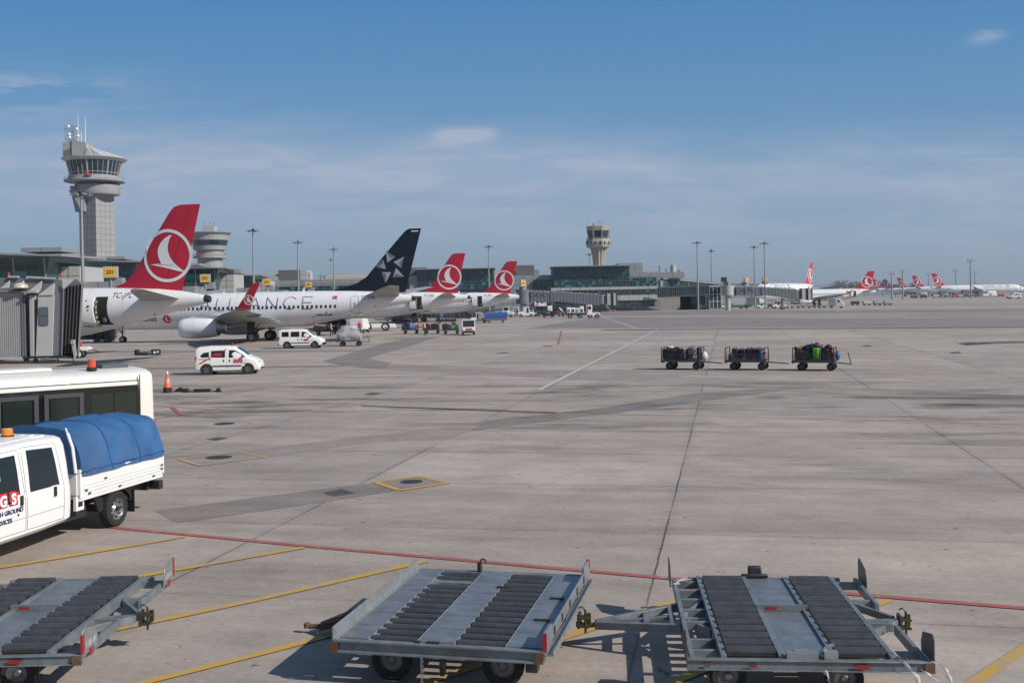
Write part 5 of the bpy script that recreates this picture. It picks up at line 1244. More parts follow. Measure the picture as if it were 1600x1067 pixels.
glz(864,981,418.5,434,22,3,-3.3,.01); glz(866,1023,435.5,448.5,30,3,-3.4,.22); 
m=MB(); m.b2(tx_(861),tx_(984),ZT_-6,ZT_+16,zy(920,417.2,ZT_),zy(920,415.8,ZT_)); m.build('roof_slab',CLAD,t)
part(982,1030,425.5,None,CLAD,'wall',20,-2.5,True); part(1030,1067,425.5,434.8,CLAD,'wall',20,-2.5,False)
part(860,1026,448.8,453,CLADL,'band',2,-4,False,joint=True)
glz(905,1026,453.5,461.5,26,2,-3.9,.2)
part(860,1026,461.8,470,CLADL,'band',2,-4.1,False)
glz(835,1020,470.5,480,30,2,-3.7,.05)
part(431,466,421.5,437,CLADD,'plant_room',8,3); part(466,477,421.5,437,CLADL,'plant_room',8,3)
part(637,664,417.5,432,CLADD,'plant_room',8,4); part(806,835,413.8,431,CLADD,'plant_room',8,4); part(835,843,421,431,CLAD,'plant_room',8,4); part(766,806,422.5,431,ROOFB,'plant_room',8,6)
part(967,1006.5,410.3,426,CLAD,'plant_room',8,4)
for a,b_ in((398,431),(506,578)):
    m=MB(); x0,x1=tx_(a),tx_(b_); rs=[]
    for i in range(11):
        u=i/10; h=zy(a,437,ZT_)+1.9*math.sin(math.pi*(.12+.88*u*.55)); rs.append([(x0+(x1-x0)*k,ZT_+2+12*u,h) for k in(0,1)])
    for i in range(11): pass
    m.rings(rs,cap=False,closed=False); 
    m.quad(rs[0][0],rs[0][1],(x1,ZT_+2,zy(a,438,ZT_)),(x0,ZT_+2,zy(a,438,ZT_)))
    rf=m.build('barrel_roof',ROOFB,t)
    m=MB(); n=int((x1-x0)/1.0)
    for k in range(n+1):
        x=x0+(x1-x0)*k/n; m.tube([(x,r_[0][1],r_[0][2]+.04) for r_ in rs[::2]],.06,4)
    m.build('roof_ribs',MULL,rf)
m=MB(); c=P(480,432,ZT_); m.cyl((c.x,ZT_+5,c.z-1.2),(c.x,ZT_+5,c.z+1.4),.75,n=16); m.build('white_tank',CLADL,t)
m=MB(); c=P(1055.5,421,ZT_); m.cyl((c.x,ZT_+5,c.z-1.2),(c.x,ZT_+5,c.z+1.5),.9,n=16); m.b2(c.x-2.3,c.x-1.4,ZT_+4,ZT_+6,c.z-1.2,c.z+.3); m.build('roof_tank',CLADL,t)
for px,h in((1032.5,2.3),(866,1.0),(498,1.2),(504,1.2),(978,.8),(1063,1.0)):
    m=MB(); c=P(px,426 if px>600 else 436,ZT_); m.cyl((c.x,ZT_+3,c.z-.3),(c.x,ZT_+3,c.z+h),.10,n=6); m.bar((c.x-.7,ZT_+3,c.z+h*.8),(c.x+.7,ZT_+3,c.z+h*.8),.10); m.bar((c.x-.4,ZT_+3,c.z+h*.5),(c.x+.4,ZT_+3,c.z+h*.5),.08); m.build('antenna',DKMET,t)
# right wing: glass pier running away to the right
t=building('glass_pier','low teal glass pier running away to the right from the terminal')
def wallq(p0,p1,za0,za1,zb0,zb1,n,rows,name,bright,r):
    m=MB(); mm=MB()
    for i in range(n):
        for j in range(rows):
            q=r.random(); m.c=2 if q<bright else (1 if q<.6 else 0)
            f=lambda u,v: (p0[0]+(p1[0]-p0[0])*u,p0[1]+(p1[1]-p0[1])*u,(za0+(zb0-za0)*u)*(1-v)+(za1+(zb1-za1)*u)*v)
            m.quad(f(i/n,j/rows),f((i+1)/n,j/rows),f((i+1)/n,(j+1)/rows),f(i/n,(j+1)/rows))
    g=m.build(name,[GL1,GL2,GL3],t,smooth=0)
    for i in range(n+1):
        u=i/n; x,y=p0[0]+(p1[0]-p0[0])*u,p0[1]+(p1[1]-p0[1])*u-.1; mm.bar((x,y,za0+(zb0-za0)*u),(x,y,za1+(zb1-za1)*u),.16)
    mm.bar((p0[0],p0[1]-.15,za1+.1),(p1[0],p1[1]-.15,zb1+.1),.3,.5); mm.bar((p0[0],p0[1]-.15,za0),(p1[0],p1[1]-.15,zb0),.3,.4)
    mm.build('mullions',MULL,g,smooth=0)
A0=P(1036,437,329); A1=P(1122,446,345); A2=P(1206,451,560)
wallq((A0.x,A0.y),(A1.x,A1.y),zy(1036,448,329),zy(1036,434.8,329),zy(1122,452,345),zy(1122,443.5,345),34,1,'upper_glazing',.25,random.Random(3))
B0=P(1027,455,326); B1=P(1108,455,324)
wallq((B0.x,B0.y),(B1.x,B1.y),zy(1027,464.5,326),zy(1027,450.5,326),zy(1108,460.5,324),zy(1108,446.5,324),24,1,'lower_glazing',.08,random.Random(4))
wallq((A1.x,A1.y),(A2.x,A2.y),zy(1122,453,345),zy(1122,444,345),zy(1206,452.5,560),zy(1206,444.6,560),30,1,'upper_glazing',.18,random.Random(5))
m=MB(); 
for (a,b_,h0,h1) in((A0,A1,zy(1036,434.3,329),zy(1122,442.7,345)),(A1,A2,zy(1122,442.7,345),zy(1206,443.8,560))):
    m.rings([[(a.x,a.y-.6,h0-.35),(a.x,a.y-.6,h0),(a.x,a.y+16,h0+.3),(a.x,a.y+16,h0-.4)],[(b_.x,b_.y-.6,h1-.35),(b_.x,b_.y-.6,h1),(b_.x,b_.y+16,h1+.3),(b_.x,b_.y+16,h1-.4)]])
m.build('roof',CLAD,t)
m=MB(); m.b2(B0.x,tx_(1078),330,340,0,4.9); m.build('ground_wall',mat('beige_block_wall',(.30,.28,.25),.8,var=.1,scale=1),t)
m=MB(); m.b2(tx_(1088),tx_(1093),334,336,0,4.6); m.b2(tx_(1067),tx_(1070),332,333,0,3.8); m.b2(tx_(1073.5),tx_(1079),332,333,0,3.8); m.build('dark_opening',BLACK,t)
m=MB(); c=P(1081,470,331); m.b2(c.x-.5,c.x+.3,330.8,331,c.z-.4,c.z+.4); m.build('red_notice',REDP,t)
m=MB(); m.b2(B1.x-8,B1.x,330,340,0,7.6); m.build('stair_glass',GL2,t)
# framed stair tower
t=building('stair_tower','white framed glass stair tower beside the white round bridge rotunda')
x0,x1=P(1108,465,325).x,P(1127,465,325).x; zt=zy(1117,446,325)
curtain(t,x0,x1,0.2,zt-.4,325,3,3,random.Random(8),.1,frame=EMB,mats=[GLB,GL2,GLB])
m=MB(); m.b2(x0-.1,x1+.1,324.7,330,zt-.45,zt); m.b2(x0-.05,x0+.2,324.8,330,0,zt); m.b2(x1-.2,x1+.05,324.8,330,0,zt); m.build('frame',CLADL,t)
m=MB(); m.b2(x0+.3,x1-.3,327,330,0,zt-.5); m.build('core',GL1,t)
# ---------------------------------------------------------------- control towers
K=400/F
def zc(px,py): return P(px,py,400).z
t=thing('control_tower','tallest concrete control tower with round glass cab and lattice antenna, at the left','control tower',(P(148.5,300,400).x,400,0))
cx0=P(148.5,300,400).x
def lx(px,py): return P(px,py,400).x-cx0
m=MB(); th=R(22); sx=lx(152,360); m.box((sx,0,zc(150,300)/2),(8.1,9.6,zc(150,300)),rz=-th); sh=m.build('shaft',CONC,t,smooth=0)
m=MB()
for i in range(22):
    z=zc(150,300)*(i+.5)/22; m.box((sx,0,z),(8.14,9.64,.10),rz=-th)
for k in(-2,0,2): m.box((sx+k*math.cos(th),-k*math.sin(th),zc(150,300)/2),(.10,9.64,zc(150,300)-.2),rz=-th)
for k in(-2.4,0,2.4): m.box((sx+k*math.sin(th),k*math.cos(th),zc(150,300)/2),(8.14,.10,zc(150,300)-.2),rz=-th)
m.build('panel_joints',MULL,sh,smooth=0)
m=MB(); m.prism([(lx(117,300),zc(117,300)),(lx(142,300),zc(142,300)),(lx(142,332),zc(142,332)),(lx(136,331),zc(136,331)),(lx(131,300),zc(131,320))],-6,-4.2); m.prism([(lx(114,292),zc(114,292)),(lx(129,292),zc(129,292)),(lx(128,332),zc(128,332)),(lx(123,332),zc(123,332))],-3,1); m.build('bracket',CONC,t)
def zz(py): return zc(148,py)
m=MB(); ox=lx(154.5,300); m.lathe([(5,zz(306)),(7.5,zz(305)),(7.8,zz(302)),(7.8,zz(291))],(ox,0,0),36); m.build('lower_drum',CONC,t,smooth=30)
m=MB(); m.lathe([(7.9,zz(291)),(8.6,zz(285))],(ox*.6,0,0),36); m.build('lower_glass',GL1,t)
m=MB(); m.lathe([(9.4,zz(286.4)),(10.9,zz(285)),(10.9,zz(283)),(9.6,zz(282.6)),(9.3,zz(276.5)),(8.8,zz(276.2))],(0,0,0),40); m.build('balcony',CONC,t,smooth=30)
m=MB()
for i in range(36):
    a=2*math.pi*i/36; m.cyl((10.7*math.cos(a),10.7*math.sin(a),zz(283)),(10.7*math.cos(a),10.7*math.sin(a),zz(283)+1.1),.05,n=5)
for i in range(36):
    a=2*math.pi*i/36; b_=2*math.pi*(i+1)/36; m.bar((10.7*math.cos(a),10.7*math.sin(a),zz(283)+1.1),(10.7*math.cos(b_),10.7*math.sin(b_),zz(283)+1.1),.08)
m.build('railing',METAL,t)
m=MB(); m.lathe([(8.6,zz(276.5)),(9.9,zz(254))],(0,0,0),32); cg=m.build('cab_glass',GLB,t,smooth=0)
m=MB()
for i in range(32):
    a=2*math.pi*(i+.5)/32; m.bar((8.75*math.cos(a),8.75*math.sin(a),zz(276.5)),(10.02*math.cos(a),10.02*math.sin(a),zz(254)),.16 if i%4 else .4)
m.lathe([(8.95,zz(272.2)),(9.02,zz(271.4))],(0,0,0),32); m.build('mullions',CLADL,cg)
m=MB(); m.lathe([(9.6,zz(254.5)),(10.3,zz(253.5)),(11.7,zz(250)),(11.8,zz(249.2)),(9.5,zz(247.5)),(4,zz(246))],(0,0,0),44); m.build('roof_disc',mat('roof_disc_pale',(.5,.49,.48),.6),t,smooth=30)
m=MB(); m.prism([(lx(106,248),zz(248)),(lx(104,224),zz(226)),(lx(120,222),zz(221.5)),(lx(122,248),zz(248))],-4,3); m.prism([(lx(120,248),zz(248)),(lx(120,222),zz(221.5)),(lx(141,224),zz(225)),(lx(143,248),zz(248))],-4.5,3.2); m.build('core_block',CONC,t,smooth=0)
m=MB(); m.prism([(lx(105.5,238),zz(238)),(lx(118,234),zz(234)),(lx(119,247),zz(247)),(lx(107,247),zz(247))],-4.1,-3.9); m.build('dark_recess',CLADD,t)
m=MB()
for i in range(9):
    a=R(-75+i*17); m.cyl((lx(139,228)+.2*i,-3+i*.6,zz(228+i*.8)),(11.2*math.cos(a)*.92+.5,11.0*math.sin(a)*.9,zz(248.2)),.16,n=6)
m.build('cable_stays',EMB,t)
m=MB(); xa,xb=lx(105,210),lx(119,210); za,zb=zz(224),zz(197)
for y in(-2,1.4):
    for x in(xa,(xa+xb)/2,xb): m.cyl((x,y,za),(x,y,zb),.10,n=5)
    for i in range(5):
        z0=za+(zb-za)*i/5; z1=za+(zb-za)*(i+1)/5; m.cyl((xa,y,z0),(xb,y,z1),.06,n=4); m.cyl((xb,y,z0),(xa,y,z1),.06,n=4); m.cyl((xa,y,z1),(xb,y,z1),.08,n=4)
for x in(xa,xb):
    for i in range(6): z1=za+(zb-za)*i/5; m.cyl((x,-2,z1),(x,1.4,z1),.06,n=4)
m.build('lattice_antenna',METAL,t)
for x,z in((112.5,211),(113,216),(126,214),(124,203),(111,199)):
    m=MB(); m.ball((lx(x,z),-2.4,zz(z)),.6,10,6); m.build('dish',EMB,t)
for px,y0,y1 in((122,222,178),(133.5,224,183),(127,222,205)):
    m=MB(); m.cyl((lx(px,y0),0,zz(y0)),(lx(px,y1),0,zz(y1)),.16,.07,n=6); m.build('mast',EMB,t)
m=MB(); m.cyl((lx(158,278),-9.7,zz(278)),(lx(150,277.5),-9.7,zz(276.8)),.45,n=8); m.ball((lx(154,278),-9.9,zz(278)),(1.5,.3,.5)); m.build('red_banner',REDP,t)
# second, shorter tower
t=thing('control_tower','shorter round ramp tower just right of the nearest red fin','control tower',(P(328,380,400).x,400,0))
def z2(py): return P(328,py,400).z
m=MB(); m.lathe([(4.6,0),(4.6,z2(404)),(6.2,z2(403.5)),(6.2,z2(401)),(5.0,z2(400.5)),(5.0,z2(392)),(5.9,z2(391)),(6.3,z2(384.5))],(0,0,0),28); m.build('shaft',CONC,t,smooth=25)
m=MB(); m.lathe([(6.25,z2(384.8)),(6.7,z2(375.5))],(0,0,0),24); m.build('cab_glass',GLB,t,smooth=0)
m=MB(); m.lathe([(6.75,z2(376)),(7.0,z2(367.5))],(0,0,0),24); m.build('upper_panels',CONC,t,smooth=0)
m=MB(); m.lathe([(7.0,z2(368)),(8.0,z2(364.5)),(8.0,z2(363.8)),(2,z2(362.5))],(0,0,0),36); m.build('roof_disc',CONC,t,smooth=30)
m=MB(); m.b2(-2.2,2.3,-2,2,z2(363),z2(353.5)); m.build('plant_box',CLADL,t)
m=MB(); 
for x in(-1.8,.2,1.8): m.cyl((x,0,z2(354)),(x,0,z2(347)),.07,n=5)
m.build('antenna',DKMET,t)
m=MB()
for i in range(24):
    a=2*math.pi*i/24; m.cyl((6.1*math.cos(a),6.1*math.sin(a),z2(401)),(6.1*math.cos(a),6.1*math.sin(a),z2(401)+1.1),.05,n=4)
    m.bar((6.1*math.cos(a),6.1*math.sin(a),z2(401)+1.1),(6.1*math.cos(a+.262),6.1*math.sin(a+.262),z2(401)+1.1),.08)
m.build('railing',METAL,t)
m=MB(); m.ball((-2.5,-5.6,z2(400)),(1.6,.4,.35)); m.build('red_banner',REDP,t)
# third, old fluted tower
ZQ=450
t=thing('control_tower','old fluted concrete control tower above the centre of the terminal','control tower',(P(935,380,ZQ).x,ZQ,0),R(-8))
def z3(py): return P(935,py,ZQ).z
CRM=mat('tower_cream',(.34,.325,.28),.75,var=.06,scale=.6)
m=MB(); rs=[]
for py,r in((520,2.2),(425,2.15),(412,2.25),(402,2.5),(394,2.9),(388,3.3),(386,3.4)):
    rs.append([(r*(1+(.07 if k%4<2 else -.07))*math.cos(2*math.pi*k/48),r*(1+(.07 if k%4<2 else -.07))*math.sin(2*math.pi*k/48),max(0,z3(py))) for k in range(48)])
m.rings(rs); m.build('fluted_shaft',CRM,t,smooth=0)
m=MB(); o8=math.pi/8
m.lathe([(3.6,z3(388)),(5.2,z3(386.5)),(5.75,z3(379)),(5.2,z3(374)),(4.2,z3(373))],(0,0,0),8,a0=o8); m.build('lower_drum',CRM,t,smooth=0)
m=MB()
for k in range(8):
    a=2*math.pi*(k)/8
    for s in(-1.1,1.1):
        x,y=5.15*math.cos(a)-s*math.sin(a),5.15*math.sin(a)+s*math.cos(a); m.box((x,y,z3(380)),(.35,.55,1.3),rz=a)
m.build('slot_window',WIND,t)
m=MB(); m.lathe([(4.25,z3(373.2)),(4.9,z3(360))],(0,0,0),8,a0=o8); cg=m.build('cab_glass',GLB,t,smooth=0)
m=MB()
for k in range(8):
    a=o8+2*math.pi*k/8; m.bar((4.3*math.cos(a),4.3*math.sin(a),z3(373)),(5.0*math.cos(a),5.0*math.sin(a),z3(360)),.5)
m.lathe([(4.95,z3(361)),(5.3,z3(354.2)),(5.0,z3(353.8)),(1,z3(353.6))],(0,0,0),8,a0=o8); m.build('cab_frame',CRM,t,smooth=0)
m=MB()
for k in range(16):
    a=2*math.pi*k/16; m.cyl((5.3*math.cos(a),5.3*math.sin(a),z3(374)),(5.3*math.cos(a),5.3*math.sin(a),z3(371.5)),.05,n=4); m.bar((5.3*math.cos(a),5.3*math.sin(a),z3(371.5)),(5.3*math.cos(a+.393),5.3*math.sin(a+.393),z3(371.5)),.08)
m.build('railing',METAL,t)
m=MB()
for x,y1 in((-4.6,338),(-1.6,345),(0.2,343),(1.4,347),(2.0,346)): m.cyl((x,0,z3(354)),(x,0,z3(y1)),.08,n=5)
m.bar((-.2,0,z3(348)),(2.2,0,z3(348)),.15); m.box((-2.0,0,z3(351)),(.9,.5,.9)); m.build('antenna',METAL,t)
# ---------------------------------------------------------------- floodlight masts
def mast_proto(hz=20.0):
    t=thing('light_mast','x','light mast',(0,0,0),0,'apron floodlight masts')
    m=MB(); m.cyl((0,0,0),(0,0,hz),.30,.14,n=12); m.build('pole',POLE,t)
    m=MB()
    for a in range(8):
        an=a*math.pi/4; m.cyl((0,0,hz-.2),(.95*math.cos(an),.95*math.sin(an),hz-.1),.05,n=5)
    for a in range(16):
        an=a*math.pi/8; m.bar((1.0*math.cos(an),1.0*math.sin(an),hz-.1),(1.0*math.cos(an+.393),1.0*math.sin(an+.393),hz-.1),.08)
    m.box((0,0,hz+.15),(.5,.5,.5)); m.cyl((.1,0,hz+.3),(.1,0,hz+1.0),.03,n=5); m.build('head_ring',DKMET,t)
    for a in range(6):
        an=a*math.pi/3+.3; m=MB(); m.box((1.25*math.cos(an),1.25*math.sin(an),hz-.05),(.42,.62,.22),rz=an,ry=.35); m.build('floodlight',METAL,t)
    return t
mp=mast_proto()
MS=[(127,298,'thin light mast in front of the tallest control tower'),(395,357,'light mast rising left of gate sign 203'),(465,376,'light mast between gate signs 203 and 204'),(521,387,'nearer of two light masts left of the navy fin'),(517,404,'short looking light mast tucked behind the one left of the navy fin'),(763,383,'light mast between the two farther left hand red fins'),(921,396,'light mast just left of the fluted tower'),(1089,377,'tall light mast before the glass pier, right of the terminal'),(1111,390,'slimmer light mast just right of the tall one at the glass pier'),(1178,384,'left one of a pair of light masts above the right jet bridge'),(1194,378,'right one of a pair of light masts above the right jet bridge')]
ZS={517:430,1111:365,1178:345}
first=True
for px,py,lb in MS:
    v=vp(px,py); Z=ZS.get(px) or F*(20.4-H)/-v; hgt=H-v/F*Z; p=P(px,py,Z)
    o=mp if first else dup(mp); first=False
    o.location=(p.x,Z,0); s=hgt/20.5; w=1 if Z<400 else .9; o.scale=(w,w,s); o['label']=lb; o.rotation_euler=(0,0,px*.7)
def far_mast(px,py,Z,lb,n):
    p=P(px,py,Z); t=thing('light_mast',lb,'light mast',(p.x,Z,0),0,'masts of the far right apron')
    m=MB(); m.cyl((0,0,0),(0,0,p.z),.55,.32,n=8); m.build('pole',POLE,t)
    m=MB(); m.box((0,0,p.z+.2),(3.4*n,1,.7)); m.box((0,0,p.z+1.2),(3.0*n,1,.5)); m.build('lamp_bank',METAL,t)
for a in((1516,409,576,'tallest far mast crossing the long airliner at the right',1.0),(1393,429,597,'far mast left of the small right leaning fins',.8),(1410,425,620,'far mast between the first and second right leaning fins',.7),(1450.5,429.5,880,'far mast between the last two right leaning fins',1.25),(1493,424,790,'far mast right of the last red fin',1.0),(1523,427,880,'far mast just right of the tallest far mast',1.25)): far_mast(*a)
# ---------------------------------------------------------------- gate signs
def sign(px,py,Z,num,w,rz,lb,dark=False,h=None):
    c=P(px,py,Z); t=thing('gate_sign',lb,'gate sign',(c.x,Z,0),rz,None); h=h or w*.82
    m=MB(); m.b2(-w/2,w/2,-.15,.5,c.z-h/2,c.z+h/2); m.build('frame',CLADL if not dark else CLADD,t)
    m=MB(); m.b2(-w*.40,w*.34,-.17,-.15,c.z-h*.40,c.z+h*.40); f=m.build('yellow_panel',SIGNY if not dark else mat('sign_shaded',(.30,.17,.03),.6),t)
    ts=w*.40; text('number',num,ts,SIGNB,f,lambda x,y:(x-w*.03,-.18,c.z-ts*.34+y),bold=.01*w,center=True)
    m=MB(); m.cyl((0,.2,0),(0,.2,c.z-h/2),.16,n=8); m.box((w*.3,1.2,c.z-h*.9),(w*.9,2,h*.8)); m.build('support',CLAD,t)
sign(172.5,425.3,150,'201',1.95,R(4),'yellow gate sign reading 201 left of the nearest red fin')
sign(320.5,434.8,198,'202',1.85,R(4),'yellow gate sign reading 202 below the shorter round tower')
sign(416.5,440.8,245,'203',1.85,R(4),'yellow gate sign reading 203 between two light masts')
sign(482,444.8,285,'204',1.85,R(4),'yellow gate sign reading 204 left of the navy fin')
sign(817.5,442.5,300,'205',1.6,R(25),'yellow gate sign above the central jet bridge',h=1.9)
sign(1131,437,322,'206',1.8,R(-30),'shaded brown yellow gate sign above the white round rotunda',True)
sign(1166.5,437.8,332,'207',1.6,R(30),'yellow gate sign left of the paired light masts')
sign(1195.5,436.5,340,'208',1.5,R(10),'yellow gate sign behind the right mast of the pair')
# ---------------------------------------------------------------- far jet bridges
def far_bridge(Z,rot,seg,cab,lb,white):
    """px positions at depth Z : rot=(x0,x1,ytop,ybot) seg=[(x0,ytop,ybot,x1,ytop,ybot)..] cab=(x0,x1,ytop,ybot)"""
    t=thing('jet_bridge',lb,'jet bridge',(0,0,0))
    x0,x1=P(rot[0],rot[2],Z).x,P(rot[1],rot[2],Z).x; r=(x1-x0)/2; c=(x0+x1)/2; zt,zb=zy(rot[0],rot[2],Z),zy(rot[0],rot[3],Z)
    m=MB(); m.cyl((c,Z,zb),(c,Z,zt),r,n=28); m.build('rotunda',CLADL if white else FARBR,t)
    m=MB(); m.cyl((c,Z,0),(c,Z,zb),r*.42,n=16); m.build('column',CLADL,t)
    for i,s in enumerate(seg):
        a=P(s[0],s[1],Z); b=P(s[3],s[4],Z); za=zy(s[0],s[2],Z); zb2=zy(s[3],s[5],Z); w=1.4+.12*i
        m=MB(); m.rings([[(a.x,Z-w,za),(a.x,Z-w,a.z),(a.x,Z+w,a.z),(a.x,Z+w,za)],[(b.x,Z-w,zb2),(b.x,Z-w,b.z),(b.x,Z+w,b.z),(b.x,Z+w,zb2)]]); tn=m.build('tunnel',FARBR,t,smooth=0)
        m=MB(); n=max(2,int((b.x-a.x)/.9))
        for k in range(n+1):
            u=k/n; m.bar((a.x+(b.x-a.x)*u,Z-w-.03,za+(zb2-za)*u+.1),(a.x+(b.x-a.x)*u,Z-w-.03,a.z+(b.z-a.z)*u-.1),.09)
        m.build('ribs',BRIDD,tn)
        m=MB(); m.bar((a.x,Z-w+.1,a.z+.12),(b.x,Z-w+.1,b.z+.12),.14)
        for k in range(6): u=(k+.5)/6; m.box((a.x+(b.x-a.x)*u,Z-w+.3,a.z+(b.z-a.z)*u+.2),(.5,.3,.22))
        m.build('roof_rail',CLADL,tn)
    s=seg[0]; m=MB(); q=[]
    for k in range(25):
        u=k/24; x=P(s[0]+2+u*24,s[1],Z).x; zt_=zy(s[0],s[1],Z)-.2; q.append((x,Z-1.75,zt_-1.0*abs(math.sin(u*math.pi*2.5))))
    m.tube(q,.06,5); m.build('hanging_cable',BLACK,t)
    x0,x1=P(cab[0],cab[2],Z).x,P(cab[1],cab[2],Z).x; c=(x0+x1)/2; r=(x1-x0)/2; zt,zb=zy(cab[0],cab[2],Z),zy(cab[0],cab[3],Z)
    m=MB(); m.cyl((c-.3,Z,zb),(c-.3,Z,zt),r*1.0,n=20); m.build('cab_drum',mat('cab_grey',(.26,.27,.28),.5),t)
    m=MB(); m.b2(x1-.2,x1+.7,Z-1.6,Z+1.6,zb-.3,zt+.3); m.b2(x1+1.5,x1+2.2,Z-1.7,Z+1.7,zb-.4,zt+.3); m.build('cab_frame',CLADL,t)
    m=MB()
    for k in range(4): m.b2(x1+.7+k*.22,x1+.84+k*.22,Z-1.5,Z+1.5,zb-.3,zt+.2)
    m.b2(x1+2.2,x1+2.7,Z-1.7,Z+1.7,zb-.5,zt+.2); m.build('bellows',BELLOW,t)
    xl=x0-3.2; m=MB(); m.b2(xl-.2,xl+.2,Z-1.2,Z-.9,.5,zb+.2); m.b2(xl-.2,xl+.2,Z+.9,Z+1.2,.5,zb+.2); m.b2(xl-.7,xl+.7,Z-1.6,Z+1.6,.45,.85); m.build('drive_legs',CLAD,t)
    for y in(-1.3,1.3): wheel(t,(xl,Z+y,.5),.5,.4,side=-1 if y<0 else 1,n=16)
    m=MB()
    for k in range(7): m.b2(x1-.9+k*.22,x1-.5+k*.22,Z-2.6,Z-1.9,zb-.3-(k+1)*.42,zb-.22-(k+1)*.42)
    m.bar((x1-.8,Z-2.6,zb),(x1+.9,Z-2.6,.3),.12); m.bar((x1-.8,Z-1.9,zb),(x1+.9,Z-1.9,.3),.12); m.build('service_stair',CLADL,t)
far_bridge(298,(806,829,453,475),[(829,455.5,471,866,457,473.5),(860,455.8,470.5,937,461,477.5)],(936,949,460.5,475),'long grey jet bridge in front of the terminal, beside the farthest left hand tail',False)
far_bridge(300,(1127,1147,446.5,461.5),[(1149,448.5,462,1162,448.5,462),(1162,448,461,1190,449,463),(1188,449,460,1241,452,467)],(1240,1252,452.5,467),'grey jet bridge with a white round rotunda, reaching the right hand airliner',True)
# ---------------------------------------------------------------- near jet bridge at the left edge
def shear(m,Z):
    m.v=[(a-.47*(b-Z),b,c) for a,b,c in m.v]
def near_bridge():
    Z=55.0; t=thing('jet_bridge','big grey jet bridge with pleated bellows at the left edge','jet bridge',(0,0,0))
    x=lambda px: P(px,500,Z).x
    z=lambda py,px=60: zy(px,py,Z)
    zb=z(556); ztop=z(461)
    m=MB(); m.b2(x(-260),x(36),Z,Z+3.0,z(557),z(460)); tn=m.build('tunnel',BRIDG,t,smooth=0)
    m=MB()
    for i in range(88): xx=x(-258)+i*.112; m.b2(xx,xx+.05,Z-.035,Z,z(555.5),z(462))
    m.build('corrugation',BRIDG,tn,smooth=0)
    m=MB(); m.b2(x(-260),x(36.5),Z-.08,Z+3.05,z(561),z(556.5)); m.b2(x(-260),x(37),Z-.06,Z+3.05,z(460),z(457)); m.build('tunnel_beam',CLADL,tn)
    m=MB(); m.tube([(x(-250),Z-.12,z(451)),(x(30),Z-.12,z(455.5)),(x(41),Z-.12,z(456.5)),(x(42),Z-.12,z(461))],.09,8); m.build('pipe',BRIDD,t)
    m=MB()
    for a,b_ in((36,38),(39,40.5)): m.b2(x(a),x(b_),Z-.1,Z+.1,z(556),z(461))
    m.b2(x(36),x(57),Z+.25,Z+2.8,z(556),z(459)); m.build('collar',BRIDD,t)
    m=MB(); m.cyl((x(46),Z+.5,z(556)),(x(46),Z+.5,z(461)),.16,n=12); m.b2(x(48.5),x(53.5),Z-.15,Z+.5,z(556),z(461)); m.build('collar_post',BRIDG,t)
    # cab
    m=MB(); m.prism([(x(56.5),z(556)),(x(62),z(461.5)),(x(86.5),z(461.5)),(x(81.5),z(556))],Z-.10,Z+.2); m.build('cab_wall',mat('cab_light_grey',(.46,.46,.455),.45,var=.03,scale=1,dirt=.08),t,smooth=0)
    m=MB(); m.prism([(x(81.5),z(556)),(x(86.5),z(461.5)),(x(88),z(448)),(x(102),z(450)),(x(96),z(556))],Z-.02,Z+.4); m.build('cab_side',BRIDD,t,smooth=0)
    m=MB(); m.b2(x(56),x(98),Z+.3,Z+3.2,z(556),z(450)); shear(m,Z); m.build('cab_core',BRIDD,t)
    # roof with gussets
    m=MB(); m.prism([(x(-20),z(432.5)),(x(20),z(433)),(x(96),z(438.5)),(x(98),z(446)),(x(92),z(452)),(x(60),z(462)),(x(-20),z(459))],Z+.25,Z+3.0); m.build('cab_roof',BRIDD,t,smooth=0)
    m=MB(); m.bar((x(12),Z+.15,z(431.3)),(x(29),Z+.15,z(432)),.10); m.bar((x(41),Z+.15,z(432.3)),(x(86),Z+.15,z(435.3)),.10)
    for p0 in(41,55,69): m.bar((x(p0),Z+.15,z(432.5)),(x(p0),Z+.15,z(436)),.07)
    m.build('roof_edge',CLADL,t)
    for q in([(3,450),(18,438),(16,449)],[(35,443),(40,438),(39,446)],[(50,453),(68,439.5),(66,451),(64,456),(50,458)],[(62,461.5),(86.5,444),(88,444),(86,461.5)],[(100,436),(120,437.5),(103,452.5),(101,452)]):
        m=MB(); m.prism([(x(a),z(b_)) for a,b_ in q],Z-.16,Z-.04); m.build('gusset',mat('gusset_grey',(.5,.5,.49),.5),t,smooth=0)
    # window
    m=MB(); 
    def rr(x0,x1,y0,y1,r):
        p=[]
        for cx_,cz_,a0 in((x1-r,y1-r,0),(x0+r,y1-r,90),(x0+r,y0+r,180),(x1-r,y0+r,270)):
            for k in range(5): a=R(a0+k*22.5); p.append((cx_+r*math.cos(a),cz_+r*math.sin(a)))
        return p
    m.prism(rr(x(62.3),x(77.2),z(509),z(479.8),.09),Z-.135,Z-.10); wf=m.build('window_frame',mat('window_gasket',(.10,.10,.105),.5),t,smooth=0)
    for a,b_ in((493.2,481),(507.8,496)):
        m=MB(); m.prism(rr(x(63.6),x(76),z(a),z(b_),.06),Z-.145,Z-.135); m.build('window_glass',mat('bridge_glass',(.10,.125,.135),.08,spec=.8),wf,smooth=0)
    # bellows: pleated, leaning outwards at the top
    m=MB(); n=11
    for i in range(n):
        u=i/(n-1); xt_=103+26*u; xb_=96+25*u; dz=.10 if i%2 else -.05; top=z(447.5-.8*math.sin(u*3.1)-0*i)
        a=[(x(xt_-1.2),top),(x(xt_+1.0),top),(x(xb_+1.0),z(553)),(x(xb_-1.2),z(553))]
        m.prism(a,Z-.05+dz,Z+3.2); 
    shear(m,Z); m.build('bellows',BELLOW,t,smooth=0)
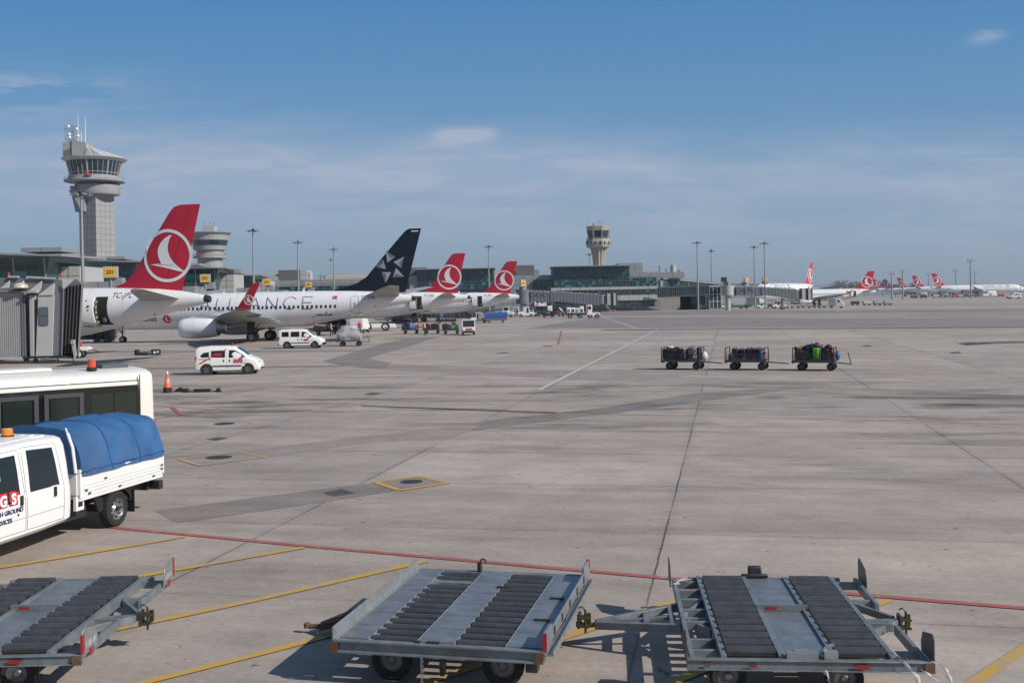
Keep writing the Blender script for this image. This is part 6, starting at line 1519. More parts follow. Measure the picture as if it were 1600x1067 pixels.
    m=MB(); m.prism([(x(128.3),z(445)),(x(131.5),z(445.5)),(x(123),z(556)),(x(120),z(556))],Z-.12,Z+3.2); m.prism([(x(99.5),z(452)),(x(101),z(452)),(x(96.3),z(556)),(x(94.8),z(556))],Z-.12,Z+.1); shear(m,Z); m.build('bellows_frame',mat('frame_taupe',(.28,.27,.26),.6),t,smooth=0)
    m=MB(); m.prism([(x(101),z(453)),(x(128),z(445)),(x(122),z(437.5)),(x(103),z(437))],Z+.3,Z+3.1); shear(m,Z); m.build('canopy',BRIDD,t,smooth=0)
    # lamp dome, beacons, sunshade
    c=(x(34.5),Z-.1,z(449)); m=MB(); m.lathe([(.36,-.05),(.40,.0),(.36,.12),(.22,.22),(.05,.26)],c,20); m.build('lamp_dome',mat('dome_beige',(.5,.46,.36),.4),t)
    for px,py in((10.8,430.5),(92.7,434.2)):
        m=MB(); m.cyl((x(px),Z+.3,z(py)),(x(px),Z+.3,z(py)+.14),.055,n=10); m.ball((x(px),Z+.3,z(py)+.14),.055,8,6); m.build('red_beacon',REDP,t)
    m=MB(); m.b2(x(50),x(63.5),Z-.45,Z-.1,z(457.3),z(454)); m.build('small_canopy',CLADL,t)
    # underside frame
    m=MB(); m.b2(x(35),x(122),Z-.1,Z+3.0,z(559.5),z(556)); m.b2(x(36),x(45),Z,Z+.5,z(564),z(558)); m.bar((x(85),Z-.2,z(556)),(x(92),Z-.2,z(565)),.05); m.bar((x(108),Z-.2,z(557)),(x(115),Z-.2,z(565)),.04); m.bar((x(62),Z-.2,z(561)),(x(90),Z-.2,z(563)),.05); m.bar((x(88),Z-.2,z(565)),(x(116),Z-.2,z(565.5)),.04); m.cyl((x(55),Z,z(564)),(x(55),Z+.4,z(564)),.14,n=12); shear(m,Z); m.build('under_frame',DKMET,t)
    m=MB(); m.box((x(117.5),Z-.3,z(535)),(.16,.2,.22)); m.prism([(x(114),z(533)),(x(119),z(531.5)),(x(121),z(557)),(x(118.5),z(561))],Z-.3,Z-.15); m.build('control_post',BRIDG,t)
    # legs of the drive column stand left of the frame
    m=MB(); xl=x(-150)
    for y in(.2,2.7): m.b2(xl-.25,xl+.25,Z+y-.2,Z+y+.2,.5,z(559))
    m.b2(xl-1,xl+1,Z-.4,Z+3.3,.45,.95); m.build('drive_legs',BRIDD,t)
    for y in(0,3.0): wheel(t,(xl,Z+y,.55),.55,.45,side=-1 if y<1 else 1,n=20)
near_bridge()
# ================================================================ APRON CLUTTER
def TR(px,py): p=G(px,py); return (p.x,p.y,0)
CABG=mat('tug_glass',(.03,.04,.05),.1)
def tug_proto():
    t=thing('baggage_tractor','x','baggage tractor')
    m=MB(); m.prism([(-1.45,.30),(-1.45,.95),(-.6,1.0),(-.45,.75),(.35,.75),(.45,1.05),(1.35,.98),(1.45,.85),(1.45,.30)],-.62,.62); m.build('body',FWHITE,t,bevel=.04)
    m=MB(); m.b2(1.40,1.52,-.66,.66,.28,.52); m.b2(-1.52,-1.42,-.6,.6,.28,.5); m.build('bumper',BLACK,t)
    m=MB()
    for x,y in((-.55,-.58),(-.55,.58),(.48,-.58),(.48,.58)): m.bar((x,y,.75),(x*.9,y*.95,1.75),.08)
    m.b2(-.62,.55,-.64,.64,1.75,1.86); cab=m.build('cab',FWHITE,t,bevel=.02)
    m=MB(); m.quad((.50,-.52,1.1),(.50,.52,1.1),(.46,.50,1.72),(.46,-.50,1.72)); m.build('windscreen',CABG,cab)
    m=MB(); m.b2(-.45,-.1,-.3,.3,.75,1.25); m.build('seat',BLACK,t)
    for x in(-.95,.95):
        for s in(-1,1): wheel(t,(x,s*.58,.30),.30,.2,side=s,n=16)
    return t
tug=tug_proto(); used=[0]
def T_(px,py,deg,label,sc=1,group=None):
    o=tug if not used[0] else dup(tug); used[0]=1
    o.location=TR(px,py); o.rotation_euler=(0,0,R(deg)); o.scale=(sc,)*3; o['label']=label
    if group: o['group']=group
    elif 'group' in o: del o['group']
    return o
def facing_tug():
    t=thing('baggage_tractor','white cabbed baggage tractor with red GGG logo facing the camera beside the bag carts','baggage tractor',TR(732,523.5),R(-86))
    m=MB(); m.b2(-2.2,1.05,-.78,.78,.30,.95); m.build('body',FWHITE,t,bevel=.05)
    m=MB(); m.b2(1.02,1.12,-.76,.76,.32,.55); m.build('bumper',BLACK,t)
    m=MB()
    for y in(-.76,.76):
        m.b2(.95,1.05,y-.05,y+.05,.9,1.85); m.b2(-.6,-.5,y-.05,y+.05,.9,1.85)
    m.b2(-.65,1.08,-.82,.82,1.80,1.90); m.b2(.97,1.06,-.76,.76,.88,1.02); m.build('cab',FWHITE,t,bevel=.015)
    m=MB(); m.b2(.98,1.0,-.70,.70,1.02,1.80); m.build('windscreen',CABG,t)
    m=MB(); m.box((1.06,-.58,.72),(.05,.24,.16)); m.build('headlight',EMB,t); m=MB(); m.box((1.06,.58,.72),(.05,.24,.16)); m.build('headlight',EMB,t)
    text('logo','GGG',.36,REDP,t,lambda x,y:(1.065,x,.60+y),shear=.2,bold=.03,center=True)
    for x in(-1.5,.5):
        for s in(-1,1): wheel(t,(x,s*.68,.30),.30,.2,side=s,n=16)
facing_tug()
GC='loaded bag carts behind the white tractor'
ka=cart_proto('loaded bag cart with a pink suitcase, leftmost of the row by the white tractor',TR(641,521.5),R(3),GC,L=2.15,fr=CARTM,tb=.6)
kb=dup(ka,TR(674,521.5),R(3),'middle bag cart of the row by the white tractor')
kc=dup(ka,TR(704,522),R(3),'bag cart with a purple case directly left of the white tractor')
def at(o,x,y,z): ca,sa=math.cos(o.rotation_euler.z),math.sin(o.rotation_euler.z); return (o.location.x+ca*x-sa*y,o.location.y+sa*x+ca*y,z)
gb='bags on the carts by the white tractor'
for o,lst in((ka,((-.8,0,.62,1,'charcoal suitcase at the left end of the leftmost tractor cart'),(-.3,0,.72,0,'black suitcase in the middle of the leftmost tractor cart'),(.15,12,.68,12,'sky blue suitcase in the leftmost tractor cart'),(.62,9,.72,9,'pink suitcase on the leftmost tractor cart'))),
              (kb,((-.8,0,.6,0,'black suitcase at the left end of the middle tractor cart'),(-.3,0,.62,1,'charcoal suitcase on the middle tractor cart'),(.2,0,.68,0,'black suitcase right of centre on the middle tractor cart'),(.75,0,.62,3,'brown suitcase on the middle tractor cart'))),
              (kc,((-.75,0,.62,0,'black suitcase at the left of the right hand tractor cart'),(-.2,0,.66,8,'purple suitcase on the right hand tractor cart'),(.3,0,.52,7,'small green suitcase on the right hand tractor cart'),(.8,0,.62,6,'grey suitcase next to the white tractor')))):
    for x,_,h,ci,lb in lst: suitcase(at(o,x,-.35,.6),.46,.34,h,ci,o.rotation_euler.z,0,lb,gb,handle=False)
    cn={ka.name:'leftmost tractor cart',kb.name:'middle tractor cart',kc.name:'right hand tractor cart'}[o.name]
    for x,w_ in((-.6,'left'),(.5,'right')): softbag(at(o,x,.2,.62),(.45,.3,.36),0,.2,'black holdall at the back %s of the %s'%(w_,cn),gb)
for i,(x,r_,ci,lb) in enumerate(((-.4,(.3,.25,.14),1,'charcoal bag heaped on the leftmost tractor cart'),(.1,(.26,.2,.12),12,'sky blue soft bag on top of the leftmost tractor cart'))):
    softbag(at(ka,x,-.2,1.22),r_,ci,.2,lb,gb)
# belt loaders
def belt(px,py,Lb,deg,lb,col,tilt=.08):
    t=thing('belt_loader',lb,'belt loader',TR(px,py),R(deg))
    m=MB(); m.b2(-1.9,1.9,-.75,.75,.35,.85); m.build('chassis',col,t,bevel=.04)
    m=MB(); m.bar((-Lb/2,0,1.0-tilt*Lb/2+.1),(Lb/2,0,1.0+tilt*Lb/2+.1),.75,.22); bt=m.build('conveyor',BRIDD,t)
    m=MB()
    for y in(-.42,.42): m.bar((-Lb/2,y,1.2-tilt*Lb/2),(Lb/2,y,1.2+tilt*Lb/2),.06,.1)
    m.build('side_guard',DKMET,bt)
    m=MB(); m.b2(-1.7,-1.1,-.72,-.2,.85,1.45); m.build('seat_box',BLACK,t)
    for x in(-1.3,1.3):
        for s in(-1,1): wheel(t,(x,s*.66,.34),.34,.22,side=s,n=16)
    return t
belt(627,505.5,6.5,4,'dark belt loader under the navy finned tail, left of the other one',DKMET,-.03)
belt(697,505.5,7.5,2,'longer dark belt loader behind the bag carts and white tractor',DKMET,-.03)
belt(768,492,7,-12,'belt loader with bright yellow rails behind the blue covered cart',mat('loader_yellow',(.7,.42,.03),.5),.10)
def bluesign(px,py,pyb,Z0,lb):
    Z=G(px,pyb).y; c=P(px,py,Z); t=thing('marker_board',lb,'marker board',(c.x,Z,0))
    m=MB(); m.prism([(-.34,c.z-.35),(.34,c.z-.35),(.34,c.z+.2),(0,c.z+.5),(-.34,c.z+.2)],-.03,.03); m.build('board',mat('board_blue',(.01,.28,.62),.5),t)
    m=MB(); m.cyl((0,0,0),(0,0,c.z-.35),.04,n=6); m.build('post',METAL,t)
bluesign(666.5,494,502,0,'left of two bright blue pointed boards above the belt loaders'); bluesign(689.8,494,502,0,'right of two bright blue pointed boards above the belt loaders')
# pushback tractor
t=thing('pushback_tractor','white low pushback tractor with big black wheels under the navy finned tail','pushback tractor',TR(592,517),R(6))
m=MB(); m.prism([(-2.6,.45),(-2.6,1.0),(-1.2,1.05),(2.4,1.0),(2.6,.45)],-1.1,1.1); m.build('body',FWHITE,t,bevel=.06)
m=MB(); m.b2(-3.4,-2.1,-.9,.9,.5,1.75); cb=m.build('cab',FWHITE,t,bevel=.06); m=MB(); m.b2(-3.3,-2.3,-.915,-.90,1.05,1.62); m.build('cab_window',CABG,cb)
for x in(-1.6,1.0):
    for s in(-1,1): wheel(t,(x,s*1.0,.62),.62,.4,side=s,n=20,rim=METAL)
# service van at the tail
t=thing('service_truck','white service truck with open side standing behind the wrapped load','service truck',TR(563,520),R(82))
m=MB(); m.b2(-1.9,.3,-.95,.95,.5,2.0); m.build('box_body',FWHITE,t,bevel=.05)
m=MB(); m.prism([(.3,.45),(.3,1.95),(.9,1.9),(1.35,1.25),(1.75,1.1),(1.8,.45)],-.9,.9); cb=m.build('cab',FWHITE,t,bevel=.05)
m=MB(); m.b2(.4,.95,.905,.915,1.2,1.8); m.build('window',CABG,cb)
for x in(-1.2,1.2):
    for s in(-1,1): wheel(t,(x,s*.85,.36),.36,.24,side=s,n=16)
# dark equipment below tails
def lump(px,py,w,h,lb,seed,cat='dolly train',name='loaded_dolly'):
    r=random.Random(seed); t=thing(name,lb,cat,TR(px,py),R(3))
    m=MB(); m.b2(-w/2,w/2,-.8,.8,.42,.55); m.build('deck',DKMET,t)
    n=max(2,int(w/.8))
    for i in range(n):
        x=-w/2+w*(i+.5)/n; hh=h*r.uniform(.6,1)-.55; m=MB(); m.b2(x-w/n*.45,x+w/n*.45,-.6,.6,.56,.56+hh); m.build('cargo_net_load',SUIT[r.choice([0,0,1,2,3,1])],t,bevel=.06)
    m=MB()
    for x in(-w/2,w/2): 
        for y in(-.75,.75): m.bar((x,y,.5),(x,y,h*.85),.06)
    m.build('stakes',DKMET,t)
    for x in(-w*.33,w*.33):
        for s in(-1,1): wheel(t,(x,s*.62,.24),.24,.16,side=s,n=14)
lump(140,536,5.4,2.6,'dark loaded dolly right of the near jet bridge under the nearest tail',1); lump(163,534,2.6,2.0,'smaller dark dolly beside the cones under the nearest tail',2)
lump(510,523,3.2,1.8,'dark dolly between the boxy van and the wrapped load',3); lump(527,512,3.0,1.9,'dark dolly half hidden behind the wrapped load',4)
def cones(name,px,py,lb,sc=1,stack=0):
    t=thing(name,lb,'traffic cone',TR(px,py),0,None,sc)
    for k in range(stack+1):
        m=MB(); z=k*.07
        m.cyl((0,0,z+.0),(0,0,z+.045),.235,.20,n=8); m.build('base',BLACK if k else DKMET,t)
        m=MB(); m.lathe([(.165,z+.045),(.125,z+.25),(.118,z+.26)],(random.uniform(-.01,.01),0,0),20); m.build('cone',CONEM,t)
    z=stack*.07; m=MB(); m.lathe([(.118,z+.26),(.085,z+.46)],(0,0,0),20); m.build('pale_band',mat('cone_band',(.72,.35,.25),.5),t)
    m=MB(); m.lathe([(.085,z+.46),(.045,z+.68),(.04,z+.69)],(0,0,0),20); m.build('cone_top',CONEM,t)
    m=MB(); m.lathe([(.05,z+.68),(.042,z+.79),(.02,z+.80)],(0,0,0),14); m.build('white_cap',EMB,t)
    return t
cones('cone_stack',262,613.5,'tall stack of orange cones with dark bases right of the bus',1.05,3)
for px,py,lb in((175.5,533.5,'orange cone under the nearest tail, beside the nose wheel'),(168,533.5,'low orange cone just left of the one by the nose wheel'),(956,486.5,'left orange cone before the blue and white pickup'),(960.5,487,'right orange cone before the blue and white pickup'),(1318.5,477,'orange cone right of the far white box van')):
    cones('traffic_cone',px,py,lb,1.1,0)
def chocks(px,py,long,lb):
    p=TR(px,py); t=thing('wheel_chock',lb,'wheel chock',p,R(-3))
    if long:
        m=MB(); m.prism([(-.42,0),(-.42,.16),(.42,.16),(.42,0)],-.09,.09); m.build('bar',BLACK,t,bevel=.03)
        for s in(-1,1):
            m=MB(); m.prism([(s*.80-.16,0),(s*.80-.02,.20),(s*.80+.06,.22),(s*.80+.17,0)],-.10,.10); m.build('wedge',BLACK,t,bevel=.02)
        m=MB(); m.tube([(-.8,0,.05),(-.42,0,.05)],.02,5); m.tube([(.42,0,.05),(.8,0,.05)],.02,5); m.build('rope',BLACK,t)
    else:
        m=MB(); m.prism([(-.30,0),(-.18,.14),(.0,.20),(.2,.15),(.32,0)],-.12,.12); m.build('wedge',BLACK,t,bevel=.03); m=MB(); m.tube([(-.1,0,.18),(0,0,.24),(.1,0,.18)],.015,5); m.build('rope',BLACK,t)
chocks(282,612,False,'small black wheel chock lying right of the cone stack'); chocks(316,612.5,True,'black chock set with a bar and two wedges right of the small chock')
t=thing('equipment_bundle','dark bundle of folded gear lying on the apron above the bus roof','bundle',TR(231,555),R(-4))
m=MB(); m.b2(-1.15,-.75,-.2,.2,0,.5); m.build('dark_case',BLACK,t,bevel=.08)
m=MB(); m.ball((-.3,0,.14),(.55,.25,.16),12,6,.06); m.build('soft_roll',SUIT[1],t,smooth=50)
m=MB(); m.ball((.2,-.05,.22),(.42,.22,.18),12,6,.06); m.build('tan_roll',mat('bundle_olive',(.17,.145,.10),.8),t,smooth=50)
m=MB(); m.b2(.35,1.1,-.22,.22,.0,.5); m.build('navy_case',SUIT[2],t,bevel=.05); m=MB(); m.b2(.6,.82,-.23,-.22,.15,.35); m.b2(.92,1.05,-.23,-.22,.2,.4); m.build('case_label',EMB,t)
# blue covered cart
def covered(px,py,L,h,mt,deg,lb,round_=True,group=None):
    t=thing('covered_cart',lb,'covered cart',TR(px,py),R(deg),group)
    m=MB(); m.b2(-L/2,L/2,-.75,.75,.42,.95 if round_ else .55); m.build('deck',CLADD if round_ else DKMET,t)
    m=MB(); rs=[]
    for x in(-L/2-.05,-L/4,0,L/4,L/2+.05): rs.append([(x,.8*(abs(math.cos(a))**.4)*(1 if math.cos(a)>0 else -1),(.95 if round_ else .55)+(h-.95)*math.sin(a)**.5) for a in [math.pi*i/12 for i in range(13)]])
    m.rings(rs,closed=False); m.build('cover',mt,t)
    for x in(-L*.32,L*.32):
        for s in(-1,1): wheel(t,(x,s*.62,.24),.24,.16,side=s,n=14)
    return t
covered(775,504.3,4.0,1.95,TARPF,2,'baggage cart under a bright blue cover at the farthest left hand tail')
for i,(px,mt_,lb) in enumerate(((1336,SUIT[2],'dark navy covered cart, first of four in the far right row'),(1354.5,CLADL,'pale grey covered cart, second of four in the far right row'),(1371,CLAD,'pale grey covered cart, third of four in the far right row'),(1387,CLAD,'grey covered cart with a dark top, last of four in the far right row'))):
    covered(px,477.2,2.5,1.85,mt_,0,lb,False,'four covered carts in the far right row')
T_(749,504.5,0,'white baggage tractor with open cab at the left end of the blue covered cart',1.05)
G5='tractors and carts gathered before the central jet bridge'
T_(791,493,80,'white tall cabbed tractor standing alone right of the blue covered cart',1.25)
T_(806,495.5,175,'white baggage tractor, left of two parked below the central bridge rotunda',1.3)
T_(822,495.5,178,'white baggage tractor, right of two parked below the central bridge rotunda',1.3)
T_(831,495,5,'small white tractor between the tractor pair and the dark cart train',.9)
vproto=[o for o in bpy.data.objects if o.parent is None and o.name.startswith('van')]
def carlike(px,py,deg,col,lb,name='car',cat='car',suv=True):
    t=thing(name,lb,cat,TR(px,py),R(deg))
    B=Body([(-2.2,.40,.95,1.25,.76,.55),(-2.1,.30,1.0,1.55,.84,.62),(-1.6,.28,1.02,1.72,.87,.66),(.1,.27,1.0,1.72,.87,.66),(.55,.27,.99,1.55,.87,.64),(1.05,.28,.97,1.12,.86,.66),(1.9,.30,.88,.98,.82,.62),(2.2,.35,.6,.68,.72,.52)])
    B.build('body',col,t,step=.3)
    for sg in(1,-1):
        for g in([(-1.85,1.08),(-1.6,1.5),(-.9,1.55),(-.88,1.08)],[(-.8,1.08),(-.8,1.56),(.1,1.56),(.7,1.2),(.75,1.06)]): m=MB(); B.patch(m,g,.012,sg); m.build('window',GLASS,t)
        for x in(-1.3,1.4): wheel(t,(x,sg*.78,.34),.34,.22,side=sg,n=16)
    return t
carlike(832.5,489,-6,mat('car_blue',(.12,.25,.34),.35),'light blue estate car behind the tractors below the central bridge')
carlike(1086,483.5,188,mat('car_dark',(.07,.085,.10),.35),'dark grey car before the ground floor opening of the glass pier')
# high lift truck
t=thing('high_lift_truck','white high lift truck with raised box body and two dark windows beside the central bridge','catering truck',TR(845,489),R(2))
zt,zb=P(845,469.5,280).z,P(845,480,280).z
m=MB(); m.b2(-1.9,1.7,-1.1,1.1,zb,zt); bx=m.build('box_body',FWHITE,t,bevel=.05)
for x in(-.95,.35): m=MB(); m.b2(x-.42,x+.42,-1.13,-1.10,zb+.9,zb+1.45); m.build('window',GLASS,bx)
m=MB(); m.prism([(1.25,zb+.3),(1.45,zb+.3),(1.65,zb+.6),(1.45,zb+.95),(1.25,zb+.95),(1.45,zb+.6)],-1.13,-1.11); m.b2(-1.6,-.7,-1.13,-1.11,zb+.2,zb+.55); m.build('red_mark',REDP,bx)
m=MB(); m.bar((-1.5,0,1.0),(1.3,0,zb),.2); m.bar((1.3,0,1.0),(-1.5,0,zb),.2); m.build('scissor_lift',DKMET,t)
m=MB(); m.b2(-2.2,2.8,-1,1,.6,1.05); m.build('chassis',DKMET,t)
m=MB(); m.b2(2.0,3.4,-1,1,.5,2.1); m.build('cab',FWHITE,t,bevel=.1)
for x in(-1.4,2.4):
    for s in(-1,1): wheel(t,(x,s*.9,.45),.45,.3,side=s,n=16)
# train of small dark carts
for i,px in enumerate((846,868,884,897)):
    lb=['dark bag cart, first in the train left of the white tanker','dark bag cart with a red bag, second in the train left of the tanker','low dark bag cart, third in the train left of the tanker','empty low cart touching the white tanker at its left'][i]
    o=dup(ka,TR(px,494.8),0,lb,'cart train before the central jet bridge'); o.scale=(1,1,1)
    if i<3:
        for k,(x,ci) in enumerate(((-.6,[0,1,0][i]),(.0,[3,0,2][i]),(.6,[12,4,1][i]))): suitcase(at(o,x,-.2,.6),.5,.5,.55+.1*k,ci,0,0,'%s case, %s on the %s cart of the train left of the tanker'%(BN[ci],('left','middle','right')[k],('first','second','third')[i]),'bags on the cart train',handle=False)
# white utility truck
t=thing('utility_truck','white water truck with exposed pipes and red lettered cab, right of the cart train','utility truck',TR(908,497),R(0))
m=MB(); m.b2(-3.2,1.2,-1.1,1.1,.7,1.1); m.build('chassis',DKMET,t)
r=random.Random(9)
for i,(a,b_) in enumerate(((-3.1,-2.2),(-2.1,-1.3),(-1.2,-.4),(-.3,.5))):
    m=MB(); m.b2(a,b_,-1.05,1.05,1.1,r.uniform(2.1,2.6)); m.build('tank_cabinet',FWHITE,t,bevel=.08)
    m=MB(); m.b2(a+.15,b_-.2,-1.08,-1.05,1.3,1.9); m.build('hatch',DKMET if i%2 else mat('hatch_brown',(.25,.16,.10),.6),t)
m=MB(); m.b2(1.1,2.3,-1.1,1.1,.6,2.75); cb=m.build('cab',FWHITE,t,bevel=.1); m=MB(); m.b2(1.2,1.45,-1.12,-1.1,1.2,2.6); m.build('red_column',REDP,cb); m=MB(); m.b2(1.5,2.1,-1.115,-1.1,1.8,2.5); m.build('window',GLASS,cb)
m=MB(); m.b2(2.2,4.0,-1.0,1.0,.55,1.1); m.bar((-3.4,0,1),(-4.6,0,2.3),.3); m.build('front_deck',FWHITE,t)
for x in(-2.4,-.2,1.9,3.4):
    for s in(-1,1): wheel(t,(x,s*.95,.45),.45,.3,side=s,n=16)
# pickup, bus, yellow pickup before the terminal
def pick(px,py,col,cov,deg,lb,sc=1):
    t=thing('pickup_truck',lb,'pickup truck',TR(px,py),R(deg),None,sc)
    m=MB(); m.prism([(.1,.45),(.1,1.9),(.9,1.9),(1.45,1.25),(2.2,1.05),(2.3,.45)],-.9,.9); cb=m.build('cab',col,t,bevel=.06)
    for s in(-1,1): m=MB(); m.prism([(.25,1.2),(.25,1.75),(.85,1.75),(1.25,1.22)],s*.905-.01,s*.905+.01); m.build('window',GLASS,cb)
    m=MB(); m.b2(-2.6,.05,-.95,.95,.7,1.2); m.build('bed',col if cov is None else FWHITE,t)
    if cov: m=MB(); m.b2(-2.6,.0,-.95,.95,1.2,2.0); m.build('cover',cov,t,bevel=.15)
    for x in(-1.7,1.5):
        for s in(-1,1): wheel(t,(x,s*.82,.36),.36,.24,side=s,n=16)
pick(952.5,485.5,FWHITE,TARPF,0,'white pickup with a blue covered bed parked before the terminal')
pick(1021.5,484.3,mat('truck_yellow',(.78,.40,.01),.45),None,0,'bright yellow flatbed pickup parked before the white bus')
t=thing('bus','white apron bus with a long dark window band before the terminal','bus',TR(994,483.2),0)
m=MB(); m.b2(-6.6,6.6,0,2.7,.35,3.05); bd=m.build('body',FWHITE,t,bevel=.15); m=MB(); m.b2(-6.2,6.5,-.03,0,1.35,2.7); m.build('window_band',GLASS,t); m=MB(); m.b2(-3.6,2.4,.4,2.2,3.05,3.35); m.build('roof_unit',FWHITE,t)
m=MB(); m.b2(-2.4,-1.2,-.035,0,.7,1.1); m.b2(2.2,3.2,-.035,0,.7,1.1); m.build('red_mark',REDP,bd)
for x in(-4.5,4.3): wheel(t,(x,.15,.48),.48,.3,side=-1,n=18); wheel(t,(x,2.5,.48),.48,.3,side=1,n=18)
# right hand group
T_(1049,483.8,0,'low grey white tractor by the beige ground floor wall, left of the person in red',1.0)
T_(1118,483,180,'baggage tractor before the white framed stair tower',1.1)
T_(1134,482.3,15,'white tractor below the white round bridge rotunda',1.1)
t=thing('tank_trailer','green and grey tank trailer below the right hand jet bridge','tank trailer',TR(1150,482.8),0)
m=MB(); m.cyl((-1.2,0,1.3),(2.6,0,1.3),.62,n=16); m.build('tank',CLAD,t); m=MB(); m.b2(-2.3,2.6,-.7,.7,.5,.7); m.b2(-2.4,-1.5,-.6,.6,.7,1.5); m.build('frame',mat('green_paint',(.02,.22,.10),.5),t)
for x in(-1.6,1.6):
    for s in(-1,1): wheel(t,(x,s*.65,.32),.32,.2,side=s,n=14)
t=thing('stair_truck','grey box truck on a green chassis behind the right hand jet bridge','box truck',TR(1180,479.5),0)
m=MB(); m.b2(-2.9,1.0,-1.1,1.1,1.5,3.3); m.build('box_body',CLADD,t,bevel=.05); m=MB(); m.b2(-3,3.4,-1,1,.6,1.3); m.build('chassis',mat('green_paint',(.02,.22,.10),.5),t); m=MB(); m.b2(1.2,3.6,-1.1,1.1,1.3,3.0); m.build('cab',FWHITE,t,bevel=.1)
for x in(-1.8,2.4):
    for s in(-1,1): wheel(t,(x,s*.9,.45),.45,.3,side=s,n=14)
T_(1217,482.3,0,'white baggage tractor at the left end of the empty dolly chain',1.35)
T_(1190,482,0,'small dark shaded tractor left of the dolly chain tractor',1.1)
def flat(px,py,lb,i):
    t=thing('empty_dolly',lb,'dolly',TR(px,py),0,'chain of empty dollies at the right')
    m=MB(); m.b2(-1.1,1.1,-.75,.75,.50,.58); m.bar((1.1,0,.5),(2.2,0,.45),.07); m.build('deck',METAL,t)
    m=MB()
    for x in(-1.0,1.0): m.bar((x,-.7,.55),(x,-.7,1.0+.3*(i%2)),.07); m.bar((x,.7,.55),(x,.7,1.0),.07)
    m.build('posts',CLADL,t)
    for x in(-.75,.75):
        for s in(-1,1): wheel(t,(x,s*.6,.24),.24,.18,side=s,n=12)
for i,(px,lb) in enumerate(((1234,'empty dolly nearest the tractor in the right hand chain'),(1251,'second empty dolly from the tractor in the right hand chain'),(1268.5,'middle empty dolly of the right hand chain'),(1284,'empty dolly next to the box van in the right hand chain'))): flat(px,481.6,lb,i)
t=thing('box_van','white box van with bluish rear body ending the empty dolly chain','van',TR(1307,481.6),R(-18))
m=MB(); m.b2(-2.1,-.2,-1.05,1.05,.7,2.9); m.build('rear_body',mat('pale_blue_grey',(.30,.35,.42),.5),t,bevel=.12); m=MB(); m.prism([(-.25,.5),(-.25,2.8),(.9,2.75),(1.6,1.9),(2.1,1.5),(2.2,.5)],-1.05,1.05); cb=m.build('cab',FWHITE,t,bevel=.1)
m=MB(); m.prism([(.35,1.7),(.4,2.3),(.8,2.3),(1.1,1.75)],-1.08,-1.05); m.build('window',GLASS,cb); m=MB(); m.quad((.98,-.9,2.72),(.98,.9,2.72),(1.58,.9,1.98),(1.58,-.9,1.98)); m.build('windscreen',GLASS,cb)
for x in(-1.4,1.3):
    for s in(-1,1): wheel(t,(x,s*.9,.42),.42,.28,side=s,n=14)
# far right apron
def contlift(px,py,Z,lb):
    c=P(px,py,Z); t=thing('container_loader',lb,'container loader',(c.x,Z,0),0,'far loaders at the long airliners')
    m=MB(); m.b2(-2,2,-1.5,1.5,c.z-1.5,c.z+1.5); m.build('container',CLADD,t); m=MB(); m.bar((-1.8,-1,1),(1.8,-1,c.z-1.5),.3); m.bar((1.8,-1,1),(-1.8,-1,c.z-1.5),.3); m.b2(-3,3,-1.5,1.5,.5,1.3); m.build('lift_frame',DKMET,t)
    for x in(-2,2): wheel(t,(x,-1.4,.6),.6,.4,side=-1,n=12)
contlift(1472.5,458,690,'dark raised container at the tail of the second to last airliner'); contlift(1508,456.5,690,'dark raised container under the rear door of the long right hand airliner')
r=random.Random(21)
for i,(px,lb,col) in enumerate(((1527,'far dolly with a blue load, first right of the tallest far mast',SUIT[5]),(1540,'far dolly with a white red load, second right of the tallest far mast',EMB),(1553,'far dolly with a white load, third right of the tallest far mast',EMB),(1564,'far dolly next to the long airliner engine, last of four',SUIT[4]),(1428,'far vehicle with a dark load under the third red fin from the right',SUIT[1]),(1443,'far vehicle with a brown load left of the far steps',SUIT[3]),(1462,'far pale vehicle between the two last airliners',CLADL),(1492,'far vehicle with a dark red load below the long airliner tail',SUIT[4]),(1500,'far pale vehicle left of the raised container',CLADL))):
    p=G(px,467.5+ -.0185*(px-800)+10.6); t=thing('loaded_dolly',lb,'dolly',(p.x,p.y,0),0,'far service dollies')
    m=MB(); m.b2(-2,2,-.8,.8,.4,.7); m.build('deck',DKMET,t); m=MB(); m.b2(-1.9,1.9,-.75,.75,.7,r.uniform(1.6,2.4)); m.build('load',col,t,bevel=.1)
    for x in(-1.3,1.3): wheel(t,(x,-.7,.3),.3,.2,side=-1,n=12)
p=TR(1584,466.8); dd=[o for o in bpy.data.objects if o.parent is None and o.get('category')=='van' and 'boxy' in o.get('label','')][0]
dup(dd,(p[0],p[1],0),R(180),'far white van right of the long airliner engine at the right edge',sc=1.5,skip=('logo','small_lettering'))
for px,lb in((1434,'steps leaning on the third right leaning airliner'),(1479,'tall passenger steps between the two last airliners')):
    p=G(px,466.3); t=thing('passenger_steps',lb,'passenger steps',(p.x,p.y,0))
    m=MB(); m.bar((-3.2,0,.6),(2.2,0,5.6),1.6,.5); m.build('flight',CLADL,t); m=MB(); m.b2(-3,2.5,-.8,.8,.4,.8); m.bar((1.5,0,.8),(1.5,0,4.6),.3); m.build('frame',CLAD,t)
    for x in(-2,2): wheel(t,(x,-.8,.35),.35,.2,side=-1,n=12)
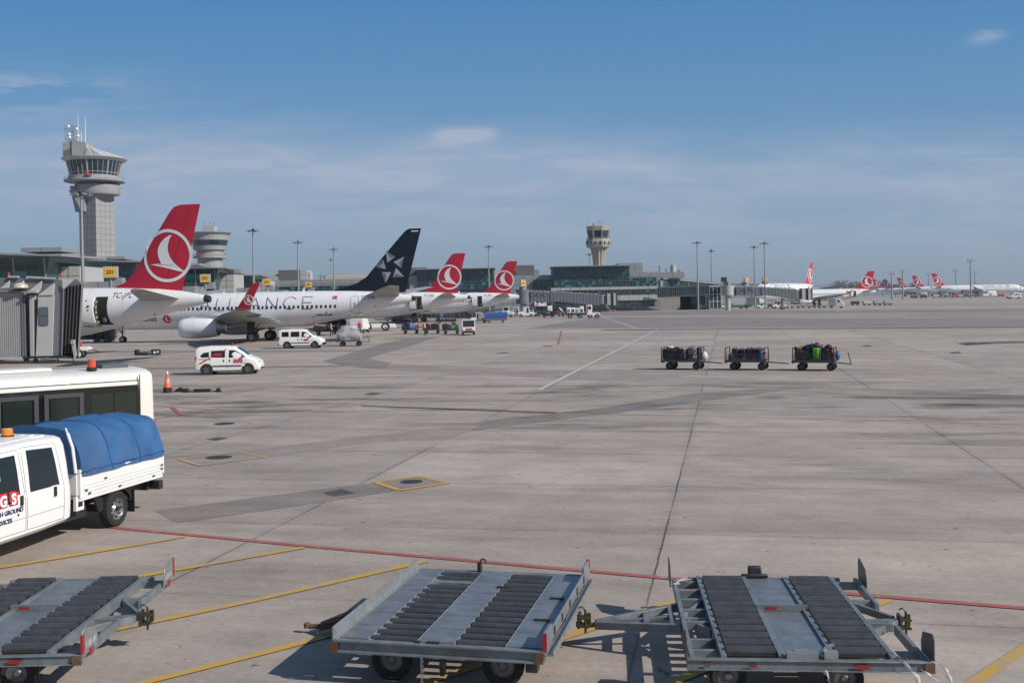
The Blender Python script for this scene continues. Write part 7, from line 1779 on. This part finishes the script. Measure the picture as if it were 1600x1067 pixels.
for i,(px,py,w,h,lb) in enumerate(((612,502.5,2.6,1.7,'dark loaded dolly directly right of the pushback tractor wheels'),(649,499,3.0,2.0,'dark loaded dolly just left of the left blue board'),(678,498,2.8,2.1,'loaded dolly between the two blue boards, in the row behind'),(704,498.5,3.2,2.3,'loaded dolly right of the right blue board'),(722,498,2.8,2.4,'loaded dolly behind the cabbed tractor with the logo'),(738,499.5,2.4,2.0,'dark loaded dolly between the logo tractor and the open cab tractor'),(857,496.5,2.6,1.5,'low loaded dolly between the first and second cart of the train'),(932,489,3.0,1.6,'dark dolly between the water truck and the orange cones'),(1071,483.5,2.2,1.4,'dark dolly right of the person in red'),(1099,484,2.6,1.6,'dark dolly left of the white framed stair tower'),(1162,482.5,2.6,1.5,'dark loaded dolly right of the tank trailer'),(1203,481.5,2.2,1.5,'dark dolly between the shaded tractor and the chain tractor'))):
    lump(px,py,w,h,lb,i+40)
# ---------------------------------------------------------------- people
SKIN=mat('skin',(.42,.25,.17),.6); HAIR=mat('hair_dark',(.02,.015,.012),.7); TRO=mat('trousers_navy',(.02,.025,.045),.8); SHOE=mat('shoe_black',(.01,.01,.01),.6)
def person(px,py,top,deg,lb,Z=None,zoff=0,arm=.25):
    loc=TR(px,py) if Z is None else (P(px,py,Z).x,Z,zoff)
    V=[(0,0,.98),(0,0,1.18),(0,0,1.40),(0,0,1.52),(0,0,1.62),(0,0,1.74),(.0,.10,.93),(.03,.11,.52),(0,.12,.10),(.13,.12,.04),(0,-.10,.93),(-.06,-.11,.52),(-.12,-.12,.10),(0,-.12,.04),(0,.19,1.40),(.02,.25,1.12),(arm,.24,.92),(arm+.08,.23,.86),(0,-.19,1.40),(-.02,-.25,1.12),(.10,-.26,.88),(.13,-.26,.80)]
    E=[(0,1),(1,2),(2,3),(3,4),(4,5),(0,6),(6,7),(7,8),(8,9),(0,10),(10,11),(11,12),(12,13),(2,14),(14,15),(15,16),(16,17),(2,18),(18,19),(19,20),(20,21)]
    rad=[.14,.13,.15,.06,.095,.08,.09,.065,.045,.045,.09,.065,.045,.045,.065,.05,.04,.045,.065,.05,.04,.045]
    me=bpy.data.meshes.new('person'); me.from_pydata(V,E,[]); o=bpy.data.objects.new('person_tmp',me); COL.objects.link(o)
    sk=o.modifiers.new('skin','SKIN'); 
    for i,v in enumerate(me.skin_vertices[0].data): v.radius=(rad[i],rad[i]*(1.15 if i<3 else 1)); v.use_root=(i==0)
    sb=o.modifiers.new('sub','SUBSURF'); sb.levels=1; sb.render_levels=1
    bpy.context.view_layer.update(); nm=bpy.data.meshes.new_from_object(o.evaluated_get(bpy.context.evaluated_depsgraph_get())); bpy.data.objects.remove(o)
    nm.materials.clear()
    for x in(SKIN,top,TRO,SHOE,HAIR): nm.materials.append(x)
    for p in nm.polygons:
        c=p.center; p.material_index=3 if c.z<.09 else 2 if c.z<.98 and abs(c.y)<.2 else 4 if c.z>1.70 or (c.z>1.6 and c.x<-.02) else 0 if c.z>1.47 or (abs(c.y)>.2 and c.z<.95) else 1
    q=bpy.data.objects.new('person',nm); COL.objects.link(q); q.location=loc; q.rotation_euler=(0,0,R(deg)); tag(q,lb,'person'); nm.shade_smooth()
VEST=mat('vest_orange',(.8,.25,.05),.7); RTOP=mat('top_red',(.40,.03,.03),.7); WTOP=mat('top_white',(.55,.58,.62),.7); BTOP=mat('top_blue',(.04,.14,.4),.7)
person(1065,483.9,RTOP,180,'person in a red top walking before the beige ground floor wall')
person(664,524.5,VEST,170,'person in an orange vest between the first two tractor carts')
person(790,496.5,BTOP,0,'person in a blue top right of the blue covered cart')
person(1095,484.5,VEST,0,'person in an orange vest in front of the glass pier opening')
person(517,526,WTOP,40,'person in a white top between the boxy van and the wrapped load')
person(562,521.5,RTOP,-70,'person in a red top standing at the white service truck')
person(856,491.5,WTOP,30,'person in a white top beside the high lift truck')
person(628,503.5,VEST,100,'person in an orange vest behind the leftmost tractor cart')
person(1131,481.5,WTOP,0,'person in a white top standing below the white round rotunda')
person(1257.5,481,VEST,0,'person in an orange vest behind the chain of empty dollies')
# ================================================================ HAZE
def haze():
    m=MB(); m.b2(-9500,9500,-120,14500,-3,110); h=m.build('haze',[],smooth=0)
    mt=bpy.data.materials.new('haze'); mt.use_nodes=True; nt=mt.node_tree; nt.nodes.clear()
    o=nt.nodes.new('ShaderNodeOutputMaterial'); v=nt.nodes.new('ShaderNodeVolumePrincipled'); v.inputs['Color'].default_value=(.80,.90,1,1); v.inputs['Density'].default_value=.00017; v.inputs['Anisotropy'].default_value=.3
    nt.links.new(v.outputs[0],o.inputs['Volume']); h.data.materials.append(mt); tag(h,kind='stuff')
haze()
